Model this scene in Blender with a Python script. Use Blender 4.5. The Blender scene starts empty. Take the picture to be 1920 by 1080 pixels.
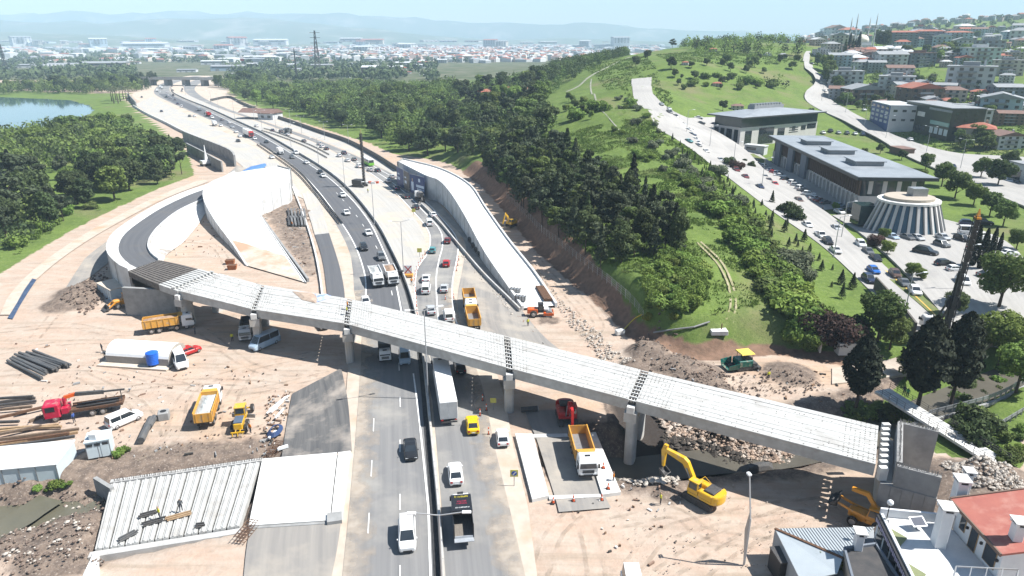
import bpy,math,random
import numpy as np
from mathutils import Vector,Matrix
V3=Vector
R=math.radians
S=bpy.context.scene
CAM_H,TILT,FPX=53.0,R(20),1280.0
cam=bpy.data.objects.new("camera",bpy.data.cameras.new("camera"))
S.collection.objects.link(cam); S.camera=cam
cam.location=(0,0,CAM_H); cam.rotation_euler=(R(90) - TILT,0,0)
cam.data.sensor_width=36; cam.data.lens=24.0
cam.data.clip_start=0.5; cam.data.clip_end=60000
SUN_EL,SUN_AZ=R(53),R(-3)
w=bpy.data.worlds.new("World"); S.world=w; w.use_nodes=True
nt=w.node_tree
sky=nt.nodes.new("ShaderNodeTexSky"); sky.sky_type='NISHITA'; sky.sun_disc=False
sky.sun_elevation=SUN_EL; sky.sun_rotation=R(90) - SUN_AZ
sky.air_density=1.2; sky.dust_density=0.3; sky.ozone_density=2.0; sky.altitude=50
nt.links.new(sky.outputs[0],nt.nodes["Background"].inputs[0])
nt.nodes["Background"].inputs[1].default_value=0.058
sd=bpy.data.lights.new("sun", 'SUN'); sd.energy=5.0; sd.angle=R(0.5); sd.color=(1.0,0.975,0.93)
sun=bpy.data.objects.new("sun",sd); S.collection.objects.link(sun)
sv=V3((math.cos(SUN_EL) * math.cos(SUN_AZ),math.cos(SUN_EL) * math.sin(SUN_AZ),math.sin(SUN_EL)))
sun.rotation_euler=sv.to_track_quat('Z', 'Y').to_euler(); sun.location=sv * 300
S.view_settings.view_transform='Standard'; S.view_settings.look='None'
S.view_settings.exposure=1.08; S.view_settings.gamma=1.0; S.view_settings.use_curve_mapping=False
S.cycles.max_bounces=5; S.cycles.diffuse_bounces=2; S.cycles.glossy_bounces=2
S.cycles.transmission_bounces=2; S.cycles.transparent_max_bounces=6; S.cycles.volume_bounces=1
COL=S.collection
rng=random.Random(7)
nrg=np.random.default_rng(5)
CT,ST=math.cos(TILT),math.sin(TILT)
def P(px,py,z=0.0):
 u=(px - 960) / FPX; v=(540 - py) / FPX
 dy=CT + v * ST; dz=-ST + v * CT
 t=(z - CAM_H) / dz
 return V3((u * t,dy * t,z))
def D(px,d,z):
 t=d / (CT + math.tan(TILT) * ST)
 return V3(((px - 960) / FPX * t,d,z))
def PL(lst,z=0.0):
 return [P(a[0],a[1],a[2] if len(a) > 2 else z) for a in lst]
def spl(pts,n):
 p=[Vector(q) for q in pts]
 if len(p) == 2:
  return [p[0].lerp(p[1],i / (n - 1)) for i in range(n)]
 q=[2 * p[0] - p[1]] + p + [2 * p[-1] - p[-2]]
 out=[]
 for i in range(1,len(q) - 2):
  for k in range(12):
   t=k / 12
   a,b,c,d=q[i - 1],q[i],q[i + 1],q[i + 2]
   out.append(0.5 * (2 * b + (c - a) * t + (2 * a - 5 * b + 4 * c - d) * t * t + (3 * b - a - 3 * c + d) * t ** 3))
 out.append(p[-1])
 L=[0.0]
 for a,b in zip(out,out[1:]): L.append(L[-1] + (b - a).length)
 res=[]; j=0
 for i in range(n):
  s=L[-1] * i / (n - 1)
  while j < len(L) - 2 and L[j + 1] < s: j += 1
  f=(s - L[j]) / max(1e-9,L[j + 1] - L[j])
  res.append(out[j].lerp(out[j + 1],min(1,max(0,f))))
 return res
def plen(p): return sum((b - a).length for a,b in zip(p,p[1:]))
def tag(o,label=None,cat=None,group=None,kind=None):
 if label: o['label']=label
 if cat: o['category']=cat
 if group: o['group']=group
 if kind: o['kind']=kind
 return o
def empty(name,loc=(0,0,0),rz=0.0):
 o=bpy.data.objects.new(name,None); COL.objects.link(o)
 o.location=loc; o.rotation_euler=(0,0,rz); o.empty_display_size=0.5
 return o
def thing(name,label,cat,loc=(0,0,0),rz=0.0,group=None):
 return tag(empty(name,loc,rz),label,cat,group)
def kids(root):
 return list(root.children)
def dup(root,loc=None,rz=None,label=None,group=None,scale=None,mats=None,parent=None):
 """copy a thing with copies of its parts; mats: {slot material name: material} swapped per object"""
 c=root.copy(); COL.objects.link(c); c.parent=parent
 if loc is not None: c.location=loc
 if rz is not None: c.rotation_euler=(0,0,rz)
 if scale is not None: c.scale=(scale,) * 3 if not hasattr(scale, '__len__') else scale
 if label: c['label']=label
 if group: c['group']=group
 if mats: swap(c,mats)
 for k in (TREE[root] if root in TREE else root.children):
  dup(k,mats=mats,parent=c)
 return c
TREE={}
def freeze(root):
 TREE[root]=list(root.children)
 for k in TREE[root]: freeze(k)
 return root
def swap(o,mats):
 if o.type != 'MESH': return
 for i,ms in enumerate(o.material_slots):
  m=o.data.materials[i]
  if m and m.name in mats:
   ms.link='OBJECT'; ms.material=mats[m.name]
class MB:
 """collects geometry for ONE mesh object"""
 def __init__(s): s.v=[]; s.f=[]; s.m=[]; s.uv=None
 def add(s,vs,fs,mi=0):
  o=len(s.v); s.v += [tuple(x) for x in vs]
  s.f += [tuple(i + o for i in f) for f in fs]; s.m += [mi] * len(fs)
  return s
 def box(s,x0,x1,y0,y1,z0,z1,mi=0,M=None):
  vs=[Vector(p) for p in ((x0,y0,z0),(x1,y0,z0),(x1,y1,z0),(x0,y1,z0),(x0,y0,z1),(x1,y0,z1),(x1,y1,z1),(x0,y1,z1))]
  if M is not None: vs=[M @ p for p in vs]
  return s.add(vs,[(3,2,1,0),(4,5,6,7),(0,1,5,4),(1,2,6,5),(2,3,7,6),(3,0,4,7)],mi)
 def cbox(s,x0,x1,y0,y1,z0,z1,c=0.05,mi=0):
  a=[(x0 + c,y0),(x1 - c,y0),(x1,y0 + c),(x1,y1 - c),(x1 - c,y1),(x0 + c,y1),(x0,y1 - c),(x0,y0 + c)]
  cx,cy=(x0 + x1) / 2,(y0 + y1) / 2
  def ins(p,k): return (p[0] + (k if p[0] < cx else -k),p[1] + (k if p[1] < cy else -k))
  return s.loft([[(p[0],p[1],z0) for p in a],[(p[0],p[1],z1 - c) for p in a],[ins(p,c) + (z1,) for p in a]],mi=mi)
 def prism(s,poly,z0,z1,mi=0):
  n=len(poly); ar=sum(poly[i][0] * poly[(i + 1) % n][1] - poly[(i + 1) % n][0] * poly[i][1] for i in range(n))
  if ar < 0: poly=poly[::-1]
  g=(lambda z,p: z if not callable(z) else z(p))
  vs=[(p[0],p[1],g(z0,p)) for p in poly] + [(p[0],p[1],g(z1,p)) for p in poly]
  return s.add(vs,[tuple(range(n - 1,-1,-1)),tuple(range(n,2 * n))] + [(i,(i + 1) % n,n + (i + 1) % n,n + i) for i in range(n)],mi)
 def xprism(s,prof,y0,y1,mi=0):
  n=len(prof)
  vs=[(p[0],y0,p[1]) for p in prof] + [(p[0],y1,p[1]) for p in prof]
  return s.add(vs,[tuple(range(n)),tuple(range(2 * n - 1,n - 1,-1))] + [(i,n + i,n + (i + 1) % n,(i + 1) % n) for i in range(n)],mi)
 def cyl(s,p,q,r0,r1=None,n=10,mi=0,caps=True):
  p=Vector(p); q=Vector(q); r1=r0 if r1 is None else r1
  d=(q - p);
  if d.length < 1e-6: return s
  d.normalize(); a=d.orthogonal().normalized(); b=d.cross(a)
  vs=[]
  for c,r in ((p,r0),(q,r1)):
   for i in range(n):
    t=2 * math.pi * i / n
    vs.append(c + a * math.cos(t) * r + b * math.sin(t) * r)
  fs=[(i,(i + 1) % n,n + (i + 1) % n,n + i) for i in range(n)]
  if caps: fs += [tuple(range(n - 1,-1,-1)),tuple(range(n,2 * n))]
  return s.add(vs,fs,mi)
 def tube(s,path,r,n=6,mi=0):
  for a,b in zip(path,path[1:]): s.cyl(a,b,r,r,n,mi)
  return s
 def bar(s,p,q,wd,ht,mi=0):
  p=Vector(p); q=Vector(q); d=(q - p)
  if d.length < 1e-6: return s
  d.normalize(); up=V3((0,0,1))
  if abs(d.z) > 0.98: up=V3((0,1,0))
  a=d.cross(up).normalized() * wd / 2; b=a.cross(d).normalized() * ht / 2
  vs=[c + i * a + j * b for c in (p,q) for i,j in ((-1,-1),(1,-1),(1,1),(-1,1))]
  return s.add(vs,[(0,1,2,3),(7,6,5,4),(0,4,5,1),(1,5,6,2),(2,6,7,3),(3,7,4,0)],mi)
 def loft(s,rings,mi=0,closed=True,caps=True):
  n=len(rings[0]); vs=[p for r in rings for p in r]; fs=[]
  for k in range(len(rings) - 1):
   for i in range(n if closed else n - 1):
    fs.append((k * n + i,k * n + (i + 1) % n,(k + 1) * n + (i + 1) % n,(k + 1) * n + i))
  if caps and closed:
   fs += [tuple(range(n - 1,-1,-1)),tuple(range((len(rings) - 1) * n,len(rings) * n))]
  return s.add(vs,fs,mi)
 def strip(s,L,Rr,mi=0):
  n=len(L); vs=[]
  for a,b in zip(L,Rr): vs += [a,b]
  if s.uv is None: s.uv=[]
  d=0.0; prev=None; o=[]
  for a,b in zip(L,Rr):
   c=(Vector(a) + Vector(b)) / 2
   if prev is not None: d += (c - prev).length
   prev=c; wd=(Vector(a) - Vector(b)).length
   o.append((d,wd))
  s.add(vs,[(2 * i,2 * i + 1,2 * i + 3,2 * i + 2) for i in range(n - 1)],mi)
  for i in range(n - 1):
   s.uv += [(0,o[i][0]),(o[i][1],o[i][0]),(o[i + 1][1],o[i + 1][0]),(0,o[i + 1][0])]
  return s
 def quad(s,a,b,c,d,mi=0): return s.add([a,b,c,d],[(0,1,2,3)],mi)
 def build(s,name,mats,parent=None,loc=None,rz=None,smooth=False):
  me=bpy.data.meshes.new(name); me.from_pydata(s.v,[],s.f)
  if not isinstance(mats,(list,tuple)): mats=[mats]
  for m in mats: me.materials.append(m)
  if len(mats) > 1: me.polygons.foreach_set('material_index',s.m)
  if s.uv and len(s.uv) == len(me.loops):
   u=me.uv_layers.new(name='uv'); u.data.foreach_set('uv',np.array(s.uv,dtype=np.float32).ravel())
  if smooth: me.polygons.foreach_set('use_smooth',[True] * len(me.polygons))
  me.update()
  o=bpy.data.objects.new(name,me); COL.objects.link(o)
  if parent: o.parent=parent
  if loc is not None: o.location=loc
  if rz is not None: o.rotation_euler=(0,0,rz)
  return o
def share(name,me_obj,parent,loc,rz=0.0,scale=None):
 o=bpy.data.objects.new(name,me_obj.data); COL.objects.link(o); o.parent=parent
 o.location=loc; o.rotation_euler=(0,0,rz)
 if scale: o.scale=scale
 return o
MATS={}
def mat(name,c1,c2=None,rough=0.8,scale=3.0,spec=0.3,metal=0.0,bump=0.0,stretch=None,detail=5.0,c3=None,s3=0.3,t3=0.6,world=False,rand=0.0,uv=False,trans=0.0,emit=None):
 if name in MATS: return MATS[name]
 m=bpy.data.materials.new(name); m.use_nodes=True; MATS[name]=m
 n=m.node_tree.nodes; l=m.node_tree.links; b=n["Principled BSDF"]
 b.inputs["Roughness"].default_value=rough; b.inputs["Metallic"].default_value=metal
 b.inputs["Specular IOR Level"].default_value=spec
 C=lambda c: tuple(c) + (1,) if not isinstance(c,(int,float)) else (c,c,c,1)
 if emit: b.inputs["Emission Color"].default_value=C(emit); b.inputs["Emission Strength"].default_value=1
 if c2 is None: c2=tuple(x * 0.82 for x in (c1 if not isinstance(c1,(int,float)) else (c1,) * 3))
 if world: vec=n.new("ShaderNodeNewGeometry").outputs["Position"]
 else: vec=n.new("ShaderNodeTexCoord").outputs["UV" if uv else "Object"]
 if stretch:
  mp=n.new("ShaderNodeMapping"); mp.inputs["Scale"].default_value=stretch
  l.new(vec,mp.inputs[0]); vec2=mp.outputs[0]
 else: vec2=vec
 t=n.new("ShaderNodeTexNoise"); t.inputs["Scale"].default_value=scale; t.inputs["Detail"].default_value=detail; t.inputs["Roughness"].default_value=0.62
 l.new(vec2,t.inputs["Vector"])
 r=n.new("ShaderNodeMapRange"); r.inputs[1].default_value=0.33; r.inputs[2].default_value=0.67
 l.new(t.outputs[0],r.inputs[0])
 mx=n.new("ShaderNodeMix"); mx.data_type='RGBA'
 mx.inputs[6].default_value=C(c1); mx.inputs[7].default_value=C(c2)
 l.new(r.outputs[0],mx.inputs[0]); out=mx.outputs[2]
 if c3 is not None:
  t3n=n.new("ShaderNodeTexNoise"); t3n.inputs["Scale"].default_value=s3; t3n.inputs["Detail"].default_value=6; t3n.inputs["Roughness"].default_value=0.6
  l.new(vec,t3n.inputs["Vector"])
  r3=n.new("ShaderNodeMapRange"); r3.inputs[1].default_value=t3 - 0.09; r3.inputs[2].default_value=t3 + 0.09
  l.new(t3n.outputs[0],r3.inputs[0])
  m3=n.new("ShaderNodeMix"); m3.data_type='RGBA'; m3.inputs[7].default_value=C(c3)
  l.new(out,m3.inputs[6]); l.new(r3.outputs[0],m3.inputs[0]); out=m3.outputs[2]
 if rand:
  oi=n.new("ShaderNodeObjectInfo"); h=n.new("ShaderNodeHueSaturation")
  a=n.new("ShaderNodeMapRange"); a.inputs[3].default_value=1 - rand; a.inputs[4].default_value=1 + rand
  l.new(oi.outputs["Random"],a.inputs[0]); l.new(a.outputs[0],h.inputs["Value"])
  a2=n.new("ShaderNodeMapRange"); a2.inputs[3].default_value=0.5 - rand * 0.06; a2.inputs[4].default_value=0.5 + rand * 0.04
  mu=n.new("ShaderNodeMath"); mu.operation='MULTIPLY'; mu.inputs[1].default_value=7.31
  fr=n.new("ShaderNodeMath"); fr.operation='FRACT'
  l.new(oi.outputs["Random"],mu.inputs[0]); l.new(mu.outputs[0],fr.inputs[0]); l.new(fr.outputs[0],a2.inputs[0]); l.new(a2.outputs[0],h.inputs["Hue"])
  l.new(out,h.inputs["Color"]); out=h.outputs[0]
 l.new(out,b.inputs["Base Color"])
 if bump:
  bp=n.new("ShaderNodeBump"); bp.inputs["Strength"].default_value=0.6; bp.inputs["Distance"].default_value=bump
  l.new(t.outputs[0],bp.inputs["Height"]); l.new(bp.outputs[0],b.inputs["Normal"])
 if trans:
  tr=n.new("ShaderNodeBsdfTranslucent"); ms=n.new("ShaderNodeMixShader"); ms.inputs[0].default_value=trans
  l.new(out,tr.inputs[0]); l.new(b.outputs[0],ms.inputs[1]); l.new(tr.outputs[0],ms.inputs[2])
  l.new(ms.outputs[0],n["Material Output"].inputs[0])
 return m
def nmesh(name,co,k=4):
 m=co.size // (3 * k); me=bpy.data.meshes.new(name); me.vertices.add(m * k); me.vertices.foreach_set('co',co.astype(np.float32).ravel()); me.loops.add(m * k); me.loops.foreach_set('vertex_index',np.arange(m * k,dtype=np.int32)); me.polygons.add(m); me.polygons.foreach_set('loop_start',np.arange(0,m * k,k,dtype=np.int32)); me.update(calc_edges=True); return me
def mstuff(name,me,m):
 me.materials.append(m); o=bpy.data.objects.new(name,me); COL.objects.link(o); return tag(o,kind='stuff')
def paint(name,c,rough=0.35,spec=0.5,metal=0.0,dusty=0):
 if name in MATS: return MATS[name]
 return mat(name,c,tuple(x * 0.9 for x in c),rough=rough,spec=spec,metal=metal,scale=1.3,c3=(.36,.29,.22) if dusty else None,s3=1.1,t3=.63)
concrete=mat("concrete",(0.46,0.455,0.44),(0.34,0.335,0.325),0.9,0.7,0.2,c3=(0.40,0.36,0.31),s3=0.12,t3=0.58)
concrete_white=mat("concrete_white",(0.66,0.655,0.63),(0.52,0.51,0.49),0.9,0.6,0.2,c3=(0.46,0.42,0.37),s3=0.10,t3=0.64)
concrete_grey=mat("concrete_grey",(0.30,0.30,0.295),(0.22,0.22,0.215),0.9,0.8,0.2)
concrete_stain=mat("concrete_stain",(0.155,0.14,0.125),(0.09,0.08,0.075),0.9,1.2,0.2)
steel=mat("steel_grey",(0.33,0.34,0.35),(0.26,0.27,0.28),0.45,2.0,0.5,0.5)
rust=mat("rusty_steel",(0.16,0.085,0.05),(0.08,0.05,0.035),0.85,3.0,0.2)
dark_steel=mat("dark_steel",(0.045,0.045,0.048),(0.075,0.07,0.065),0.6,2.0,0.4)
rubber=mat("rubber",(0.025,0.025,0.026),(0.05,0.047,0.043),0.85,4.0,0.2,c3=(.20,.165,.13),s3=2.0,t3=.6)
glass=mat("glass_dark",(0.018,0.024,0.03),(0.03,0.036,0.042),0.06,0.4,0.8)
glass_blue=mat("glass_blue",(0.03,0.07,0.10),(0.05,0.10,0.13),0.08,0.3,0.8)
white_paint=paint("white_paint",(0.78,0.78,0.77))
wood=mat("wood",(0.36,0.25,0.15),(0.25,0.17,0.10),0.8,3.0,0.2)
lamp_glass=mat("lamp_glass",(0.75,0.77,0.78),None,0.15,2,0.6)
tail_red=mat("tail_red",(0.42,0.02,0.02),None,0.25,2,0.5)
CTRL=[P(*a) for a in [
 (0,1079,0),(480,1079,0),(960,1079,0),(1400,1079,0),(1919,1079,0),(0,700,0),(400,700,0),(800,700,0),(1100,700,0),(0,400,0),(300,400,0),
 (500,400,0),(700,330,0),(800,305,0),(0,200,0),(300,160,0),(0,120,0),(300,120,0),(600,120,0),(850,120,0),(0,92,0),(500,92,0),(900,95,0),
 (1650,720,1),(1900,700,1),(1900,620,2),(1760,620,2),(1650,520,2),(1560,440,2.5),(1500,390,3),(1400,310,4),(1330,270,8),(1280,240,14),(1240,212,22),(1200,160,29),
 (1900,500,3),(1900,420,3),(1700,440,3),
 (1190,585,6),(1120,540,5.5),(1040,460,5),(960,380,5),(1250,600,5.5),(1400,620,4.5),(1300,500,8),(1340,400,9.5),(1250,340,12),(1450,450,6),(1520,560,3.5),(1600,620,2.5),
 (1100,330,9),(1000,300,8),(1200,270,15),(1130,200,21),(1170,170,25),(1050,170,19),(1180,112,37),(1100,150,26),(970,185,12),(900,190,9),(820,230,5),(720,220,2),(640,200,1),(820,170,4),
 (1440,330,4),(1345,270,7),(1500,250,7),(1620,330,4),(1400,200,15),(1300,190,19),(1450,150,26),(1500,115,37),(1300,120,37),(1540,190,14),(1570,230,9),
 (1650,250,6),(1750,290,4),(1900,340,3),(1850,250,9),(1700,200,14),(1620,190,13),(1570,140,25),(1800,150,25),(1900,190,17)]]
CTRL += [D(*a) for a in [(1300,720,47),(1450,740,50),(1520,660,43),(1610,850,50),(1740,820,43),(1900,820,50),(1200,1000,30),
 (1840,1700,98),(1700,1700,84),(1600,1700,68),(1500,1700,40),(1920,1700,98),(2200,1500,90),(1300,2000,8),(1180,2200,0),(1000,1000,8),(880,1000,0),(1100,1400,8),
 (1850,3500,60),(1500,3500,0),(2300,500,30),(2300,300,8),(2300,150,4),(2600,1000,70),(-700,400,0),(-900,1200,0),(-500,3500,0)]]
CTRL += [Vector(a) for a in [(-9000,9000,0),(0,9000,0),(5000,9000,0),(200,-150,0),(-200,-150,0),(400,100,3),(-9000,0,0),(9000,1000,60)]]
_c=np.array([[p.x,p.y] for p in CTRL]); _z=np.array([p.z for p in CTRL])
_ph=lambda r2: np.sqrt(r2 + 12.0 ** 2)
_A=_ph(((_c[:,None] - _c[None]) ** 2).sum(-1)); _n=len(_c)
_A=np.block([[_A - 0 * np.eye(_n),np.ones((_n,1))],[np.ones((1,_n)),np.zeros((1,1))]])
_w=np.linalg.solve(_A,np.append(_z,0))
def W2(lst,z=0.0): return np.array([[p.x,p.y] for p in PL(lst,z)])
FLAT=np.vstack([[[-12000,-400],[500,-400],[500,60]],W2([(1919,800),(1800,720),(1690,695),(1560,672),(1440,655),(1350,668),(1290,668),(1235,655),(1185,632),(1130,575),(1075,530),(1020,480),(975,430),(935,380),(900,345),(850,310),(800,297),(735,288),(690,268),(600,240),(520,215),(450,190),(420,165)]),[[-350,1300],[-100,2600],[500,3200],[9000,6500],[9000,15000],[-12000,15000]]])
LAKE=W2([(-900,178),(0,180),(60,183),(130,186),(168,196),(178,206),(150,222),(100,240),(-900,275)])
PARK=np.vstack([[[-6000,150]],W2([(-60,540),(0,512),(120,440),(200,398),(300,352),(365,328),(352,285),(300,240),(255,205),(238,188),(236,176)]),[[-900,900],[-6000,900]]])
GIRD=W2([(150,1060),(205,915),(490,870),(455,990)])
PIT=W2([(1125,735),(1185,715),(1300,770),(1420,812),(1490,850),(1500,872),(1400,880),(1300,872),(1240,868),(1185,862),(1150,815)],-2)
def inside(poly,x,y):
 c=np.zeros(x.shape,bool); n=len(poly)
 for i in range(n):
  x1,y1=poly[i]; x2,y2=poly[(i + 1) % n]
  k=((y1 > y) != (y2 > y)) & (x < (x2 - x1) * (y - y1) / (y2 - y1 + 1e-12) + x1)
  c ^= k
 return c
def dist(poly,x,y,closed=True):
 d=np.full(x.shape,1e9); n=len(poly)
 for i in range(n if closed else n - 1):
  a=poly[i]; b=poly[(i + 1) % n]; ab=b - a
  t=np.clip(((x - a[0]) * ab[0] + (y - a[1]) * ab[1]) / (ab @ ab + 1e-12),0,1)
  d=np.minimum(d,np.hypot(x - a[0] - t * ab[0],y - a[1] - t * ab[1]))
 return d
def sm(a,b,x):
 t=np.clip((x - a) / (b - a),0,1); return t * t * (3 - 2 * t)
_perm=np.random.default_rng(11).random((256,256))
def vnoise(x,y):
 xi=np.floor(x).astype(int); yi=np.floor(y).astype(int); fx=x - xi; fy=y - yi
 fx=fx * fx * (3 - 2 * fx); fy=fy * fy * (3 - 2 * fy)
 g=lambda i,j: _perm[i & 255,j & 255]
 return (g(xi,yi) * (1 - fx) + g(xi + 1,yi) * fx) * (1 - fy) + (g(xi,yi + 1) * (1 - fx) + g(xi + 1,yi + 1) * fx) * fy
def fbm(x,y,o=4):
 s=0; a=0.5
 for k in range(o): s=s + a * vnoise(x * 2 ** k + 17 * k,y * 2 ** k + 31 * k); a *= 0.5
 return s
CREEK_R=W2([(1105,880),(1170,885),(1230,880),(1330,868),(1440,860),(1520,845),(1640,812),(1740,770),(1800,745),(1860,722),(1990,670)],-3)
CREEK_L=W2([(-120,1000),(60,972),(130,958),(200,940),(330,925),(480,915)],-2)
CREEK_S=W2([(-40,1010),(30,975),(60,955),(95,932)],-1)
MOUNDS=[(165,548,9,1.7),(130,570,7,1.2),(560,398,5,0.8),(1212,662,5,2.4),(1255,685,6,1.4),(1300,700,7,1.0),(1330,735,6,1.2),(1190,690,4,1.5),(1420,806,9,1.4),(1350,792,6,1.2),(1480,700,6,1.0),
          (1810,905,7,1.6),(1880,900,6,1.5),(1840,940,7,1.2),(120,905,7,0.6),(190,930,8,0.9),(130,1030,7,0.9),(230,1000,3,0.7),(30,900,6,0.5),(1250,915,4,0.7),(1790,960,4,0.8),(1030,600,3,0.4)]
_mw=[(P(a,b,0),r,h) for a,b,r,h in MOUNDS]
def land(x,y,fine=True):
 """height of the ground, plus how far outside the flat site a point lies"""
 x=np.atleast_1d(np.asarray(x,float)); y=np.atleast_1d(np.asarray(y,float))
 z=np.full(x.shape,_w[-1])
 for i in range(_n): z=z + _w[i] * _ph((x - _c[i,0]) ** 2 + (y - _c[i,1]) ** 2)
 near=y < 420
 z=np.where(near,z,z)
 ins=inside(FLAT,x,y); d=dist(FLAT,x,y)
 wd=np.where(y < 330,6.0,60.0)
 k=np.where(ins,0.0,sm(0,1,d / wd))
 out=z * k
 lk=inside(LAKE,x,y); out=np.where(lk,-0.4 - np.minimum(2.5,dist(LAKE,x,y) * 0.2),out)
 def carve(poly,hw,dep,o):
  dd=dist(poly,x,y,False) + (fbm(x * 0.5,y * 0.5,3) - 0.45) * 2.5
  return np.minimum(o,o * sm(hw * .5,hw * 1.8,dd) - dep * (1 - sm(hw * 0.45,hw * 1.7,dd)))
 out=carve(CREEK_R,4.2,3.6,out); out=carve(CREEK_L,3.2,2.6,out); out=carve(CREEK_S,2.0,1.7,out)
 gi=inside(GIRD,x,y); out=np.where(gi,np.minimum(out,-0.3 - 2.4 * sm(0,2.0,dist(GIRD,x,y))),out)
 pi_=inside(PIT,x,y); out=np.where(pi_,np.minimum(out,-2.3 * sm(0,3.5,dist(PIT,x,y))),out)
 for c,r,h in _mw:
  rr=np.hypot(x - c.x,(y - c.y)) / r
  out=out + h * (0.45 + 1.1 * fbm(x * 0.6,y * 0.6,3)) * (1 - sm(0.15,1.0,rr))
 return out,np.where(ins,-d,d)
def hz(x,y): return float(land(x,y)[0][0])
def G(px,py):
 u=(px - 960) / FPX; v=(540 - py) / FPX
 d=np.array([u,CT + v * ST,-ST + v * CT])
 t=np.concatenate([np.arange(55,700,1.5),np.arange(700,4000,12)])
 h,_=land(d[0] * t,d[1] * t); zz=CAM_H + d[2] * t
 k=np.argmax(zz <= h)
 if zz[k] > h[k]: k=len(t) - 1
 if k == 0: k=1
 a=(zz[k - 1] - h[k - 1]); b=(zz[k] - h[k]); f=a / (a - b) if a != b else 0
 tt=t[k - 1] + (t[k] - t[k - 1]) * min(1,max(0,f))
 return V3((d[0] * tt,d[1] * tt,CAM_H + d[2] * tt))
def axis(a,b,st,lo,hi,g):
 m=list(np.arange(a,b + 1e-6,st)); s=st; x=b; up=[]
 while x < hi: s *= g; x += s; up.append(x)
 s=st; x=a; dn=[]
 while x > lo: s *= g; x -= s; dn.append(x)
 return np.array(dn[::-1] + m + up)
XS=axis(-125,165,1.35,-9000,9500,1.055); YS=axis(48,300,1.25,-60,12500,1.035)
gx,gy=np.meshgrid(XS,YS); fx_,fy_=gx.ravel(),gy.ravel()
gz,gd=land(fx_,fy_)
lake_in=inside(LAKE,fx_,fy_); park_in=inside(PARK,fx_,fy_)
far=sm(330,420,np.hypot(fx_ * 0.6,fy_)) * (1 - 0)
siteness=(gd < 0) & ~park_in & ~lake_in
pk_d=np.where(park_in,1,-1) * dist(PARK,fx_,fy_)
wob=(fbm(fx_ * 0.3,fy_ * 0.3,3) - 0.47) * 5
STZ=W2([(1180,150),(1260,205),(1540,190),(1990,395),(1990,680),(1690,670),(1290,290)],6)
stz=inside(STZ,fx_,fy_)
grass=np.maximum(sm(-1.5,2.0,gd + wob * .5),sm(-1.5,1.5,pk_d + wob * .3)); grass=np.where(lake_in,0.6,grass)
grass=np.maximum(grass,np.where((fy_ > 1000),1.0,0.0))
cut=sm(-2.0,.5,gd + wob * .3) * (1 - sm(5.0 - 3.7 * sm(14,26,fx_),8.0 - 5.0 * sm(14,26,fx_),gd + wob * .5)) * (1 - sm(285,300,fy_)) * (1 - sm(38,46,fx_))
cut=np.maximum(cut,sm(-3,-1,gd + wob * .4) * (1 - sm(0.8,2.2,gd + wob * .4)) * (1 - sm(118,130,fy_)) * sm(26,34,fx_) * (1 - sm(56,64,fx_)))
mud=np.zeros(fx_.shape)
for pl,r in ((CREEK_R,9.0),(CREEK_L,10.0),(CREEK_S,7.0)):
 mud=np.maximum(mud,1 - sm(r * .6,r * 1.2,dist(pl,fx_,fy_,False)))
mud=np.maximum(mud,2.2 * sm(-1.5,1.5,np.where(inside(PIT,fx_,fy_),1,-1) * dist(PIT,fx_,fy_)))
for c,r,h in _mw: mud=np.maximum(mud,0.9 * (1 - sm(0.5,1.0,np.hypot(fx_ - c.x,fy_ - c.y) / r)))
mud=np.maximum(mud,.62 * sm(-2.5,2.5,np.where(inside(W2([(487,398),(545,362),(572,380),(602,520),(580,526),(532,462)]),fx_,fy_),1,-1) * dist(W2([(487,398),(545,362),(572,380),(602,520),(580,526),(532,462)]),fx_,fy_) + wob))
GREEN=[W2([(1640,740),(1700,700),(1919,690),(1919,880),(1860,872),(1760,850),(1700,770)]),W2([(1600,770),(1640,730),(1690,740),(1700,790)])]
for g_ in GREEN:
 k=inside(g_,fx_,fy_); grass=np.where(k,1.0,grass); mud=np.where(k,mud * 0.4,mud)
near_amp=1 - sm(300,700,np.hypot(fx_,fy_))
gz=gz + np.where(siteness,(fbm(fx_ * 0.35,fy_ * 0.35) - 0.5) * 0.16 - 0.14 + mud * (fbm(fx_ * .8 + 5,fy_ * .8,4) - 0.5) * 1.0,(fbm(fx_ * 0.25,fy_ * 0.25) - 0.5) * np.where(stz,0.1,0.9)) * near_amp
gz=gz + np.where(~siteness & (gd > 8) & ~lake_in & ~stz,(fbm(fx_ * 0.7,fy_ * 0.7,3) - .45) * 0.5,0) * near_amp
nx,ny=len(XS),len(YS)
me=bpy.data.meshes.new("ground")
idx=np.arange(nx * ny).reshape(ny,nx)
q=np.stack([idx[:-1,:-1],idx[:-1,1:],idx[1:,1:],idx[1:,:-1]],-1).reshape(-1,4)
me.vertices.add(nx * ny); me.vertices.foreach_set('co',np.stack([fx_,fy_,gz],1).astype(np.float32).ravel())
me.loops.add(q.size); me.loops.foreach_set('vertex_index',q.ravel().astype(np.int32))
me.polygons.add(len(q)); me.polygons.foreach_set('loop_start',np.arange(0,q.size,4,dtype=np.int32))
me.polygons.foreach_set('use_smooth',np.ones(len(q),bool))
me.update(calc_edges=True); me.validate()
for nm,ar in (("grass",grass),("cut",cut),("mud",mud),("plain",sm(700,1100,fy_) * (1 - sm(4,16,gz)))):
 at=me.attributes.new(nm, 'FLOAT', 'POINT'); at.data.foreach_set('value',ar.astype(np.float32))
ground=bpy.data.objects.new("ground",me); COL.objects.link(ground); tag(ground,kind='structure')
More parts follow.
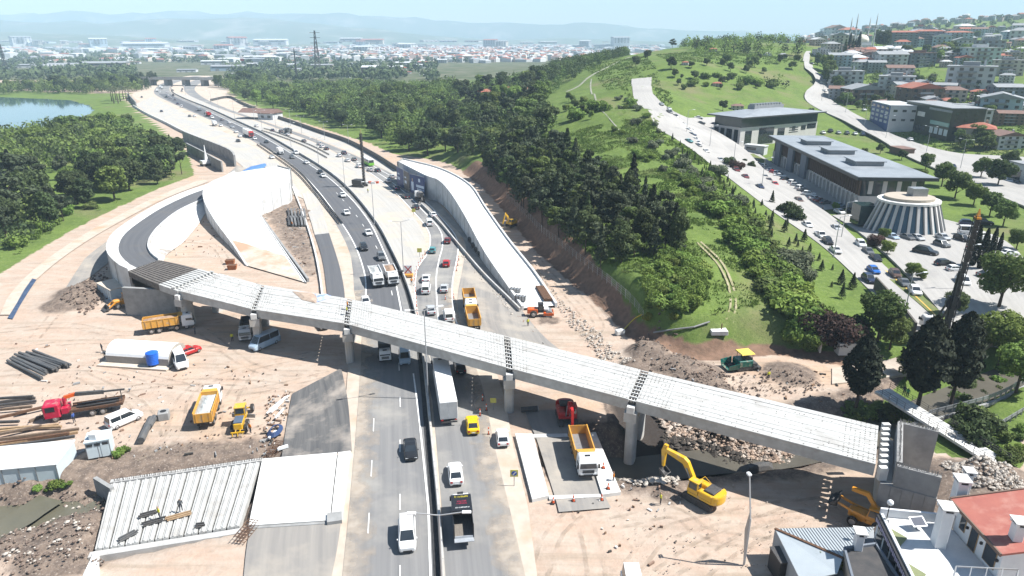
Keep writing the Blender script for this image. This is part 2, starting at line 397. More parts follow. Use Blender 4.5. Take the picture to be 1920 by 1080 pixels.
def ground_mat():
 m=bpy.data.materials.new("ground_soil_and_grass"); m.use_nodes=True
 n=m.node_tree.nodes; l=m.node_tree.links; b=n["Principled BSDF"]
 b.inputs["Roughness"].default_value=0.95; b.inputs["Specular IOR Level"].default_value=0.1
 pos=n.new("ShaderNodeNewGeometry").outputs["Position"]
 def noise(sc,det=6,stretch=None,ro=0.62):
  t=n.new("ShaderNodeTexNoise"); t.inputs["Scale"].default_value=sc; t.inputs["Detail"].default_value=det; t.inputs["Roughness"].default_value=ro
  v=pos
  if stretch:
   mp=n.new("ShaderNodeMapping"); mp.inputs["Scale"].default_value=stretch; mp.inputs["Rotation"].default_value=(0,0,R(25)); l.new(pos,mp.inputs[0]); v=mp.outputs[0]
  l.new(v,t.inputs["Vector"]); return t.outputs[0]
 def rg(x,a,c):
  r=n.new("ShaderNodeMapRange"); r.inputs[1].default_value=a; r.inputs[2].default_value=c; l.new(x,r.inputs[0]); return r.outputs[0]
 def mix(f,a,c):
  x=n.new("ShaderNodeMix"); x.data_type='RGBA'
  for i,v in ((6,a),(7,c)):
   if isinstance(v,tuple): x.inputs[i].default_value=v + (1,)
   else: l.new(v,x.inputs[i])
  l.new(f,x.inputs[0]); return x.outputs[2]
 def attr(nm):
  a=n.new("ShaderNodeAttribute"); a.attribute_name=nm; return a.outputs["Fac"]
 def add(a,c,k):
  x=n.new("ShaderNodeMath"); x.operation='MULTIPLY_ADD'; l.new(c,x.inputs[0]); x.inputs[1].default_value=k; l.new(a,x.inputs[2]); return x.outputs[0]
 n1=noise(0.09); n2=noise(0.8,8); n3=noise(0.03); n4=noise(0.3,8,(0.6,1.3,1),.7); n5=noise(4.0,4)
 dirt=mix(rg(n1,.35,.65),(0.355,0.28,0.225),(0.41,0.295,0.225))
 dirt=mix(rg(n4,.40,.75),dirt,(0.43,0.37,0.31))
 dirt=mix(rg(n2,.56,.84),dirt,(0.26,0.205,0.16))
 dirt=mix(rg(n3,.55,.70),dirt,(0.42,0.29,0.195)); dirt=mix(rg(noise(0.35,5,(0.10,1.5,1)),.54,.70),dirt,(0.30,0.24,0.185))
 mudc=mix(rg(n2,.35,.62),(0.215,0.165,0.13),(0.115,0.09,0.075))
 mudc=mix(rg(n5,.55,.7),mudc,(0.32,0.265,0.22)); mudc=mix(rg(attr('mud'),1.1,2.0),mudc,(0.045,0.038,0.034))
 cutc=mix(rg(n2,.35,.65),(0.215,0.135,0.095),(0.135,0.09,0.065))
 gr=mix(rg(n1,.35,.62),(0.130,0.185,0.042),(0.088,0.132,0.034))
 gr=mix(rg(n2,.48,.7),gr,(0.155,0.205,0.06))
 gr=mix(rg(n3,.54,.68),gr,(0.17,0.165,0.08))
 gr=mix(rg(n5,.5,.72),gr,(0.055,0.085,0.025)); gr=mix(attr('plain'),gr,mix(rg(n3,.4,.6),(0.062,0.080,0.036),(0.135,0.130,0.085)))
 ga=add(attr("grass"),n2,0.5)
 ca=add(attr("cut"),n2,0.4); ma=add(attr("mud"),n2,0.6)
 c=mix(rg(ma,.5,.95),dirt,mudc)
 c=mix(rg(ga,.65,.85),c,gr)
 c=mix(rg(ca,.6,.85),c,cutc)
 l.new(c,b.inputs["Base Color"])
 bp=n.new("ShaderNodeBump"); bp.inputs["Strength"].default_value=0.7; bp.inputs["Distance"].default_value=0.25
 l.new(n2,bp.inputs["Height"]); l.new(bp.outputs[0],b.inputs["Normal"])
 return m
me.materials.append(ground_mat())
water=mat("water_lake",(0.05,0.11,0.125),(0.06,0.125,0.14),0.06,0.02,0.6,bump=0.02)
mud_water=mat("water_muddy",(0.13,0.12,0.085),(0.10,0.095,0.07),0.25,0.15,0.4)
canal_water=mat("water_canal",(0.11,0.10,0.08),(0.075,0.068,0.055),0.45,0.15,0.15)
tag(MB().prism([tuple(p) for p in LAKE],-2.2,-0.75).build("lake",water),kind='structure')
def creek(name,pts,z,hw,m):
 c=spl([V3((a[0],a[1],z)) for a in pts],40); L=[]; Rr=[]
 for i,p in enumerate(c):
  t=(c[min(i + 1,39)] - c[max(i - 1,0)]).normalized(); s=V3((-t.y,t.x,0)) * hw
  L.append(p + s); Rr.append(p - s)
 tag(MB().strip(L,Rr).build(name,m),kind='structure')
creek("creek_water",CREEK_R,-2.75,3.0,canal_water); creek("creek_water",CREEK_L,-1.75,3.8,mud_water); creek("ditch_water",CREEK_S,-1.15,2.0,mud_water)
asphalt=mat("asphalt",(0.150,0.150,0.152),(0.215,0.21,0.205),0.9,1.0,0.2,uv=True,stretch=(1.1,0.02,1),c3=(0.29,0.275,0.25),s3=0.08,t3=0.57)
asphalt_dark=mat("asphalt_dark",(0.088,0.090,0.098),(0.118,0.120,0.126),0.9,1.0,0.2,uv=True,stretch=(1.1,0.02,1),c3=(0.12,0.115,0.11),s3=0.10,t3=0.64)
asphalt_dusty=mat("asphalt_dusty",(0.20,0.19,0.18),(0.28,0.26,0.235),0.9,1.0,0.2,uv=True,stretch=(0.8,0.03,1),c3=(0.36,0.32,0.27),s3=0.09,t3=0.55)
paved_concrete=mat("paved_concrete",(0.40,0.385,0.36),(0.34,0.325,0.30),0.9,1.0,0.2,uv=True,stretch=(1.2,0.03,1),c3=(0.45,0.39,0.31),s3=0.07,t3=0.58)
street_mat=mat("street_paving",(0.36,0.345,0.325),(0.30,0.29,0.275),0.9,1.0,0.2,uv=True,stretch=(0.8,0.05,1),c3=(0.26,0.25,0.24),s3=0.05,t3=0.6)
dust=mat("dust_verge",(0.47,0.41,0.345),(0.39,0.33,0.27),0.95,0.5,0.1,uv=False,c3=(0.42,0.28,0.19),s3=0.10,t3=0.62)
mark_white=mat("marking_white",(0.80,0.80,0.78),(0.62,0.61,0.58),0.8,0.8,0.2)
mark_yellow=mat("marking_yellow",(0.62,0.40,0.10),None,0.8,0.8,0.2)
def road(name,Lp,Rp,z,m,n=60,drape=False,off=0.15):
 z=z * 4 + .01; L=spl(PL(Lp,z),n); Rr=spl(PL(Rp,z),n)
 return tag(MB().strip(L,Rr).build(name,m),kind='structure')
def line(mb,pts,wd,z,dash=None,n=None):
 c=pts if isinstance(pts[0],Vector) else PL(pts,z)
 ln=plen(spl(c,60)); n=n or max(8,int(ln / 3)); s=spl(c,n); L=[]; Rr=[]
 for i,p in enumerate(s):
  t=(s[min(i + 1,n - 1)] - s[max(i - 1,0)]).normalized(); k=V3((-t.y,t.x,0)) * wd / 2
  L.append(p + k); Rr.append(p - k)
 if not dash: mb.strip(L,Rr); return
 d=0; on,off=dash; i0=0
 seg=plen(s) / (n - 1); st=max(1,round(on / seg)); per=max(st + 1,round((on + off) / seg))
 for i in range(0,n - st,per): mb.strip(L[i:i + st + 1],Rr[i:i + st + 1])
MEDIAN=[(822,1100),(812,950),(803,850),(790,720),(778,620),(757,537),(727,468),(700,418),(655,361),(610,322),(545,281),(490,250),(440,227),(390,204),(345,186),(322,174),(318,164),(328,156),(350,149),(380,143)]
A_OUT=[(640,1100),(655,950),(664,850),(674,720),(678,620),(664,545),(657,477),(627,415),(590,360),(555,318),(505,282),(450,252),(405,230),(360,210),(315,190),(290,176),(292,165),(305,156),(330,149),(362,143)]
B_OUT=[(990,1100),(955,950),(930,850),(903,720),(868,620),(849,540),(856,483),(859,460),(853,440),(833,415),(797,377),(745,332),(690,303),(640,280),(570,253),(510,233),(455,214),(410,197),(380,182),(365,168),(372,158),(390,150),(415,143)]
B_IN=[(836,1100),(828,950),(820,850),(806,720),(785,640),(778,540),(783,502),(800,477),(807,450),(800,427),(778,400),(740,360),(690,322),(650,297),(600,271),(540,248),(480,226),(420,206),(375,189),(350,175),(345,164),(352,156),(370,149),(395,143)]
road("highway_base",[(610,1100),(630,950),(640,850),(650,720),(655,620),(640,545),(625,477),(590,415),(560,360),(515,318),(460,285),(400,252),(350,232),(300,208),(262,190),(248,178),(262,168),(285,157),(320,148),(355,142)],
     [(1010,1100),(990,950),(965,850),(940,720),(900,620),(880,540),(885,483),(880,460),(868,440),(845,413),(805,375),(755,330),(700,298),(650,275),(580,248),(520,228),(475,205),(440,185),(425,172),(440,160),(420,150),(430,142)],0.0,dust,90)
road("side_road",[(252,196),(290,219),(340,244),(395,273),(440,300),(470,326),(500,345)],[(286,181),(330,204),(390,233),(452,263),(512,298),(552,345),(568,372)],0.004,paved_concrete,40)
road("side_road",[(450,212),(510,231),(570,251),(640,278),(690,301),(745,331)],[(475,206),(520,219),(580,239),(650,266),(698,290),(752,324)],0.004,paved_concrete,40)
road("highway_carriageway",A_OUT,MEDIAN,0.006,asphalt,90)
road("highway_carriageway",B_IN,B_OUT,0.008,asphalt,90)
road("central_reserve",[(818,720),(800,640),(772,560),(745,500),(712,430),(665,366),(615,322),(550,280),(495,250),(445,227),(395,204),(350,186),(328,174)],
     [(822,720),(796,640),(781,560),(781,505),(797,470),(790,428),(740,364),(690,325),(600,273),(540,250),(480,228),(422,208),(352,178)],0.010,paved_concrete,60)
road("highway_lanes",[(685,620),(685,540),(682,503),(667,463),(642,420),(597,360),(560,318),(512,282),(458,252),(412,230),(365,210),(320,190),(297,176)],[(764,620),(745,537),(717,468),(690,415),(647,361),(603,322),(540,283),(484,252),(434,229),(384,206),(340,188),(318,176)],0.012,asphalt_dark,60)
road("new_lane",[(590,440),(600,470),(607,500),(612,540),(618,580)],[(617,437),(628,470),(637,500),(645,540),(648,580)],0.014,asphalt_dark,12)
road("service_lane",[(566,362),(575,390),(583,415),(590,440)],[(592,362),(603,390),(610,412),(617,437)],0.014,paved_concrete,12)
road("paved_apron",[(800,378),(845,420),(872,455),(868,500),(858,560),(868,620),(905,660)],[(815,372),(862,425),(905,480),(950,540),(985,590),(1030,640),(1112,700)],0.016,asphalt_dusty,30)
worn=mat("asphalt_worn",(0.070,0.071,0.074),(0.14,0.135,0.13),0.9,1.0,0.2,uv=True,stretch=(1.0,0.06,1),c3=(0.33,0.29,0.25),s3=0.12,t3=0.56)
road("new_asphalt",[(548,738),(540,780),(528,857)],[(640,690),(652,750),(660,846)],0.010,worn,12)
road("old_asphalt",[(470,985),(462,1030),(455,1100)],[(640,975),(632,1030),(618,1100)],0.012,asphalt_dusty,8)
road("culvert_road",[(985,770),(995,800),(1005,820),(1040,930),(1048,960)],[(1060,768),(1080,800),(1100,815),(1135,930),(1146,952)],0.012,asphalt_dusty,14)
road("site_lane",[(124,538),(150,498),(170,475),(240,425),(300,388),(360,358),(420,330),(445,310)],[(140,536),(168,520),(212,485),(268,440),(320,402),(375,368),(430,340),(464,316)],0.012,asphalt_dusty,30)
road("site_kerb_path",[(0,590),(20,550),(70,500),(140,450),(210,410),(300,366),(380,335)],[(25,590),(42,553),(92,503),(158,455),(228,414),(312,371),(392,340)],0.016,dust,30)
mk=MB()
zz=0.10
line(mk,[(803,950),(793,850),(783,760),(775,700)],0.25,zz); line(mk,[(808,1100),(803,950)],0.25,zz)
line(mk,[(750,1100),(750,950),(750,850),(750,740),(745,640),(733,540),(714,480),(690,437),(665,400),(628,358)],0.15,zz,(4,8))
line(mk,[(690,1000),(698,850),(703,740)],0.12,zz,(4,8))
line(mk,[(756,600),(739,520),(717,465),(690,412),(653,367),(605,325),(540,284),(486,253),(436,230),(386,207)],0.3,zz)
line(mk,[(686,560),(684,515),(667,463),(642,420),(600,362),(560,320),(512,284)],0.3,zz)
for pts in ([(787,655),(780,600),(778,540),(783,502),(800,477),(807,450),(800,427),(778,400),(740,360),(700,328),(650,298)],
   [(826,640),(820,580),(818,520),(823,488),(830,457),(823,428),(790,392),(758,360),(715,328),(665,300)],
   [(862,625),(850,580),(848,540),(850,518),(857,483),(859,460),(853,440),(833,415),(797,377),(750,340),(690,306)]):
 line(mk,pts,0.28,zz)
tag(mk.build("lane_marking",mark_white),kind='structure')
ROADS=[]
def drape(name,Lp,Rp,m,n=60,off=0.18,depth=0.5,sub=4,z=None):
 """a street laid over sloping ground, with kerb-high edges"""
 L=spl([G(*a) for a in Lp],n); Rr=spl([G(*a) for a in Rp],n)
 rows=[]
 for a,b in zip(L,Rr):
  rows.append([a.lerp(b,k / sub) for k in range(sub + 1)])
 flat=np.array([[p.x,p.y] for r in rows for p in r]); h=land(flat[:,0],flat[:,1])[0]
 for i,r in enumerate(rows):
  hm=[h[i * (sub + 1) + k] for k in range(sub + 1)]
  for k,p in enumerate(r): p.z=max(hm) * .3 + hm[k] * .7 + off
 ROADS.append(np.array([[r[0].x,r[0].y] for r in rows] + [[r[-1].x,r[-1].y] for r in rows[::-1]]))
 mb=MB()
 for k in range(sub): mb.strip([r[k] for r in rows],[r[k + 1] for r in rows])
 dn=V3((0,0,-depth))
 mb.strip([r[0] + dn for r in rows],[r[0] for r in rows]); mb.strip([r[-1] for r in rows],[r[-1] + dn for r in rows])
 tag(mb.build(name,m),kind='structure')
 return [r[0] for r in rows],[r[-1] for r in rows]
ST_L=[(1184,150),(1186,170),(1198,200),(1225,230),(1262,258),(1300,283),(1345,318),(1400,360),(1450,398),(1500,432),(1560,478),(1620,535),(1690,610),(1720,650)]
ST_R=[(1222,145),(1222,165),(1232,185),(1262,212),(1300,235),(1350,272),(1405,306),(1455,345),(1505,375),(1560,412),(1625,470),(1690,530),(1770,600),(1830,660)]
street_l,street_r=drape("street",ST_L,ST_R,street_mat,70)
R2_L=[(1512,96),(1506,110),(1508,125),(1522,140),(1528,160),(1510,176),(1512,190),(1540,208),(1590,235),(1640,262),(1700,296),(1760,322),(1830,352),(1930,395)]
R2_R=[(1520,96),(1518,110),(1524,125),(1543,142),(1556,165),(1556,180),(1570,196),(1600,212),(1650,238),(1690,258),(1740,275),(1800,288),(1870,292),(1940,296)]
drape("main_street",R2_L,R2_R,street_mat,60)
drape("car_park",[(1560,405),(1600,430),(1660,480),(1720,540),(1780,610),(1800,650)],[(1700,395),(1800,420),(1880,450),(1930,500),(1960,560),(1990,650)],street_mat,30,off=0.22)
drape("forecourt",[(1275,222),(1300,250),(1380,290),(1440,340),(1540,395)],[(1345,222),(1350,240),(1400,270),(1470,320),(1600,390)],street_mat,30,off=0.22)
drape("approach_road",[(1560,690),(1640,680),(1700,665),(1760,650)],[(1560,720),(1650,710),(1760,690),(1860,650)],dust,20,off=0.05)
path_m=mat("path_grey",(.30,.29,.25),(.20,.21,.14),.9,.3,.1,world=True)
drape("footpath",[(1180,107),(1150,120),(1110,140),(1085,160),(1060,172)],[(1182.5,107),(1153,120),(1114,140),(1088,160.5),(1062.5,172.6)],path_m,30,off=0.12,sub=2)
drape("footpath",[(1108,148),(1106,165),(1116,190),(1135,215),(1160,245)],[(1110,148),(1109,165),(1119,189),(1137,214.5),(1163,245)],path_m,30,off=0.12,sub=2)
dirt_track=mat("track_dirt",(0.36,0.31,0.22),(0.20,0.20,0.09),0.95,0.6,0.1)
for tr in ([(1300,450),(1340,490),(1362,530),(1368,570),(1360,600)],[(1306,448),(1348,488),(1370,530),(1378,570),(1372,605)]):
 drape("dirt_track",tr,[(a + 4,b) for a,b in tr],dirt_track,24,off=0.06,sub=2)
def fadem(name,c1,c2,sc,lo,hi,a,uvfade=0):
 m=mat(name,c1,c2,0.95,1.0,0.1,world=True); n=m.node_tree.nodes; l=m.node_tree.links; g=n.new("ShaderNodeNewGeometry"); t=n.new("ShaderNodeTexNoise"); t.inputs["Scale"].default_value=sc; t.inputs["Detail"].default_value=7; r=n.new("ShaderNodeMapRange"); r.inputs[1].default_value=lo; r.inputs[2].default_value=hi; r.inputs[4].default_value=a; tr=n.new("ShaderNodeBsdfTransparent"); mx=n.new("ShaderNodeMixShader"); l.new(g.outputs["Position"],t.inputs["Vector"]); src=t.outputs[0]
 if uvfade:
  u=n.new("ShaderNodeTexCoord"); sx=n.new("ShaderNodeSeparateXYZ"); l.new(u.outputs["UV"],sx.inputs[0]); k=n.new("ShaderNodeMath"); k.operation='MULTIPLY_ADD'; k.inputs[1].default_value=-uvfade; l.new(sx.outputs[0],k.inputs[0]); l.new(src,k.inputs[2]); src=k.outputs[0]
 l.new(src,r.inputs[0]); l.new(r.outputs[0],mx.inputs[0]); l.new(tr.outputs[0],mx.inputs[1]); l.new(n["Principled BSDF"].outputs[0],mx.inputs[2]); l.new(mx.outputs[0],n["Material Output"].inputs[0]); return m
tt=fadem("tyre_track",(0.31,0.25,0.195),(0.35,0.285,0.22),.55,.40,.68,.42)
rd=fadem("road_dust",(0.46,0.40,0.335),(0.40,0.335,0.27),.35,.20,.50,.72,.095)
for E_,s_ in ((A_OUT,1),(B_OUT,-1)):
 c=spl(PL(E_[:6],.075),80); e=[]
 for i,p in enumerate(c): t=(c[min(i + 1,79)] - c[max(i - 1,0)]).normalized(); e.append(p + V3((t.y,-t.x,0)) * (3.4 * s_))
 o=MB().strip(c,e).build("dust_edge",rd); tag(o,kind='structure')
mk=MB()
for pts in ([(0,700),(180,690),(330,720),(450,735),(620,700)],[(0,660),(150,640),(300,645),(420,655)],[(60,640),(110,580),(170,510)],[(250,860),(320,820),(350,740),(430,700),(600,660)],[(330,845),(420,830),(500,800)],[(230,730),(350,715),(500,720),(600,740)],[(150,700),(260,760),(300,850)],[(380,620),(480,690),(600,700)],[(440,840),(430,760),(470,690)],[(1180,1070),(1250,1000),(1400,960),(1560,940)],[(1010,1079),(1040,1000),(1080,960)],[(1150,980),(1260,960),(1330,1000),(1450,1020)],[(1240,1079),(1330,1020),(1480,960)],[(1100,640),(1120,600),(1050,520),(990,450)],[(1130,660),(1080,590),(1000,490)],[(1060,720),(1100,690),(1160,700)],[(1350,720),(1500,705),(1640,695)],[(1300,745),(1450,722),(1600,712)],[(1120,1079),(1110,1020),(1090,960)],[(900,1079),(930,1000),(960,940),(1000,900)],[(500,470),(530,430),(540,380)],[(330,450),(400,460),(430,500)],[(1600,1000),(1500,980),(1400,1010),(1300,1079)],[(0,620),(130,610),(240,625),(420,600)]):
 c=spl(PL(pts,-.045),60)
 for o in (-.95,.95):
  e=[]
  for i,p in enumerate(c): t=(c[min(i + 1,59)] - c[max(i - 1,0)]).normalized(); e.append(p + V3((-t.y,t.x,0)) * (o + .04 * math.sin(i * .7)))
  line(mk,e,.5,-.045,None,60)
tag(mk.build("tyre_tracks",tt),kind='stuff')
grass_strip=mat("grass_strip",(.10,.15,.04),(.17,.16,.08),.9,.6,.1,world=True)
drape("planted_strip",[(1578,455),(1640,503),(1700,553),(1762,607)],[(1590,451),(1655,497),(1716,547),(1776,599)],grass_strip,24,off=.34,sub=2)
drape("yellow_kerb",[(1596,452),(1640,492),(1700,545),(1762,604)],[(1598,451.5),(1642,491.5),(1702,544.5),(1764,603.5)],mark_yellow,24,off=.38,sub=1)
drape("office_lawn",[(1376,292),(1400,305),(1420,316)],[(1412,291),(1432,301),(1446,310)],grass_strip,10,off=.34,sub=2)
DZ=7.5
NEAR=PL([(335,545),(475,580),(650,607),(955,690),(1185,750),(1650,872)],DZ)
FARE=PL([(412,512),(492,534),(656,560),(950,630),(1210,695),(1655,800)],DZ)
deck_conc=mat("deck_concrete",(0.46,0.46,0.445),(0.36,0.355,0.34),0.9,0.9,0.2,c3=(0.33,0.315,0.295),s3=0.35,t3=0.62)
fly=thing("flyover", "long pale concrete flyover of bare girders on piers crossing the whole highway", "bridge",(0,0,0))
dark_gap=mat("joint_dark",(0.05,0.048,0.045),None,0.9,2)
NB=9
for sidx in range(5):
 n0,n1,f0,f1=NEAR[sidx],NEAR[sidx + 1],FARE[sidx],FARE[sidx + 1]
 ln=(n1 - n0).length; e0=0.55 / ln if sidx else 0.0; e1=1 - 0.55 / ln if sidx < 4 else 0.985
 q=lambda u,v,z: (n0.lerp(n1,u)).lerp(f0.lerp(f1,u),v) + V3((0,0,z))
 for k in range(NB):
  v0=k / NB; v1=(k + 1) / NB - 0.006
  mb=MB(); vm=(v0 + v1) / 2; hw=(v1 - v0) / 2
  jz=rng.uniform(-0.025,0.025)
  def ring(u):
   pr=[(v0,jz),(v1,jz),(v1,-0.22),(vm + hw * .3,-0.4),(vm + hw * .3,-1.25),(vm + hw * .6,-1.4),(vm + hw * .6,-1.65),(vm - hw * .6,-1.65),(vm - hw * .6,-1.4),(vm - hw * .3,-1.25),(vm - hw * .3,-0.4),(v0,-0.22)]
   if k == 0: pr=[(v0,jz),(v1,jz),(v1,-0.22),(vm,-0.4),(vm,-1.65),(v0 + .01,-1.65),(v0 + .01,-0.35),(v0,-0.22)]
   return [q(u,v,z) for v,z in pr]
  mb.loft([ring(e0),ring((e0 + e1) / 2),ring(e1)])
  mb.build("girder",deck_conc,fly)
 mb=MB()
 for k in range(NB * 2):
  for i in range(int(ln / 0.55)):
   u=e0 + (e1 - e0) * (i + 0.5) / int(ln / 0.55)
   den=.8 if (u < .16 or u > .86) else 0.12
   if rng.random() > den: continue
   c=q(u,(k + 0.35 + 0.3 * rng.random()) / NB / 2,0); mb.box(c.x - .06,c.x + .06,c.y - .025,c.y + .025,c.z - .01,c.z + .06)
 tag(mb.build("stirrup_bars",mat("rebar_pale",(0.20,0.185,0.17),None,0.8),fly),kind='stuff')
for j in range(1,5):
 n,f=NEAR[j],FARE[j]; d=(NEAR[min(j + 1,5)] - NEAR[j - 1]).normalized()
 mb=MB(); a=d * 0.5
 p=[n - a,n + a,f + a,f - a]
 mb.add([v + V3((0,0,-0.45)) for v in p] + [v + V3((0,0,-1.6)) for v in p],[(0,1,2,3),(0,4,5,1),(1,5,6,2),(2,6,7,3),(3,7,4,0)])
 jt=mb.build("deck_joint",dark_gap,fly)
 mb=MB()
 for k in range(NB + 1):
  c=n.lerp(f,min(0.985,k / NB + 0.008)); mb.bar(c - d * 0.56 + V3((0,0,-.1)),c + d * 0.56 + V3((0,0,-.1)),0.16,0.12)
 for t in (-.22,.22): mb.bar(n + d * t + V3((0,0,-.25)),f + d * t + V3((0,0,-.25)),0.06,0.06)
 mb.build("joint_bars",concrete_white,jt)
def column(mb,c,z0,z1,ax,rx=1.25,ry=0.75,n=16):
 ay=V3((-ax.y,ax.x,0)); rings=[]
 for z,k in ((z0,1.0),(z1,1.0)):
  rings.append([c + ax * (rx * k * math.copysign(abs(math.cos(t)) ** .6,math.cos(t))) + ay * (ry * k * math.copysign(abs(math.sin(t)) ** .6,math.sin(t))) + V3((0,0,z - c.z)) for t in [2 * math.pi * i / n for i in range(n)]])
 mb.loft(rings)
for j in range(0,5):
 n,f=NEAR[j],FARE[j]; ax=(f - n).normalized(); d=V3((ax.y,-ax.x,0))
 g0=-3.4 if j == 4 else -0.4
 pr=empty("pier"); pr.parent=fly
 mb=MB(); a=n - ax * 0.75; b=f + ax * 0.4; hw=d * 0.85
 for z0,z1 in ((DZ - 3.1,DZ - 1.68),):
  vs=[a - hw,a + hw,b + hw,b - hw]
  mb.add([V3((v.x,v.y,z0)) for v in vs] + [V3((v.x,v.y,z1)) for v in vs],[(3,2,1,0),(4,5,6,7),(0,1,5,4),(1,2,6,5),(2,3,7,6),(3,0,4,7)])
 mb.build("cap_beam",concrete,pr)
 e=MB(); a2=n - ax * 0.8; b2=n - ax * 0.03; hw2=d * 0.5
 vs=[a2 - hw2,a2 + hw2,b2 + hw2,b2 - hw2]
 e.add([V3((v.x,v.y,DZ - 1.67)) for v in vs] + [V3((v.x,v.y,DZ - 0.75)) for v in vs],[(3,2,1,0),(4,5,6,7),(0,1,5,4),(1,2,6,5),(2,3,7,6),(3,0,4,7)])
 e.build("end_block",concrete_white,pr)
 L=(f - n).length
 for t in (1.3,L - 2.0):
  c=MB(); column(c,n + ax * t,g0,DZ - 3.09,ax); c.build("column",concrete,pr)
NG=PL([(240,508),(268,521),(300,534),(333,545.5)],DZ); FG=PL([(300,487),(335,494),(372,503),(411,512.5)],DZ)
ns=spl(NG,13); fs_=spl(FG,13)
for k in range(13):
 v0=k / 13; v1=v0 + 0.052; mb=MB()
 rings=[]
 for i in range(13):
  q=lambda v,z: ns[i].lerp(fs_[i],v) + V3((0,0,z))
  rings.append([q(v0,0),q(v1,0),q(v1,-1.3),q(v0,-1.3)])
 mb.loft(rings[:9],0); mb.loft(rings[8:],1)
 mb.build("curved_girder",[concrete_stain,deck_conc],fly)
mb=MB();
for i in range(12): mb.quad(ns[i] + V3((0,0,-.95)),ns[i + 1] + V3((0,0,-.95)),fs_[i + 1] + V3((0,0,-.95)),fs_[i] + V3((0,0,-.95)))
mb.build("formwork_floor",concrete_stain,fly)
mb=MB()
for k in range(12):
 c=ns[11].lerp(fs_[11],(k + .3) / 12); mb.box(c.x - .35,c.x + .35,c.y - .3,c.y + .3,c.z + .003,c.z + .4)
mb.build("end_stirrups",deck_conc,fly)
ab=thing("bridge_abutment", "tall grey concrete abutment box with bristling rebar at the flyover's end", "abutment")
z0=-0.8
fL=P(1652,960,0);
A0=P(1627,952,-.2); B0=P(1737,958,-.2)
def vquad(mb,a,b,th,z0,z1,mi=0):
 a=V3((a.x,a.y,0)); b=V3((b.x,b.y,0)); d=(b - a).normalized(); k=V3((-d.y,d.x,0)) * th
 vs=[a,b,b + k,a + k]
 mb.add([v + V3((0,0,z0)) for v in vs] + [v + V3((0,0,z1)) for v in vs],[(3,2,1,0),(4,5,6,7),(0,1,5,4),(1,2,6,5),(2,3,7,6),(3,0,4,7)],mi)
def rebar(mb,a,b,z,n,h=0.5):
 for i in range(n):
  p=a.lerp(b,(i + .5) / n) + V3((rng.uniform(-.08,.08),rng.uniform(-.08,.08),0))
  mb.cyl((p.x,p.y,z),(p.x + rng.uniform(-.06,.06),p.y,z + h * rng.uniform(.7,1.1)),0.025,n=4,caps=False)
dN=(NEAR[5] - NEAR[4]).normalized(); dF=(FARE[5] - NEAR[5]).normalized()
c0=NEAR[5] + dN * 0.3
wall_grey=mat("shutter_concrete",(0.34,0.335,0.325),(0.27,0.265,0.26),0.9,0.5,0.2,c3=(0.23,0.225,0.22),s3=0.3,t3=0.56)
wx=5.6
mb=MB(); vquad(mb,c0 - dF * 0.9,c0 - dF * 0.9 + dN * wx + dF * 0.0,0.7,z0,DZ - 1.75); mb.build("front_wall",wall_grey,ab)
mb=MB(); vquad(mb,c0 - dF * 0.82 + dN * 1.3,c0 - dF * 0.82 + dN * (wx - .05),0.5,DZ - 1.75,DZ + .9); mb.build("wing_wall",wall_grey,ab)
back=c0 + dF * ((FARE[5] - NEAR[5]).length + .3)
mb=MB(); vquad(mb,back + dN * 1.3,back + dN * wx,0.5,z0,DZ + .9); mb.build("wing_wall",wall_grey,ab)
mb=MB(); vquad(mb,c0 + dN * 1.2 + dF * 0,back + dN * 1.2,-0.6,DZ - 1.8,DZ + 1.0); mb.build("back_wall",wall_grey,ab)
mb=MB(); vquad(mb,c0 - dF * .2 ,back ,-1.2,z0,DZ - 1.72); mb.build("bearing_wall",concrete,ab)
mb=MB()
for k in range(9):
 p=c0 - dF * .1 + dN * 0.1 + dF * (k * 1.32); mb.box(p.x - .45,p.x + .45,p.y - .3,p.y + .3,DZ - 1.7,DZ - .05)
mb.build("bearing_block",concrete_white,ab)
mb=MB(); rebar(mb,c0 - dF * .55 + dN * 1.4,c0 - dF * .55 + dN * wx,DZ + .9,60); rebar(mb,back + dN * 1.4 + dF * .25,back + dN * wx + dF * .25,DZ + .9,60); rebar(mb,c0 + dN * 1.5,back + dN * 1.5,DZ + 1.0,70)
tag(mb.build("rebar",mat("rebar_light",(0.34,0.32,0.30),None,0.7),ab),kind='stuff')
mb=MB()
fa=c0 - dF * 0.93;
for i in range(1,5):
 p=fa + dN * (wx * i / 5); mb.bar((p.x,p.y,z0),(p.x,p.y,DZ - 1.8),0.07,0.02)
for z in (1.2,3.4):
 mb.bar((fa.x,fa.y,z),((fa + dN * wx).x,(fa + dN * wx).y,z),0.02,0.07)
mb.build("shutter_joints",concrete_grey,ab)
def ramp(label,Lp,Rp,top,wallm,name="ramp",kerb=0.5,kh=0.5,n=40,asphalt_in=None,zbase=-0.5,panels=True):
 t=thing(name,label, "ramp")
 L=spl(PL(Lp),n); Rr=spl(PL(Rp),n)
 MB().strip([p - V3((0,0,.02)) for p in L],[p - V3((0,0,.02)) for p in Rr]).build("ramp_surface",top,t)
 for s,E,O in ((1,L,Rr),(-1,Rr,L)):
  ins=[a + (b - a).normalized() * kerb for a,b in zip(E,O)]
  mb=MB()
  rings=[[V3((a.x,a.y,zbase)),V3((b.x,b.y,zbase)),b + V3((0,0,kh)),a + V3((0,0,kh))] for a,b in zip(E,ins)]
  mb.loft(rings); w_=mb.build("retaining_wall",wallm,t)
  if panels:
   mb=MB()
   for a,b in zip(E[1:-1:2],ins[1:-1:2]):
    o=(a - b).normalized() * 0.03
    mb.bar((a.x + o.x,a.y + o.y,zbase),(a.x + o.x,a.y + o.y,a.z + kh - .1),0.09,0.06)
   tag(mb.build("wall_joints",concrete_grey,w_),kind='stuff')
 return t,L,Rr
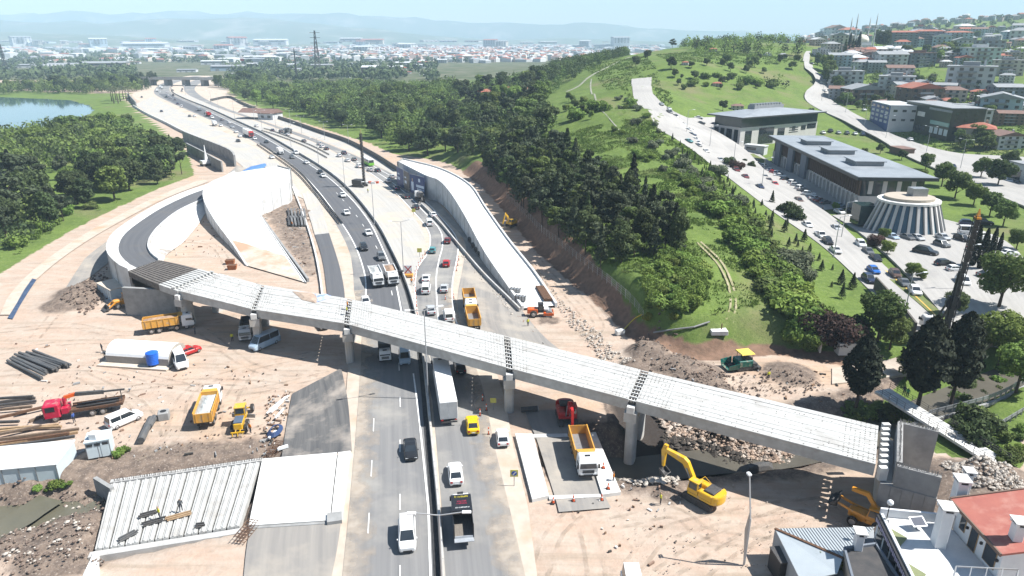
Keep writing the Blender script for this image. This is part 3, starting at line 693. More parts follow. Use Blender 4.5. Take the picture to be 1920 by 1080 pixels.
rw=mat("retaining_white",(0.56,0.56,0.555),(0.45,0.45,0.445),0.9,0.4,0.2,c3=(0.40,0.385,0.36),s3=0.2,t3=0.62)
A_L=[(440,322,.3),(395,345,.8),(345,362,2),(295,385,3.2),(245,415,4.8),(212,440,5.8),(200,462,6.5),(203,480,7),(222,499,7.4),(240,508,7.5)]
A_R=[(462,333,.3),(420,357,.8),(375,378,2),(335,398,3.2),(302,425,4.8),(285,447,5.8),(281,463,6.5),(286,475,7),(293,482,7.4),(300,487,7.5)]
rA,LA,RA=ramp("curved approach ramp with dark new asphalt between pale walls",A_L,A_R,concrete_white,rw)
iA=[a.lerp(b,.27) for a,b in zip(LA,RA)]; jA=[a.lerp(b,.93) for a,b in zip(LA,RA)]
MB().strip([p + V3((0,0,.03)) for p in iA],[p + V3((0,0,.03)) for p in jA]).build("asphalt_lane",asphalt_dark,rA)
foot=spl(PL([(480,345,0),(430,368,0),(392,392,0),(372,420,0),(345,452,0),(325,468,0),(312,478,0),(308,486,0),(306,492,0),(304,497,0)]),40)
MB().strip([p - V3((0,0,.3)) for p in RA],foot).build("concrete_apron",concrete_white,rA)
mb=MB(); vquad(mb,P(238,590,0),P(332,596,0),0.8,-.4,5.9); mb.build("end_wall",concrete_grey,rA)
B_L=[(460,497,.12),(435,458,1.5),(400,410,3.4),(381,372,5),(385,350,5.5),(410,335,6),(455,322,6.5),(520,312,7)]
B_R=[(575,530,.12),(530,465,.7),(490,405,1.8),(488,385,3.2),(503,365,5.5),(520,354,6),(543,342,6.5),(543,318,7)]
bright=mat("concrete_bright",(0.68,0.675,0.65),(0.57,0.56,0.535),0.9,0.5,0.2,c3=(0.42,0.36,0.30),s3=0.12,t3=0.63)
rB,LB,RB=ramp("bright white unfinished ramp beside the stacked formwork, widening away from the flyover",B_L,B_R,bright,rw,kh=.16)
C_L=[(978,578,.4),(945,530,1.5),(905,470,3),(870,405,5),(843,362,6.5),(822,340,7.3),(800,332,7.6),(772,318,8),(747,305,8)]
C_R=[(1045,572,.4),(1003,510,1.5),(955,450,3),(912,390,5),(885,350,6.5),(850,327,7.5),(815,313,8),(775,303,8),(757,299,8)]
drt=mat("ramp_dirt",(0.42,0.35,0.28),(0.50,0.45,0.39),.95,.5,.1,c3=(.40,.26,.18),s3=.12,t3=.55)
MB().strip([a.lerp(b,.06) + V3((0,0,.03)) for a,b in zip(LB,RB)][:8],[a.lerp(b,.94) + V3((0,0,.03)) for a,b in zip(LB,RB)][:8]).build("dirt_cover",drt,rB)
rC,LC,RC=ramp("long white ramp with banners on its wall, below the pine wood",C_L,C_R,bright,rw)
mb=MB(); vquad(mb,LC[-1],RC[-1],0.6,-.3,8.4); mb.build("end_wall",concrete_grey,rC)
mb=MB(); vquad(mb,LB[-1],RB[-1],0.6,-.3,7.4); mb.build("end_wall",concrete_grey,rB)
navy=mat("banner_navy",(0.018,0.035,0.12),(0.03,0.055,0.16),0.5,0.5,0.4)
brown_b=mat("banner_brown",(0.10,0.085,0.075),(0.06,0.055,0.06),0.5,0.8,0.4)
pale=paint("banner_pale",(0.55,0.62,0.72),0.5); skin_b=paint("banner_skin",(0.42,0.30,0.25),0.6)
def banner(label,a,b,ztop,zbot,m,figure):
 a=V3((a.x,a.y,0)); b=V3((b.x,b.y,0)); d=(b - a); L=d.length; d.normalize(); nrm=V3((d.y,-d.x,0))
 if nrm.y > 0: nrm=-nrm
 t=thing("banner",label, "banner",a + nrm * 0.12)
 q=lambda u,z,o: d * (u * L) + V3((0,0,z)) + nrm * o
 def plate(nm,u0,u1,z0,z1,o,mm):
  mb=MB(); mb.add([q(u0,z0,o),q(u1,z0,o),q(u1,z1,o),q(u0,z1,o),q(u0,z0,o - .06),q(u1,z0,o - .06),q(u1,z1,o - .06),q(u0,z1,o - .06)],[(0,1,2,3),(7,6,5,4),(0,4,5,1),(1,5,6,2),(2,6,7,3),(3,7,4,0)]); return mb.build(nm,mm,t)
 plate("sheet",0,1,zbot,ztop,.06,m); H_=ztop - zbot
 plate("frame_rail",0,1,ztop,ztop + .15,.1,steel); plate("frame_rail",0,1,zbot - .15,zbot,.1,steel)
 if figure:
  plate("portrait",.08,.24,zbot + H_ * .15,zbot + H_ * .62,.075,pale); plate("portrait",.13,.20,zbot + H_ * .63,zbot + H_ * .8,.075,skin_b)
  plate("lettering",.42,.95,zbot + H_ * .38,zbot + H_ * .52,.075,pale); plate("lettering",.48,.95,zbot + H_ * .22,zbot + H_ * .32,.075,pale)
  plate("emblem",.58,.70,zbot + H_ * .68,zbot + H_ * .86,.075,pale); plate("panel",.86,.96,zbot + .1,zbot + H_ * .14,.075,pale)
 else:
  plate("lettering",.12,.5,zbot + H_ * .35,zbot + H_ * .5,.075,pale); plate("lettering",.16,.45,zbot + H_ * .62,zbot + H_ * .7,.075,pale)
banner("dark banner with brown half at the far corner of the white ramp",P(746,350,0),P(758,357,0),7.8,.8,navy,False)
banner("brown faded banner between the two blue ones on the ramp wall",P(759.5,358,0),P(769,364,0),7.8,.8,brown_b,False)
banner("navy banner with a portrait and pale lettering on the white ramp wall",P(771,365,0),P(798,373,0),7.6,.9,navy,True)
gb=thing("girder_bridge", "unfinished small bridge of side by side white girders over the muddy creek", "bridge")
gn0,gn1=P(178,1030,.2),P(452,985,.2); gf0,gf1=P(208,908,.2),P(490,866,.2)
NGi=20
for k in range(NGi):
 u0=k / NGi; u1=(k + (.74 if k % 2 else .93)) / NGi; mb=MB()
 a,b,c,d_=gn0.lerp(gn1,u0),gn0.lerp(gn1,u1),gf0.lerp(gf1,u1),gf0.lerp(gf1,u0); z=rng.uniform(-.03,.03)
 m1=a.lerp(b,.38); m2=a.lerp(b,.62); m3=d_.lerp(c,.38); m4=d_.lerp(c,.62)
 up=V3((0,0,z)); rid=V3((0,0,.13 + z)); dn=V3((0,0,-1.1))
 mb.loft([[a + dn,b + dn,b + up,m2 + up,m2 + rid,m1 + rid,m1 + up,a + up],[d_ + dn,c + dn,c + up,m4 + up,m4 + rid,m3 + rid,m3 + up,d_ + up]])
 mb.build("girder",deck_conc,gb)
mb=MB(); vquad(mb,gn0 + V3((-.3,-1.0,0)),gn1 + V3((.2,-1.0,0)),.9,-2.6,-.06); mb.build("front_beam",concrete,gb)
mb=MB(); vquad(mb,gf0 + V3((-.3,.25,0)),gf1 + V3((0,.25,0)),0.7,-2.6,.25); mb.build("back_beam",concrete,gb)
MB().prism([tuple(P(*v,.3))[:2] for v in ((150,1090),(176,1034),(185,1036),(186,1090))],-2.6,.3).build("corner_block",concrete_white,gb)
mb=MB(); rebar(mb,gf0 + V3((0,.5,0)),gf1 + V3((0,.5,0)),.25,130,.45); rebar(mb,gn0 + V3((-1.0,-2.2,0)),gn0 + V3((-.4,-1.2,0)),.3,30,.4)
tag(mb.build("rebar",mat("rebar_dark",(0.12,0.10,0.09),None,0.8),gb),kind='stuff')
ww=MB(); vquad(ww,P(176,905,0),P(208,925,0),.5,-2.6,.7); ww.build("wing_wall",concrete_grey,gb)
sl=thing("bridge_slab", "wide white concrete slab between the girders and the dark asphalt", "slab")
def slab(nm,pts,z0,z1,m,par): return MB().prism([tuple(p)[:2] for p in PL(pts,z1)],z0,z1,m and 0).build(nm,m,par)
slab("slab",[(492,860),(632,848),(618,975),(466,985)],-.6,.22,bright,sl)
slab("edge_slab",[(634,848),(657,845),(641,973),(620,975)],-.6,.32,concrete_white,sl)
slab("kerb_beam",[(466,987),(640,976),(640,980),(466,991)],-.4,.12,concrete_grey,sl)
slab("parapet_post",[(613,962),(641,958),(641,975),(613,979)],-.4,.5,concrete_grey,sl)
cb=thing("culvert_bridge", "short road bridge with two white edge slabs where the tipper stands", "bridge")
slab("edge_slab",[(966,813),(999,813),(1029,929),(998,936)],-1.5,.35,concrete_white,cb)
slab("edge_slab",[(1093,812),(1117,810),(1164,922),(1129,927)],-1.5,.35,concrete_white,cb)
slab("kerb_beam",[(1000,814),(1092,812),(1093,818),(1001,820)],-.4,.10,concrete_white,cb)
slab("kerb_beam",[(1029,929),(1129,926),(1130,931),(1030,936)],-.4,.14,concrete_white,cb)
def wallrun(t,nm,path,wd,ht,m,step,limit=300,prof=None,z0=-0.2):
 ln=plen(path); n=max(2,int(ln / step) + 1); s=spl(path,n)
 rest=MB()
 for i in range(n - 1):
  a,b=s[i],s[i + 1]; d=(b - a).normalized(); g=d * 0.03
  mb=MB() if i < limit else rest
  k=V3((-d.y,d.x,0)) * wd / 2; kt=k * (prof or 1)
  r=lambda c: [c - k + V3((0,0,z0)),c + k + V3((0,0,z0)),c + kt + V3((0,0,ht)),c - kt + V3((0,0,ht))]
  mb.loft([r(a + g),r(b - g)])
  if i < limit: mb.build(nm,m,t)
 if rest.v: tag(rest.build(nm,m,t),kind='stuff')
mbar=thing("median_barrier", "long concrete block barrier dividing the two highway carriageways", "barrier")
med=[(832,1100),(822,950),(812,850),(799,720),(786,620),(764,537),(733,468),(705,418),(659,361),(614,322),(548,281),(493,250),(443,227),(393,204),(348,186),(325,174),(321,164)]
wallrun(mbar, "barrier_block",PL(med),.55,.95,concrete,3.0,90,.5)
dstrip=mat("strip_dark",(0.030,0.030,0.032),(0.05,0.05,0.05),0.9,2)
MB().strip(*[[p + V3((o,0,.115)) for p in spl(PL(med),90)] for o in (-.95,-.25)]).build("dark_strip",dstrip,mbar)  # flat near-black strip along the left foot of the barrier blocks
def rail(label,pts,h=.75,rails=2,group=None,gap=4.0,m=None,name="guard_rail"):
 t=thing(name,label, "guard rail",(0,0,0),group=group); c=PL(pts) if not isinstance(pts[0],Vector) else pts; n=max(6,int(plen(spl(c,40)) / gap)); s=spl(c,n)
 pm=MB(); up=V3((0,0,1))
 for p in s: pm.box(p.x - .08,p.x + .08,p.y - .08,p.y + .08,p.z - .2,p.z + h)
 pm.build("posts",m or steel,t)
 for r in range(rails):
  mb=MB()
  for a,b in zip(s,s[1:]): mb.bar(a + up * (h - .12 - r * .35),b + up * (h - .12 - r * .35),.08,.24)
  mb.build("rail",m or steel,t)
 return t
rail("dark guard rail on the left edge of the oncoming lanes, near the formwork stacks",[(642,420),(618,390),(596,362),(560,322),(512,286),(488,270)],m=dark_steel)
rail("second dark guard rail just behind the one by the formwork stacks",[(636,421),(612,391),(588,361),(552,322),(504,287),(482,272)],m=dark_steel)
rail("dark guard rail across the median from the red lorry",[(613,297),(580,279),(545,264),(505,250),(490,246)],m=dark_steel)
rail("dark guard rail on the outer side, opposite the red lorry",[(617,291),(584,274),(548,260),(510,246),(495,242)],m=dark_steel)
def wall(label,pts,ht,wd,m,name="retaining_wall",cat="wall",step=8.0,part="wall_panel"):
 t=thing(name,label,cat); wallrun(t,part,PL(pts),wd,ht,m,step); return t
wall("dark sound wall along the outer edge of the far carriageway by the woods",[(745,322),(700,293),(650,267),(600,250),(550,232),(500,215),(455,196),(430,184),(395,190)],2.2,.4,dark_steel, "noise_barrier", "wall",6.0)
wall("grey retaining wall above the small sand pit, upper of two",[(345,262),(375,275),(410,289),(436,302),(442,312)],5.0,.8,wall_grey)
wall("grey retaining wall beside the parked white rig in the sand pit, lower of two",[(352,285),(380,300),(405,315),(418,322)],4.5,.6,wall_grey)
wall("low white wall between the service road and the lanes near the lake",[(250,200),(275,215),(310,232),(345,250),(400,272)],1.6,.5,concrete_white)
wall("short grey end wall by the palm trees",[(240,182),(252,195),(256,200)],4.0,.8,wall_grey)
wall("low concrete kerb wall along the toe of the banner ramp",[(790,385),(825,420),(860,462),(905,515),(950,560),(975,585)],.9,.35,concrete,step=4.0)
wall("stepped white kerb along the right edge of the formwork yard",[(548,350),(562,385),(575,420),(590,470),(600,520),(605,560)],.5,.4,concrete_white, "kerb_wall", "kerb")
wall("long concrete drain wall at the foot of the white ramp's right side",[(490,408),(520,450),(550,490),(578,528)],.8,.5,concrete_grey, "drain_wall", "wall")
car_paint=paint("car_paint",(0.7,0.7,0.7),0.28,0.5)
PAINTS={k: paint("paint_" + k,c,0.28,0.5,dusty=k in ("orange", "machine_yellow", "crimson", "signal_orange", "bottle_green")) for k,c in dict(white=(0.72,0.72,0.71),black=(0.018,0.019,0.022),grey=(0.12,0.125,0.13),silver=(0.42,0.43,0.44),red=(0.42,0.02,0.02),dark_red=(0.16,0.03,0.03),blue=(0.02,0.12,0.42),dark_blue=(0.02,0.03,0.07),teal=(0.08,0.26,0.27),yellow=(0.72,0.46,0.01),beige=(0.36,0.31,0.24),brown=(0.10,0.06,0.045),orange=(0.62,0.27,0.03),pale_blue=(0.36,0.46,0.56),green=(0.18,0.48,0.05),bottle_green=(0.0,0.10,0.075),crimson=(0.42,0.015,0.05),machine_yellow=(0.66,0.38,0.02),signal_orange=(0.70,0.12,0.02)).items()}
rim_m=mat("rim_alloy",(0.40,0.40,0.41),None,0.35,2,0.5,0.6)
trim=mat("trim_black",(0.03,0.03,0.032),None,0.6,2)
_wheels={}
def wheel_mesh(r,wd):
 k=(round(r,3),round(wd,3))
 if k not in _wheels:
  t=MB(); n=18
  prof=[(r * .62,-wd / 2),(r * .93,-wd / 2),(r,-wd * .32),(r,wd * .32),(r * .93,wd / 2),(r * .62,wd / 2)]
  t.loft([[(p[0] * math.cos(a),p[1],p[0] * math.sin(a)) for p in prof] for a in [2 * math.pi * i / n for i in range(n + 1)]],caps=False)
  tyre=t.build("tyre",rubber); COL.objects.unlink(tyre)
  rm=MB()
  rm.cyl((0,-wd * .42,0),(0,wd * .42,0),r * .63,n=14)
  for s in (-1,1): rm.cyl((0,s * wd * .40,0),(0,s * wd * .52,0),r * .2,r * .14,8)
  rim=rm.build("rim",rim_m); COL.objects.unlink(rim)
  _wheels[k]=(tyre.data,rim.data)
 return _wheels[k]
def wheel(par,x,y,r,wd):
 ty,ri=wheel_mesh(r,wd)
 a=bpy.data.objects.new("wheel",ty); COL.objects.link(a); a.parent=par; a.location=(x,y,r)
 b=bpy.data.objects.new("rim",ri); COL.objects.link(b); b.parent=a
 return a
def quadpart(name,pts,m,par,th=0.02):
 """a thin pane from four corners given anticlockwise seen from outside"""
 p=[Vector(q) for q in pts]; nrm=(p[1] - p[0]).cross(p[3] - p[0]).normalized() * th
 mb=MB(); mb.add([q + nrm for q in p] + [q - nrm * .3 for q in p],[(0,1,2,3),(0,4,5,1),(1,5,6,2),(2,6,7,3),(3,7,4,0)])
 return mb.build(name,m,par)
def make_car(name,cat,L,Wd,belt,H,rb,rr,fr,fb,hood,nose,tail,rw_=0.31,bed=None):
 """rb/rr: foot and top of the rear glass, fr/fb: top and foot of the windscreen (x from the middle)"""
 t=thing(name, "plain " + cat,cat); w=Wd / 2; x0,x1=-L / 2,L / 2
 st=[(x0,.80,.42,tail - .16),(x0 + .07,.93,.26,tail - .02),(x0 + .45,1,.2,tail + .02),(rb,1,.2,belt),((rb + fb) / 2,1,.2,belt),(fb,1,.2,belt - .02),(x1 - .55,.99,.2,hood),(x1 - .12,.92,.25,nose),(x1,.78,.4,nose - .16)]
 rings=[]
 for x,k,zb,zt in st:
  ww=w * k
  rings.append([(x,-ww * .9,zb),(x,-ww,zb + .18),(x,-ww,zt - .14),(x,-ww * .9,zt - .02),(x,-ww * .5,zt + .03),(x,ww * .5,zt + .03),(x,ww * .9,zt - .02),(x,ww,zt - .14),(x,ww,zb + .18),(x,ww * .9,zb)])
 mb=MB(); mb.loft(rings)
 wb,wt=w * .9,w * .76
 rz=H; zb=belt - .04
 g=[[(rb,-wb * .96,zb),(rb,wb * .96,zb)],[(rr,-wt,rz - .05),(rr,wt,rz - .05)],[((rr + fr) / 2,-wt * 1.02,rz),((rr + fr) / 2,wt * 1.02,rz)],[(fr,-wt,rz - .04),(fr,wt,rz - .04)],[(fb,-wb,zb),(fb,wb,zb)]]
 vs=[]
 for a,b in g: vs += [a,b]
 vs += [(rr,-wb,zb),(rr,wb,zb),((rr + fr) / 2,-wb,zb),((rr + fr) / 2,wb,zb),(fr,-wb,zb),(fr,wb,zb)]
 mb.add(vs,[(0,2,3,1),(2,4,5,3),(4,6,7,5),(6,8,9,7),(0,10,2),(10,12,4,2),(12,14,6,4),(14,8,6),(1,3,11),(3,5,13,11),(5,7,15,13),(7,9,15)])
 if bed:
  pass
 body=mb.build("body",car_paint,t,smooth=False)
 L3=lambda a,b,f: Vector(a).lerp(Vector(b),f)
 A,B=Vector(g[4][0]),Vector(g[4][1]); C_,D_=Vector(g[3][1]),Vector(g[3][0])
 def inset(p,k): c=sum(p,Vector()) / 4; return [c + (q - c) * k for q in p]
 quadpart("windscreen",inset([A,B,C_,D_],.90),glass,t)
 A,B=Vector(g[0][1]),Vector(g[0][0]); C_,D_=Vector(g[1][0]),Vector(g[1][1])
 quadpart("rear_window",inset([A,B,C_,D_],.86),glass,t)
 for s in (-1,1):
  y0,y1=s * wb,s * wt; mid=(rr + fr) / 2
  e=.06; zt=rz - .13; zl=zb + .07; f=(zt - zb) / (rz - zb)
  yl,yt=y0 + (y1 - y0) * .1,y0 + (y1 - y0) * f
  p1=[V3((mid + .04,yl,zl)),V3((fb - .28,yl,zl)),V3((fr - .06,yt,zt)),V3((mid + .04,yt,zt))]
  p2=[V3((rb + .30,yl,zl)),V3((mid - .04,yl,zl)),V3((mid - .04,yt,zt)),V3((rr + .06,yt,zt))]
  for p in (p1,p2): quadpart("side_window",p if s < 0 else p[::-1],glass,t)
  for x,nm,m,zz_ in ((x1 - .14, "headlight",lamp_glass,nose),(x0 + .08, "tail_light",tail_red,tail - .02)):
   h=MB(); h.box(x - .1,x + .12 if x > 0 else x + .1,s * w * .62 - .19,s * w * .62 + .19,zz_ - .25,zz_ - .09);
   if x < 0: h=MB().box(x - .1,x + .06,s * w * .68 - .15,s * w * .68 + .15,zz_ - .3,zz_ - .06)
   h.build(nm,m,t)
  mi=MB(); mi.box(fb - .35,fb - .2,s * (w + .02),s * (w + .14),belt - .02,belt + .1); mi.build("mirror",car_paint,t)
  for x in (x0 + L * .19,x1 - L * .18): wheel(t,x,s * (w - .09),rw_,.21)
 b=MB(); b.box(x1 - .03,x1 + .035,-w * .5,w * .5,.32,.5); b.box(x0 - .03,x0 + .04,-w * .6,w * .6,.3,.42); b.build("bumper_trim",trim,t)
 pl=MB(); pl.box(x0 - .045,x0 - .02,-.26,.26,.52,.63); pl.build("number_plate",white_paint,t)
 return freeze(t)
SEDAN=make_car("car", "sedan",4.55,1.82,.94,1.45,-1.75,-.95,.25,1.15,.88,.74,.96)
HATCH=make_car("car", "hatchback",4.05,1.76,.96,1.50,-1.85,-1.35,.15,1.0,.90,.76,.92)
SUV=make_car("car", "SUV",4.5,1.88,1.08,1.72,-2.05,-1.6,.3,1.1,1.05,.90,1.02,.35)
VAN=make_car("van", "van",4.9,1.95,1.15,1.95,-2.36,-2.2,.75,1.65,1.12,.92,1.1,.33)
BIGVAN=make_car("van", "tall van",5.9,2.05,1.35,2.55,-2.88,-2.75,1.5,2.35,1.28,1.0,1.3,.35)
MINIBUS=BIGVAN
def make_pickup():
 t=thing("pickup_truck", "plain pickup", "pickup"); w=.92
 b=MB(); b.cbox(.2,2.6,-w,w,.35,1.0,.12); b.loft([[(-.25,-w * .95,.98),(-.25,w * .95,.98),(1.15,w * .95,.98),(1.15,-w * .95,.98)],[(-.1,-w * .8,1.7),(-.1,w * .8,1.7),(.55,w * .8,1.7),(.55,-w * .8,1.7)]])
 b.box(-2.6,.2,-w,w,.4,.62); b.box(-2.6,.2,-w,-w + .08,.62,1.02); b.box(-2.6,.2,w - .08,w,.62,1.02); b.box(-2.6,-2.52,-w + .08,w - .08,.62,1.02); b.build("body",car_paint,t)
 MB().box(-2.5,.18,-w + .09,w - .09,.62,.645).build("bed_floor",trim,t)
 quadpart("windscreen",[(1.12,-.78,1.04),(1.12,.78,1.04),(.58,.68,1.66),(.58,-.68,1.66)],glass,t)
 for s in (-1,1):
  p=[(-.1,s * .87,1.05),(.85,s * .87,1.05),(.45,s * .76,1.6),(0,s * .76,1.6)]; quadpart("side_window",p if s < 0 else p[::-1],glass,t)
  for x in (-1.6,1.6): wheel(t,x,s * .84,.37,.24)
  MB().box(2.52,2.63,s * .6 - .16,s * .6 + .16,.7,.88).build("headlight",lamp_glass,t)
 return freeze(t)
PICKUP=make_pickup()
cab_paint=paint("cab_paint",(0.72,0.72,0.71)); bed_paint=paint("bed_paint",(0.58,0.30,0.05),0.5,dusty=1)
def cab(t,x0,x1,w,zb,H,sleeper=False):
 mb=MB(); f=x1
 sec=lambda z,i,fr: [(x0 + i * .5,-w + i,z),(f - fr,-w + i,z),(f - fr,w - i,z),(x0 + i * .5,w - i,z)]
 mb.loft([sec(zb,0,.05),sec(zb + .9,0,0),sec(H - .75,0.02,.10),sec(H - .12,.1,.42),sec(H,.25,.62)])
 c=mb.build("cab",cab_paint,t)
 quadpart("windscreen",[(f - .02,-w * .88,zb + 1.0),(f - .02,w * .88,zb + 1.0),(f - .16,w * .84,H - .62),(f - .16,-w * .84,H - .62)],glass,c,.04)
 for s in (-1,1):
  p=[(x0 + .75,s * w,zb + 1.1),(f - .2,s * w,zb + 1.0),(f - .35,s * (w - .03),H - .75),(x0 + .75,s * (w - .03),H - .75)]
  quadpart("side_window",p if s < 0 else p[::-1],glass,c,.03)
  MB().box(f - .03,f + .05,s * w * .68 - .22,s * w * .68 + .22,zb + .12,zb + .34).build("headlight",lamp_glass,c)
  m=MB(); m.box(f - .2,f + .02,s * (w + .14) - .1,s * (w + .14) + .1,H - 1.25,H - .7); m.bar((f - .12,s * w,H - .8),(f - .12,s * (w + .2),H - .72),.05,.05); m.build("mirror",trim,c)
 g=MB();
 for z in (.42,.58,.74): g.box(f - .02,f + .03,-w * .62,w * .62,zb + z - .05,zb + z + .05)
 g.box(f - .04,f + .06,-w,w,zb - .12,zb + .1); g.build("grille",trim,c)
 MB().box(x0 + .9,x0 + 1.3,-.35,.35,H,H + .05).build("roof_hatch",trim,c)
 return c
def chassis(t,x0,x1,axles,w=1.2,r=.52):
 mb=MB()
 for s in (-1,1): mb.box(x0,x1,s * .42 - .08,s * .42 + .08,.72,.98)
 for x in axles: mb.cyl((x,-w + .2,r),(x,w - .2,r),.1,n=8)
 mb.box(-.2,.9,w - .6,w - .08,.5,1.0); mb.box(-.2,.9,-w + .08,-w + .6,.5,1.0)
 for x in axles[:]:
  for s in (-1,1): mb.box(x - .5,x + .5,s * (w - .15) - .16,s * (w - .15) + .16,r * 2 + .04,r * 2 + .08)
 mb.build("chassis",dark_steel,t)
 for x in axles:
  for s in (-1,1): wheel(t,x,s * (w - .17),r,.32)
def tipper_bed(t,x0,x1,zf,zt,w=1.25,load=None,lip=True):
 b=MB()
 th=.1
 b.box(x0,x1,-w,w,zf - .12,zf)
 for s in (-1,1):
  b.loft([[(x0,s * w,zf),(x0,s * (w - th),zf),(x0,s * (w - th),zt),(x0,s * w,zt)][::(1 if s > 0 else -1)],[(x1,s * w,zf),(x1,s * (w - th),zf),(x1,s * (w - th),zt),(x1,s * w,zt)][::(1 if s > 0 else -1)]])
  b.box(x0,x1,s * w - .07,s * w + .07,zt - .01,zt + .09)
  for i in range(6):
   x=x0 + (x1 - x0) * (i + .5) / 6; b.box(x - .06,x + .06,s * (w + .05) - .05,s * (w + .05) + .05,zf - .05,zt - .02)
 b.box(x1 - th,x1,-w + .11,w - .11,zf,zt + .15)
 if lip: b.loft([[(x1 - .1,-w + .05,zt + .12),(x1 - .1,w - .05,zt + .12),(x1 - .1,w - .05,zt + .2),(x1 - .1,-w + .05,zt + .2)],[(x1 + .75,-w + .2,zt + .2),(x1 + .75,w - .2,zt + .2),(x1 + .75,w - .2,zt + .28),(x1 + .75,-w + .2,zt + .28)]])
 bed=b.build("tipper_body",bed_paint,t)
 g=MB(); g.box(x0 - .09,x0 - .01,-w,w,zf - .1,zt - .06);
 for y in (-.9,0,.9): g.box(x0 - .14,x0 - .08,y - .06,y + .06,zf,zt - .1)
 g.build("tailgate",bed_paint,bed)
 MB().box(x0 + .05,x1 - .15,-w + .13,w - .13,zf + .004,zf + .03).build("bed_floor",steel,bed)
 if load:
  n,k=14,7; vs=[]
  for i in range(n + 1):
   for j in range(k + 1):
    u,v=i / n,j / k; e=min(u,1 - u,v * .6,.6 - v * .6) * 4
    vs.append((x0 + .06 + (x1 - .18 - x0) * u,(-w + .12) + (2 * w - .24) * v,zt - .35 + min(1,e) * .45 + rng.uniform(-.06,.06)))
  MB().add(vs,[(i * (k + 1) + j,(i + 1) * (k + 1) + j,(i + 1) * (k + 1) + j + 1,i * (k + 1) + j + 1) for i in range(n) for j in range(k)]).build("load",load,bed)
 return bed
sand=mat("sand_load",(0.34,0.24,0.17),(0.26,0.17,0.12),0.95,2.0,0.1)
tarp_grey=mat("tarpaulin_grey",(0.42,0.43,0.42),(0.34,0.35,0.34),0.7,1.2,0.3,bump=.05)
def make_tipper(load=None,bed=True):
 t=thing("tipper_truck", "plain tipper truck", "tipper truck")
 chassis(t,-4.3,2.9,[-3.2,-1.85,1.2,2.9]); cab(t,2.2,4.35,1.22,.75,3.0)
 b=tipper_bed(t,-4.5,1.75,1.35,2.75,load=load)
 return t
TIPPER=freeze(make_tipper()); TIPPER_L=freeze(make_tipper(sand)); TIPPER_T=freeze(make_tipper(tarp_grey))
dp=MB(); dp.box(-3.4,-.9,-1.40,-1.37,1.75,2.35)
def make_semi():
 t=thing("articulated_lorry", "plain lorry", "lorry")
 chassis(t,-6.0,6.0,[-5.6,-4.3,-3.0,4.0,7.3],1.22); cab(t,6.1,8.4,1.24,.8,3.7)
 b=MB(); b.cbox(-7.6,5.7,-1.28,1.28,1.2,4.0,.04); tr_=b.build("trailer",PAINTS["white"],t)
 d=MB();
 for s in (-1,1): d.box(-7.64,-7.605,s * .63 - .6,s * .63 + .6,1.3,3.9)
 d.build("rear_door",mat("trailer_door",(0.42,0.43,0.44),(0.33,0.34,0.35),0.6,1.0),tr_)
 u=MB(); u.box(-7.62,-7.45,-1.2,1.2,.55,.75); u.build("underrun_bar",dark_steel,tr_)
 for s in (-1,1): MB().box(-7.66,-7.6,s * 1.0 - .16,s * 1.0 + .16,.95,1.1).build("tail_light",tail_red,tr_)
 return freeze(t)
SEMI=make_semi()
def make_boxtruck():
 t=thing("box_truck", "plain box truck", "truck")
 chassis(t,-3.2,2.4,[-2.0,2.2],1.1,.42); cab(t,1.6,3.3,1.02,.6,2.35)
 MB().cbox(-3.4,1.45,-1.1,1.1,.95,3.0,.04).build("cargo_box",bed_paint,t)
 for s in (-1,1): MB().box(-3.44,-3.4,s * .54 - .5,s * .54 + .5,1.0,2.9).build("rear_door",steel,t)
 return freeze(t)
BOXTRUCK=make_boxtruck()
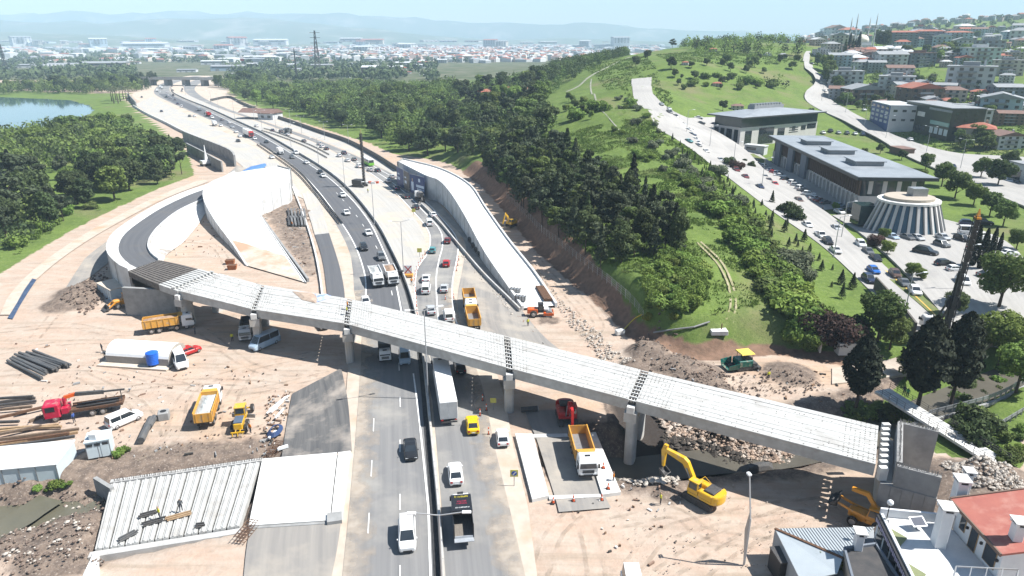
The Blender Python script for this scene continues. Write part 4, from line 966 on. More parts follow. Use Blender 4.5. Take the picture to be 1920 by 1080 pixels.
def make_opentruck():
 """black canopy over the front half of the load space, the rear half open"""
 t=thing("canopy_truck", "plain", "truck"); bk=PAINTS["black"]
 chassis(t,-3.4,2.6,[-2.0,2.4],1.1,.42); cab(t,2.0,3.6,1.02,.6,2.3)
 b=MB(); b.box(-3.3,1.85,-1.12,1.12,.85,1.0)
 for s in (-1,1): b.box(-3.3,1.85,s * 1.08 - .04,s * 1.08 + .04,1.0,2.5);
 for s in (-1,1): b.box(-3.36,-3.28,s * 1.06 - .05,s * 1.06 + .05,1.0,2.95)
 b.box(1.77,1.85,-1.04,1.04,1.0,2.9)
 cv=b.build("cargo_sides",bk,t)
 r=MB(); r.box(-1.0,1.9,-1.16,1.16,2.9,3.0); r.box(-1.05,-.95,-1.1,1.1,2.5,2.9)
 for s in (-1,1): r.box(-1.0,1.85,s * 1.12 - .03,s * 1.12 + .03,2.5,2.9)
 rf=r.build("canopy",bk,t)
 MB().box(-3.25,1.75,-1.03,1.03,1.0,1.04).build("bed_floor",mat("bed_wood",(0.20,0.18,0.155),(0.13,0.115,0.10),0.8,2.0,stretch=(1,4,1)),t)
 g=MB(); g.box(-3.95,-3.3,-1.08,1.08,1.05,1.13); g.box(-3.36,-3.28,-1.0,1.0,1.0,1.4); g.build("tailgate",mat("tailgate_alu",(0.50,0.52,0.54),(0.40,0.42,0.44),0.4,2,.5,.4),t)
 ye=paint("letter_yellow",(0.55,0.45,0.02)); rd=paint("letter_red",(0.40,0.02,0.06)); wh=paint("letter_white",(0.7,0.7,0.7))
 def letters(nm,x,n,h,y0,y1,m):
  mb=MB(); rr=random.Random(nm + str(n))
  for i in range(n):
   a=y1 + (y0 - y1) * i / n; wd=abs(y1 - y0) / n * .68
   mb.box(x,x + h,a - wd * .25,a - wd * .02,3.0,3.012)
   for q in range(2):
    xx=x + h * rr.choice((0,.42,.82)); mb.box(xx,xx + h * .2,a - wd,a - wd * .26,3.0,3.012)
   if rr.random() < .6: mb.box(x,x + h,a - wd,a - wd * .77,3.013,3.02)
  mb.build("lettering",m,rf)
 letters("top",1.35,10,.28,-.85,.75,ye); letters("mid",.55,7,.24,-.6,.5,rd); letters("mid2",.15,9,.24,-.65,.6,rd); letters("low",-.55,3,.18,.4,.75,wh); letters("low2",-.55,12,.18,-.9,.35,wh)
 return freeze(t)
CANOPY=make_opentruck()
def make_mixer():
 t=thing("mixer_truck", "plain mixer truck", "mixer truck")
 chassis(t,-4.0,2.9,[-3.0,-1.7,1.3,2.7]); cab(t,2.2,4.2,1.22,.75,2.9)
 mb=MB(); rg=[]
 for x,r,z in ((-4.0,.45,2.9),(-3.4,.85,2.75),(-1.6,1.2,2.35),(-.2,1.2,2.2),(1.2,.85,2.05),(1.7,.5,2.0)):
  rg.append([(x,r * math.cos(a),z + r * math.sin(a)) for a in [2 * math.pi * i / 18 for i in range(18)]])
 mb.loft(rg); mb.build("drum",mat("drum_grey",(0.22,0.21,0.20),(0.14,0.135,0.13),0.7,1.0),t)
 c=MB(); c.loft([[(-4.6,-.5,2.2),(-4.6,.5,2.2),(-4.0,.4,2.5),(-4.0,-.4,2.5)],[(-4.7,-.6,3.6),(-4.7,.6,3.6),(-3.9,.6,3.6),(-3.9,-.6,3.6)]]); c.bar((-4.3,0,2.2),(-5.2,0,1.0),.5,.15); c.build("chute",dark_steel,t)
 return freeze(t)
MIXER=make_mixer()
def make_bus():
 t=thing("bus", "plain bus", "bus")
 MB().cbox(-5.6,5.6,-1.25,1.25,.45,1.75,.12).build("body",PAINTS["green"],t)
 MB().cbox(-5.58,5.58,-1.24,1.24,1.75,3.1,.15).build("roof",PAINTS["white"],t)
 for s in (-1,1):
  for i in range(6):
   x=-5.1 + i * 1.7; p=[(x,s * 1.25,1.7),(x + 1.55,s * 1.25,1.7),(x + 1.55,s * 1.25,2.7),(x,s * 1.25,2.7)]; quadpart("side_window",p if s < 0 else p[::-1],glass,t)
  for x in (-3.2,3.4): wheel(t,x,s * 1.1,.5,.3)
 quadpart("windscreen",[(5.59,-1.1,1.4),(5.59,1.1,1.4),(5.59,1.1,2.8),(5.59,-1.1,2.8)],glass,t); quadpart("rear_window",[(-5.59,1.1,1.6),(-5.59,-1.1,1.6),(-5.59,-1.1,2.8),(-5.59,1.1,2.8)],glass,t)
 return freeze(t)
BUS=make_bus()
USED=set(); PLACED=[]
AUTO=('cars strung out along the far oncoming lanes', 'parked row on the upper street', 'scattered parked cars round the offices')
def put(proto,px,py,tx,ty,label,color=None,group=None,cat=None,z=None,off=0.09,bed=None,cabc=None,scale=None,name=None):
 label=' '.join(label.split()[:16]); p=G(px,py) if z is None else P(px,py,z); q=G(tx,ty) if z is None else P(tx,ty,z)
 rz=math.atan2(q.y - p.y,q.x - p.x)
 if group in AUTO and any((p - o).length < 3.6 for o in PLACED): return None
 PLACED.append(p); mats={}
 if color: mats["car_paint"]=PAINTS[color]
 if bed: mats["bed_paint"]=PAINTS[bed] if bed in PAINTS else MATS[bed]
 if cabc: mats["cab_paint"]=PAINTS[cabc]
 loc=(p.x,p.y,p.z + off)
 if proto not in USED and not mats and scale is None:
  USED.add(proto); o=proto; o.location=loc; o.rotation_euler=(0,0,rz); o['label']=label
  if group: o['group']=group
 else: o=dup(proto,loc,rz,label,group,scale,mats)
 if cat: o['category']=cat
 if name: o.name=name
 return o
GH="vehicles driving on the highway"
TO=lambda px,py: (px + (6 if py > 560 else 14),py + 40)
def hw_dir(line_,px,py,away):
 pts=[V3((a[0],a[1])) for a in line_]; c=V3((px,py)); best=min(range(len(pts) - 1),key=lambda i: ((pts[i] + pts[i + 1]) / 2 - c).length)
 d=pts[best + 1] - pts[best]
 d=d if away else -d
 return (px + d.x * .05,py + d.y * .05)
OUT=[(780,1100),(773,850),(762,740),(752,620),(733,537),(700,462),(670,415),(628,361),(582,320),(520,282),(468,251),(420,228),(370,207),(328,188),(305,176),(305,165),(318,156),(345,149)]
AWAY=[(900,1100),(880,900),(868,800),(850,700),(830,620),(815,545),(825,480),(830,455),(815,412),(775,365),(720,325),(665,296),(610,272),(545,247),(490,228),(430,207),(385,188),(352,175),(352,164),(365,155),(400,146)]
for a in [(SEDAN,770,850,"black sedan with a glossy roof coming down the near left carriageway","black","sedan",OUT),
 (VAN,764,1012,"small white van coming towards the camera, nearest vehicle at the bottom edge","white","van",OUT),
 (VAN,759,676,"white van in the flyover's shade beside the black-topped truck","pale_blue","van",OUT),
 (HATCH,686,571,"white hatchback about to pass under the flyover behind the two white trucks","white","hatchback",OUT),
 (SUV,682,468,"black SUV in the left of the oncoming lanes above the two white trucks","black","SUV",OUT),
 (SUV,715,486,"dark grey SUV just ahead of the two white trucks' lane","grey","SUV",OUT),
 (SEDAN,691,440,"white sedan alone between the black SUVs and the median","white","sedan",OUT),
 (SEDAN,650,402,"white sedan level with the end of the left guard rail","white","sedan",OUT),
 (SEDAN,643,369,"white sedan beside the median, two cars behind the guard rail end","white","sedan",OUT),
 (SEDAN,606,332,"white sedan close behind a black car near the median","white","sedan",OUT),
 (SEDAN,601,325,"black sedan close ahead of a white one near the median","black","sedan",OUT),
 (SEDAN,510,297,"white sedan outside the guard rail near the blue tarpaulin","white","sedan",OUT),
 (SEDAN,450,257,"silver car left of the red-cabbed lorry, lower of a pair","white","car",OUT),
 (SEDAN,443,249,"white car left of the red-cabbed lorry, upper of a pair","white","car",OUT),
 (SEDAN,447,266,"black car outside the rail below the red-cabbed lorry","black","car",OUT),
 (SEDAN,414,237,"white car beside the small white truck in the far oncoming lanes","white","car",OUT),
 (SEDAN,356,219,"dark car of a pair in the far oncoming lanes by the lake bend","grey","car",OUT),(SEDAN,365,219,"white car of a pair in the far oncoming lanes by the lake bend","white","car",OUT),
 (SEDAN,303,210,"dark car alone on the side road near the lake wall","dark_blue","car",OUT),(SEDAN,266,183,"dark car on the side road by the palm trees","grey","car",OUT),
 (SEDAN,886,803,"bright yellow sporty car driving away behind the white lorry","yellow","car",AWAY),
 (SEDAN,854,895,"white sedan driving away in the right carriageway's left lane","white","sedan",AWAY),
 (HATCH,942,827,"white hatchback on the dusty right edge near the culvert","white","hatchback",AWAY),
 (SUV,862,694,"black SUV in the flyover's shade right of the white lorry","black","SUV",AWAY),
 (SUV,814,655,"dark grey car half under the flyover in the right carriageway","grey","car",AWAY),
 (VAN,841,598,"white van disappearing behind the flyover's edge, right lane","white","van",AWAY),
 (SEDAN,808,586,"silver sedan just behind the flyover in the right carriageway","silver","sedan",AWAY),
 (SEDAN,833,545,"silver hatchback right of the white van above the flyover","silver","hatchback",AWAY),
 (VAN,799,547,"white minivan above the flyover, second of a white pair","white","minivan",AWAY),
 (SEDAN,799,526,"white sedan above the flyover, first of a white pair","white","sedan",AWAY),
 (HATCH,837,498,"red hatchback in the bend of the narrowed lanes, nearer of two","red","hatchback",AWAY),
 (HATCH,811,473,"teal hatchback in the bend of the narrowed lanes","teal","hatchback",AWAY),
 (HATCH,839,455,"dark red hatchback in the bend of the narrowed lanes, farther of two","dark_red","hatchback",AWAY),
 (VAN,805,422,"white minivan leading into the bend","white","minivan",AWAY),(SEDAN,812,406,"white sedan leading into the bend ahead of the minivan","white","sedan",AWAY),
 (SEDAN,780,391,"black sedan behind the mixer truck","black","sedan",AWAY),(SEDAN,761,371,"black sedan left of the mixer truck","black","sedan",AWAY),
 (SEDAN,743,355,"dark blue sedan opposite the navy banner","dark_blue","sedan",AWAY),(SEDAN,763,353,"black sedan close below the navy banner","black","sedan",AWAY),
 (HATCH,728,342,"white car by the brown banner","white","car",AWAY),(HATCH,735,334,"silver car beside the far dark banner","silver","car",AWAY)]:
 t=hw_dir(a[6],a[1],a[2],a[6] is AWAY); put(a[0],a[1],a[2],t[0],t[1],a[3],a[4],GH,a[5])
def hwt(proto,px,py,label,ln=None,cat="truck",**k):
 ln=ln or OUT; t=hw_dir(ln,px,py,ln is AWAY); return put(proto,px,py,t[0],t[1],label,None,GH,cat,**k)
hwt(SEMI,834,752, "long white articulated lorry driving away under the flyover",AWAY, "lorry")
hwt(CANOPY,867,988, "black canopy truck with lettering and an open rear bed, driving away",AWAY)
hwt(BOXTRUCK,722,668, "white-cabbed truck with a black box coming out of the flyover's shade",bed="black")
hwt(TIPPER_T,706,530, "white tipper with a covered load, left one of the two side by side",bed="white",cat="tipper truck")
hwt(TIPPER_L,734,527, "white tipper with a loaded bed, right one of the two side by side",bed="white",cat="tipper truck")
hwt(BOXTRUCK,526,289, "small white box truck in the oncoming lanes beyond the formwork yard",bed="white")
hwt(SEMI,466,256, "red-cabbed articulated lorry with a white trailer, far up the highway",cat="lorry",cabc="red")
hwt(BOXTRUCK,403,236, "small white truck in the far oncoming lanes",bed="white")
hwt(MIXER,787,376, "grey concrete mixer truck beside the banner ramp",AWAY, "mixer truck")
hwt(BUS,690,309, "green and white city bus beside the tall drilling mast",AWAY, "bus")
hwt(TIPPER,540,250, "dark tipper truck by the sound wall, far right lanes",AWAY, "tipper truck",bed="grey")
hwt(BOXTRUCK,374,208, "lilac box truck near the far end of the median",AWAY,bed="silver"); hwt(TIPPER,391,218, "red tipper on the far carriageway beyond the red-cabbed lorry",AWAY, "tipper truck",bed="red")
cols=["white", "black", "silver", "grey", "white", "dark_blue", "white", "grey"]
for i,(x,y) in enumerate([(604,277),(612,281),(599,272),(570,266),(636,294),(645,289),(652,303),(664,301),(673,314),(708,322),(694,321),(527,248),(540,254),(511,246),(481,238),(416,226),(430,232)]):
 t=hw_dir(AWAY,x,y,True); put([SEDAN,HATCH,SUV][i % 3],x,y,t[0],t[1], "%s car in the queue on the far carriageway alongside the woods" % cols[i % 8].replace("_", " "),cols[i % 8], "queue of cars on the far carriageway", "car")
for i,(x,y) in enumerate([(316,180),(325,180),(320,185),(328,188),(341,201),(333,196),(314,174),(324,171),(345,163),(342,168),(341,172),(322,163)]):
 t=hw_dir(AWAY,x,y,True); put([SEDAN,VAN,SUV][i % 3],x,y,t[0],t[1], "%s vehicle in the jam at the bend before the far overpass" % cols[i % 8].replace("_", " "),cols[i % 8], "vehicles in the jam near the overpass", "car")
for i,(x,y) in enumerate([(295,172),(304,167),(301,165)]):
 t=hw_dir(OUT,x,y,False); put(BOXTRUCK,x,y,t[0],t[1], "pale truck in the far bend, coming from the overpass",None, "trucks coming from the far overpass", "truck",bed="silver")
def streetdir(py,up):
 i=min(range(len(ST_L)),key=lambda k: abs(ST_L[k][1] - py)); i=min(i,len(ST_L) - 2)
 d=(ST_L[i + 1][0] - ST_L[i][0],ST_L[i + 1][1] - ST_L[i][1]); s=-1 if up else 1
 return d[0] * .15 * s,d[1] * .15 * s
def parked(lst,where,group,up=False,across=None):
 for n_,(proto,x,y,c,note) in enumerate(lst):
  dx,dy=across if across else streetdir(y,up)
  put(proto,x,y,x + dx,y + dy, "%s car %s, %s" % (c.replace("_", " "),where,note),c,group, "car",off=.17)
for k in (SEDAN,HATCH,SUV): k['category']='car'
parked([(SEDAN,1304,257,"dark_red","by the top of the low wall"),(SEDAN,1309,261,"grey","next down from the dark red one"),(SEDAN,1315,266,"white","lowest of the three"),(SUV,1291,247,"black","alone above the three by the wall")], "at the kerb below the square office", "cars at the kerb below the square office")
parked([(HATCH,1291,268,"teal","topmost"),(SEDAN,1308,276,"grey","second from the top"),(SEDAN,1323,287,"white","behind the roadside bushes"),(SEDAN,1350,303,"silver","beside the dark bush"),(SUV,1380,323,"dark_red","half hidden by the maroon bush"),(SEDAN,1397,335,"dark_red","just below the maroon bush"),(SEDAN,1424,354,"dark_blue","with a person standing by it"),(SUV,1497,381,"brown","last before the gap")], "at the street's grassy kerb", "cars at the grassy kerb of the street")
parked([(SEDAN,1357,288,"blue","topmost of three"),(SEDAN,1370,295,"beige","lowest of three"),(SEDAN,1388,305,"silver","alone ahead of the blue SUV"),(SUV,1400,313,"dark_blue","the big one in the driving lane"),(SEDAN,1434,336,"grey","first of the tight three"),(SEDAN,1441,342,"brown","middle of the tight three"),(SEDAN,1452,349,"red","last of the tight three")], "before the long office", "cars on the street before the long office")
parked([(SEDAN,1417,309,"white","farther of a white pair"),(SEDAN,1432,314,"white","nearer of a white pair"),(SEDAN,1444,322,"white","beside a red car"),(HATCH,1449,326,"red","squeezed between two white cars"),(SUV,1457,328,"white","on the near side of the red car"),(SEDAN,1470,339,"black","in the building's shade"),(SUV,1485,346,"white","after the black one"),(SUV,1500,356,"white","nearest in the row"),(SEDAN,1527,375,"white","first below the row"),(SEDAN,1536,379,"dark_red","beside the small tree"),(SEDAN,1546,383,"grey","under the small tree"),(SEDAN,1572,389,"pale_blue","by the corner of the long office")], "under the long office", "cars parked at the foot of the long office",across=(14,-2))
parked([(SEDAN,1513,426,"white","highest of the group"),(SEDAN,1567,432,"silver","driving beside the kerb"),(PICKUP,1538,446,"white","with an open bed"),(SUV,1551,458,"black","behind the pickup"),(SEDAN,1566,474,"white","at the lamp post")], "opposite the cone-roofed hall", "vehicles on the street by the cone-roofed hall")
parked([(SUV,1613,463,"white","uppermost"),(SEDAN,1627,476,"grey","second from the top"),(SEDAN,1641,489,"black","third from the top"),(SUV,1677,520,"brown","behind the grey one"),(SEDAN,1694,536,"grey","above the white and black one"),(SUV,1714,552,"white","lowest, with a black roof")], "at the yellow kerb", "cars parked at the yellow kerb")
put(HATCH,1637,512,1655,526, "bright blue hatchback driving in the middle of the street", "blue",None, "car",off=.17)
put(SUV,1628,529,1645,543, "dark blue car at the left kerb beside the bright blue one", "dark_blue",None, "car",off=.17)
put(BIGVAN,1818,441,1840,442, "white minibus parked side-on right of the cone-roofed hall", "white",None, "minibus",off=.12)
put(SUV,1734,478,1758,483, "big black SUV with a roof rack in the car park", "black",None, "car",off=.12,scale=1.25)
put(SUV,1765,463,1785,471, "dark grey SUV beyond the black one with the roof rack", "grey",None, "car",off=.12)
put(SUV,1803,452,1815,456, "black jeep parked below the white minibus", "black",None, "car",off=.12)
put(VAN,1804,533,1816,545, "white van driving through the car park near the round tree", "white",None, "van",off=.12)
for a in [(1701,449,"grey","left one of two beside the hall's glass slope"),(1719,450,"silver","right one of two beside the hall's glass slope"),(1767,449,"silver","just right of the hall's last rib"),(1672,448,"pale_blue","half hidden by the small street tree"),(1574,401,"white","beside the hall's left ribs"),(1598,401,"black","in the shade left of the hall")]:
 put(SUV if a[2] == "black" else SEDAN,a[0],a[1],a[0] + 14,a[1] + 6, "%s car by the ribbed hall, %s" % (a[2].replace("_", " "),a[3]),a[2], "cars parked round the cone-roofed hall", "car",off=.12)
for a in [(1814,423,"dark_blue","left"),(1845,422,"black","right")]: put(SUV,a[0],a[1],a[0] + 14,a[1] + 1, "dark car under the far trees of the car park, %s one of two" % a[3],a[2],None, "car",off=.12)
put(VAN,1255,214,1262,220, "dark grey van low on the upper end of the street", "grey",None, "van",off=.17); put(SEDAN,1240,198,1244,203, "silver car at the top of the street by the green slope", "silver",None, "car",off=.17)
for i,(x,y,c) in enumerate([(1310,223,"white"),(1298,233,"black"),(1314,233,"grey"),(1339,235,"dark_blue")]): put(SEDAN,x,y,x + 9,y + 3, "%s car on the small yard left of the square office" % c.replace("_", " "),c, "cars in the yard left of the square office", "car",off=.12)
for i,(x,y) in enumerate([(1543,251),(1557,248),(1572,251),(1588,252),(1603,253),(1617,254),(1366,281),(1376,284),(1386,281)]): put([SEDAN,SUV][i % 2],x,y,x + 8,y + 6, "%s car in the row of cars behind the square office's car park" % cols[i % 8].replace("_", " "),cols[i % 8], "row of cars by the square office", "car",off=.12)
for a in [(1707,264,"white"),(1786,315,"dark_blue"),(1850,324,"grey"),(1890,342,"white"),(1906,346,"black"),(1645,229,"silver"),(1545,172,"white"),(1522,121,"black"),(1690,289,"dark_blue"),(1620,208,"white")]: put(SEDAN,a[0],a[1],a[0] + 12,a[1] + 7, "%s car on the wide main road below the houses" % a[2].replace("_", " "),a[2], "cars on the main road below the houses", "car",off=.17)
for i,(x,y) in enumerate([(575,307),(548,297),(555,289),(500,268),(478,262),(470,250),(436,240),(428,233),(398,222),(386,214),(340,196),(312,183),(300,174)]):
 t=hw_dir(OUT,x,y,False); put([SEDAN,HATCH,VAN][i % 3],x,y,t[0],t[1], "%s car strung out along the far oncoming lanes" % cols[(i * 3) % 8].replace("_", " "),cols[(i * 3) % 8], "cars strung out along the far oncoming lanes", "car")
for i in range(26):
 f=i / 25; x,y=1232 + 88 * f,210 + 73 * f
 if i % 4 == 3: continue
 dx,dy=streetdir(y,False); put([SEDAN,HATCH,SUV][i % 3],x + 27 * (1 - f) - 5,y - 3,x + 27 * (1 - f) - 5 + dx,y - 3 + dy, "%s car in the long parked row on the upper street" % cols[(i * 5) % 8].replace("_", " "),cols[(i * 5) % 8], "parked row on the upper street", "car",off=.17)
for i,(x,y) in enumerate([(1330,268),(1338,274),(1346,279),(1462,333),(1478,343),(1493,351),(1508,361),(1516,368),(1554,388),(1406,300),(1412,304),(1783,448),(1830,470),(1848,462),(1864,470),(1890,480),(1770,500),(1790,510),(1850,520),(1840,448)]):
 put([SEDAN,SUV,HATCH][i % 3],x,y,x + 14,y + (2 if x < 1700 else -1), "%s car among the scattered parked cars round the offices" % cols[(i * 5 + 1) % 8].replace("_", " "),cols[(i * 5 + 1) % 8], "scattered parked cars round the offices", "car",off=.22)
put(TIPPER_L,320,617,395,606, "orange tipper loaded with soil, side-on by the flyover's first pier",None,None, "tipper truck",off=-.05,z=0)
put(TIPPER_T,394,776,407,738, "orange tipper with a grey covered load on the open sand, seen from behind",None,None, "tipper truck",off=-.05,z=0,scale=1.001)
put(TIPPER,1092,865,1102,900, "orange tipper with an empty bed standing on the culvert bridge, facing the camera",None,None, "tipper truck",z=0,scale=1.001)
put(TIPPER,881,577,884,592, "empty orange tipper parked facing the flyover on new asphalt",None, "pair of orange tippers behind the flyover", "tipper truck",z=0,scale=1.001)
put(TIPPER,886,606,882,590, "empty orange tipper parked nose to nose with another, right behind the flyover",None, "pair of orange tippers behind the flyover", "tipper truck",z=0,scale=1.001)
put(BIGVAN,497,648,470,660, "white minibus in the shade of the flyover with a long side window", "pale_blue",None, "minibus",off=-.05,z=0)
put(TIPPER,464,628,458,655, "grey dust-covered tipper between flyover pier and minibus",None,None, "tipper truck",off=-.05,z=0,bed="grey",cabc="silver",scale=.9)
put(BIGVAN,338,682,350,706, "white van with a dark windscreen beside the arched tent", "white",None, "van",off=-.05,z=0)
put(HATCH,356,662,378,654, "red hatchback parked behind the white van at the tent", "red",None, "car",off=-.05,z=0)
put(VAN,234,792,262,780, "white van with a dark roof strip standing below the red crane truck", "white",None, "van",off=-.05,z=0)
put(HATCH,607,612,612,630, "silver car emerging from behind the flyover's edge on the left road", "silver",None, "car",off=-.05,z=0)
put(BIGVAN,1188,1128,1194,1160, "white van cut by the bottom edge of the picture", "white",None, "van",off=-.05,z=0)
YEL=PAINTS["machine_yellow"]; ORG=PAINTS["orange"]
def at(px,py,tx,ty,z=0.0):
 p,q=P(px,py,z),P(tx,ty,z)
 return (p.x,p.y,z - .06),math.atan2(q.y - p.y,q.x - p.x)
def track(t,y,x0,x1,w=.6,h=.95):
 r=h / 2; mb=MB(); n=8
 prof=[(x1 - r + r * math.sin(a),r - r * math.cos(a)) for a in [math.pi * i / n for i in range(n + 1)]] + [(x0 + r - r * math.sin(a),r + r * math.cos(a)) for a in [math.pi * i / n for i in range(n + 1)]]
 mb.xprism(prof,y - w / 2,y + w / 2)
 k=int((x1 - x0) / .22)
 for i in range(k):
  x=x0 + r + (x1 - x0 - 2 * r) * i / (k - 1); mb.box(x - .06,x + .06,y - w / 2 - .02,y + w / 2 + .02,h - .02,h + .05)
 for i in range(5): mb.cyl((x0 + r + (x1 - x0 - 2 * r) * i / 4,y - w / 2 - .04,r * .9),(x0 + r + (x1 - x0 - 2 * r) * i / 4,y + w / 2 + .04,r * .9),r * .55,n=8)
 return mb.build("track",dark_steel,t)
def plate_arm(t,name,pts,wd,m):
 return MB().xprism(pts,-wd / 2,wd / 2).build(name,m,t)
def cabin(t,x0,x1,y0,y1,z0,z1,m,slope=.25,roof=None):
 g=MB(); g.loft([[(x0,y0,z0),(x1,y0,z0),(x1,y1,z0),(x0,y1,z0)],[(x0 + .05,y0 + .06,z1),(x1 - slope,y0 + .06,z1),(x1 - slope,y1 - .06,z1),(x0 + .05,y1 - .06,z1)]])
 c=g.build("cab",m,t)
 MB().box(x0 - .05,x1 - slope + .1,y0,y1,z1,z1 + .1).build("cab_roof",roof or m,c)
 h=z1 - z0; k=.35
 e=lambda u,v,o: None
 quadpart("windscreen",[(x1 - slope * k,y0 + .12,z0 + h * k),(x1 - slope * k,y1 - .12,z0 + h * k),(x1 - slope * .95,y1 - .14,z1 - .1),(x1 - slope * .95,y0 + .14,z1 - .1)],glass,c,.03)
 quadpart("rear_window",[(x0 + .01,y1 - .15,z0 + h * .5),(x0 + .01,y0 + .15,z0 + h * .5),(x0 + .04,y0 + .18,z1 - .12),(x0 + .04,y1 - .18,z1 - .12)],glass,c,.03)
 for s,y in ((-1,y0),(1,y1)):
  p=[(x0 + .18,y - s * .01,z0 + h * k),(x1 - slope * k - .12,y - s * .01,z0 + h * k),(x1 - slope - .05,y - s * .05,z1 - .1),(x0 + .2,y - s * .05,z1 - .1)]
  quadpart("side_window",p if s < 0 else p[::-1],glass,c,.03)
 return c
def excavator(label,px,py,tx,ty,m,boom,stick,bucket,slew=0.0,scale=1.0,z=0.0):
 loc,rz=at(px,py,tx,ty,z)
 t=thing("excavator",label, "excavator",loc,rz); t.scale=(scale,) * 3
 for y in (-1.1,1.1): track(t,y,-2.1,2.1)
 MB().box(-.9,.9,-.8,.8,.5,1.05).build("undercarriage",dark_steel,t)
 u=MB(); u.cbox(-2.0,1.35,-1.35,1.35,1.1,1.45,.08); u.cbox(-2.0,-.1,.45,1.35,1.45,2.2,.1); u.cbox(-1.5,1.2,-1.35,-.35,1.45,2.05,.1); up=u.build("upper_body",m,t)
 cw=MB(); rg=[]
 for z_,k in ((1.15,.97),(1.4,1.0),(2.1,1.0),(2.25,.93)): rg.append([(-2.0 - .85 * math.sin(a) * k,1.36 * math.cos(a) * -k,z_) for a in [math.pi * i / 12 for i in range(13)]])
 cw.loft(rg); cw.build("counterweight",m,up)
 MB().cbox(-1.95,-.6,-.9,.9,2.1,2.42,.06).build("engine_cover",dark_steel,up)
 cabin(t,-.05,1.45,.35,1.33,1.45,2.95,m)
 mb=MB()
 for y in (-1.2,-.3): mb.bar((-.4,y,2.05),(.6,y,2.6),.04,.04)
 mb.bar((.6,-1.2,2.6),(.6,-.3,2.6),.04,.04); mb.build("handrail",m,up)
 a=plate_arm(t, "boom",boom,.5,m); b=plate_arm(t, "stick",stick,.36,m)
 bx,bz,rot=bucket; k=MB(); n=7
 prof=[(math.cos(q),math.sin(q)) for q in [math.pi * (.1 + .95 * i / n) for i in range(n + 1)]]
 out=[(bx + .62 * (x * math.cos(rot) - y * math.sin(rot)),bz + .62 * (x * math.sin(rot) + y * math.cos(rot))) for x,y in prof]
 inn=[(bx + .54 * (x * math.cos(rot) - y * math.sin(rot)),bz + .54 * (x * math.sin(rot) + y * math.cos(rot))) for x,y in prof]
 k.xprism(out + inn[::-1],-.6,.6)
 for y in (-.6,.55): k.xprism(out,y,y + .05)
 k.build("bucket",dark_steel,b)
 c=MB(); c.cyl((1.2,.3,1.5),(boom[2][0] - .6,.3,boom[2][1] - .3),.09,n=8); c.cyl((1.2,-.3,1.5),(boom[2][0] - .6,-.3,boom[2][1] - .3),.09,n=8); c.build("ram",steel,a)
 return t
BOOM=[(.6,1.5),(1.1,1.5),(3.0,3.9),(5.9,4.35),(6.0,4.7),(5.7,4.8),(2.9,4.75),(2.3,4.4)]
STICK=[(5.4,5.25),(5.95,5.25),(6.25,4.3),(6.0,2.1),(5.75,2.05),(5.6,4.2)]
excavator("yellow excavator with raised arm digging at the edge of the shaded creek pit",1316,938,1268,912,YEL,BOOM,STICK,(5.55,1.6,R(200)))
BOOM2=[(.6,1.5),(1.1,1.5),(2.6,4.3),(3.4,5.0),(3.6,5.3),(3.2,5.5),(2.2,4.8),(1.8,4.4)]
STICK2=[(3.0,5.8),(3.5,5.7),(5.1,2.0),(4.9,1.9)]
excavator("red excavator in the flyover's shade, arm reaching down behind the orange tipper",1062,788,1070,815,PAINTS["red"],[(.6,1.5),(1.1,1.5),(2.9,4.1),(4.6,3.8),(4.7,4.1),(4.4,4.3),(2.8,4.8),(2.2,4.5)],[(4.2,4.7),(4.8,4.5),(5.3,1.7),(5.05,1.6)],(5.0,1.2,R(200)))
excavator("small yellow excavator on the brown slope beside the white ramp",958,424,940,430,YEL,BOOM2,STICK2,(4.7,1.5,R(200)),scale=.8,z=.6)
def backhoe(label,px,py,tx,ty,m,front="up"):
 loc,rz=at(px,py,tx,ty); t=thing("wheel_loader",label, "loader",loc,rz)
 for s in (-1,1): wheel(t,1.45,s * .95,.58,.45); wheel(t,-1.3,s * .95,.80,.55)
 b=MB(); b.cbox(.1,2.1,-.55,.55,.85,1.75,.12); b.box(-2.0,1.9,-.5,.5,.6,.95); b.cbox(-2.0,.1,-.85,.85,.9,1.35,.08); b.build("body",m,t)
 cabin(t,-1.35,.25,-.8,.8,1.35,2.75,m,.3,PAINTS["orange"] if m is ORG else m)
 ar=MB()
 tip=(3.3,2.2) if front == "up" else (3.2,.5)
 for s in (-1,1): ar.bar((-.1,s * .72,1.5),(1.7,s * .72,1.75 if front == "up" else 1.5),.14,.3); ar.bar((1.7,s * .72,1.75 if front == "up" else 1.5),(tip[0],s * .72,tip[1]),.14,.28)
 a=ar.build("lift_arms",m,t)
 k=MB(); x,z=tip; k.xprism([(x,z - .35),(x + 1.0,z - .35),(x + 1.05,z - .28),(x + .15,z - .22),(x + .1,z + .5),(x,z + .55)],-1.15,1.15)
 for y in (-1.15,1.1): k.xprism([(x,z - .35),(x + .95,z - .33),(x + .1,z + .5),(x,z + .5)],y,y + .05)
 k.build("bucket",dark_steel,a)
 return t,m
def rear_hoe(t,m):
 plate_arm(t, "hoe_boom",[(-2.0,.9),(-1.7,.9),(-2.6,3.4),(-2.9,3.3)],.3,m); plate_arm(t, "hoe_stick",[(-3.0,3.5),(-2.5,3.3),(-3.3,1.4),(-3.5,1.4)],.24,m); MB().xprism([(-3.6,1.4),(-3.1,1.4),(-3.0,.9),(-3.5,.7)],-.4,.4).build("hoe_bucket",dark_steel,t)
backhoe("orange wheel loader with a high cab in front of the curved ramp's grey wall",234,573,205,580,ORG, "low")
t,m=backhoe("orange digger loader with its bucket raised, half hidden behind the white terrace roof",1625,985,1590,972,ORG, "up"); rear_hoe(t,m)
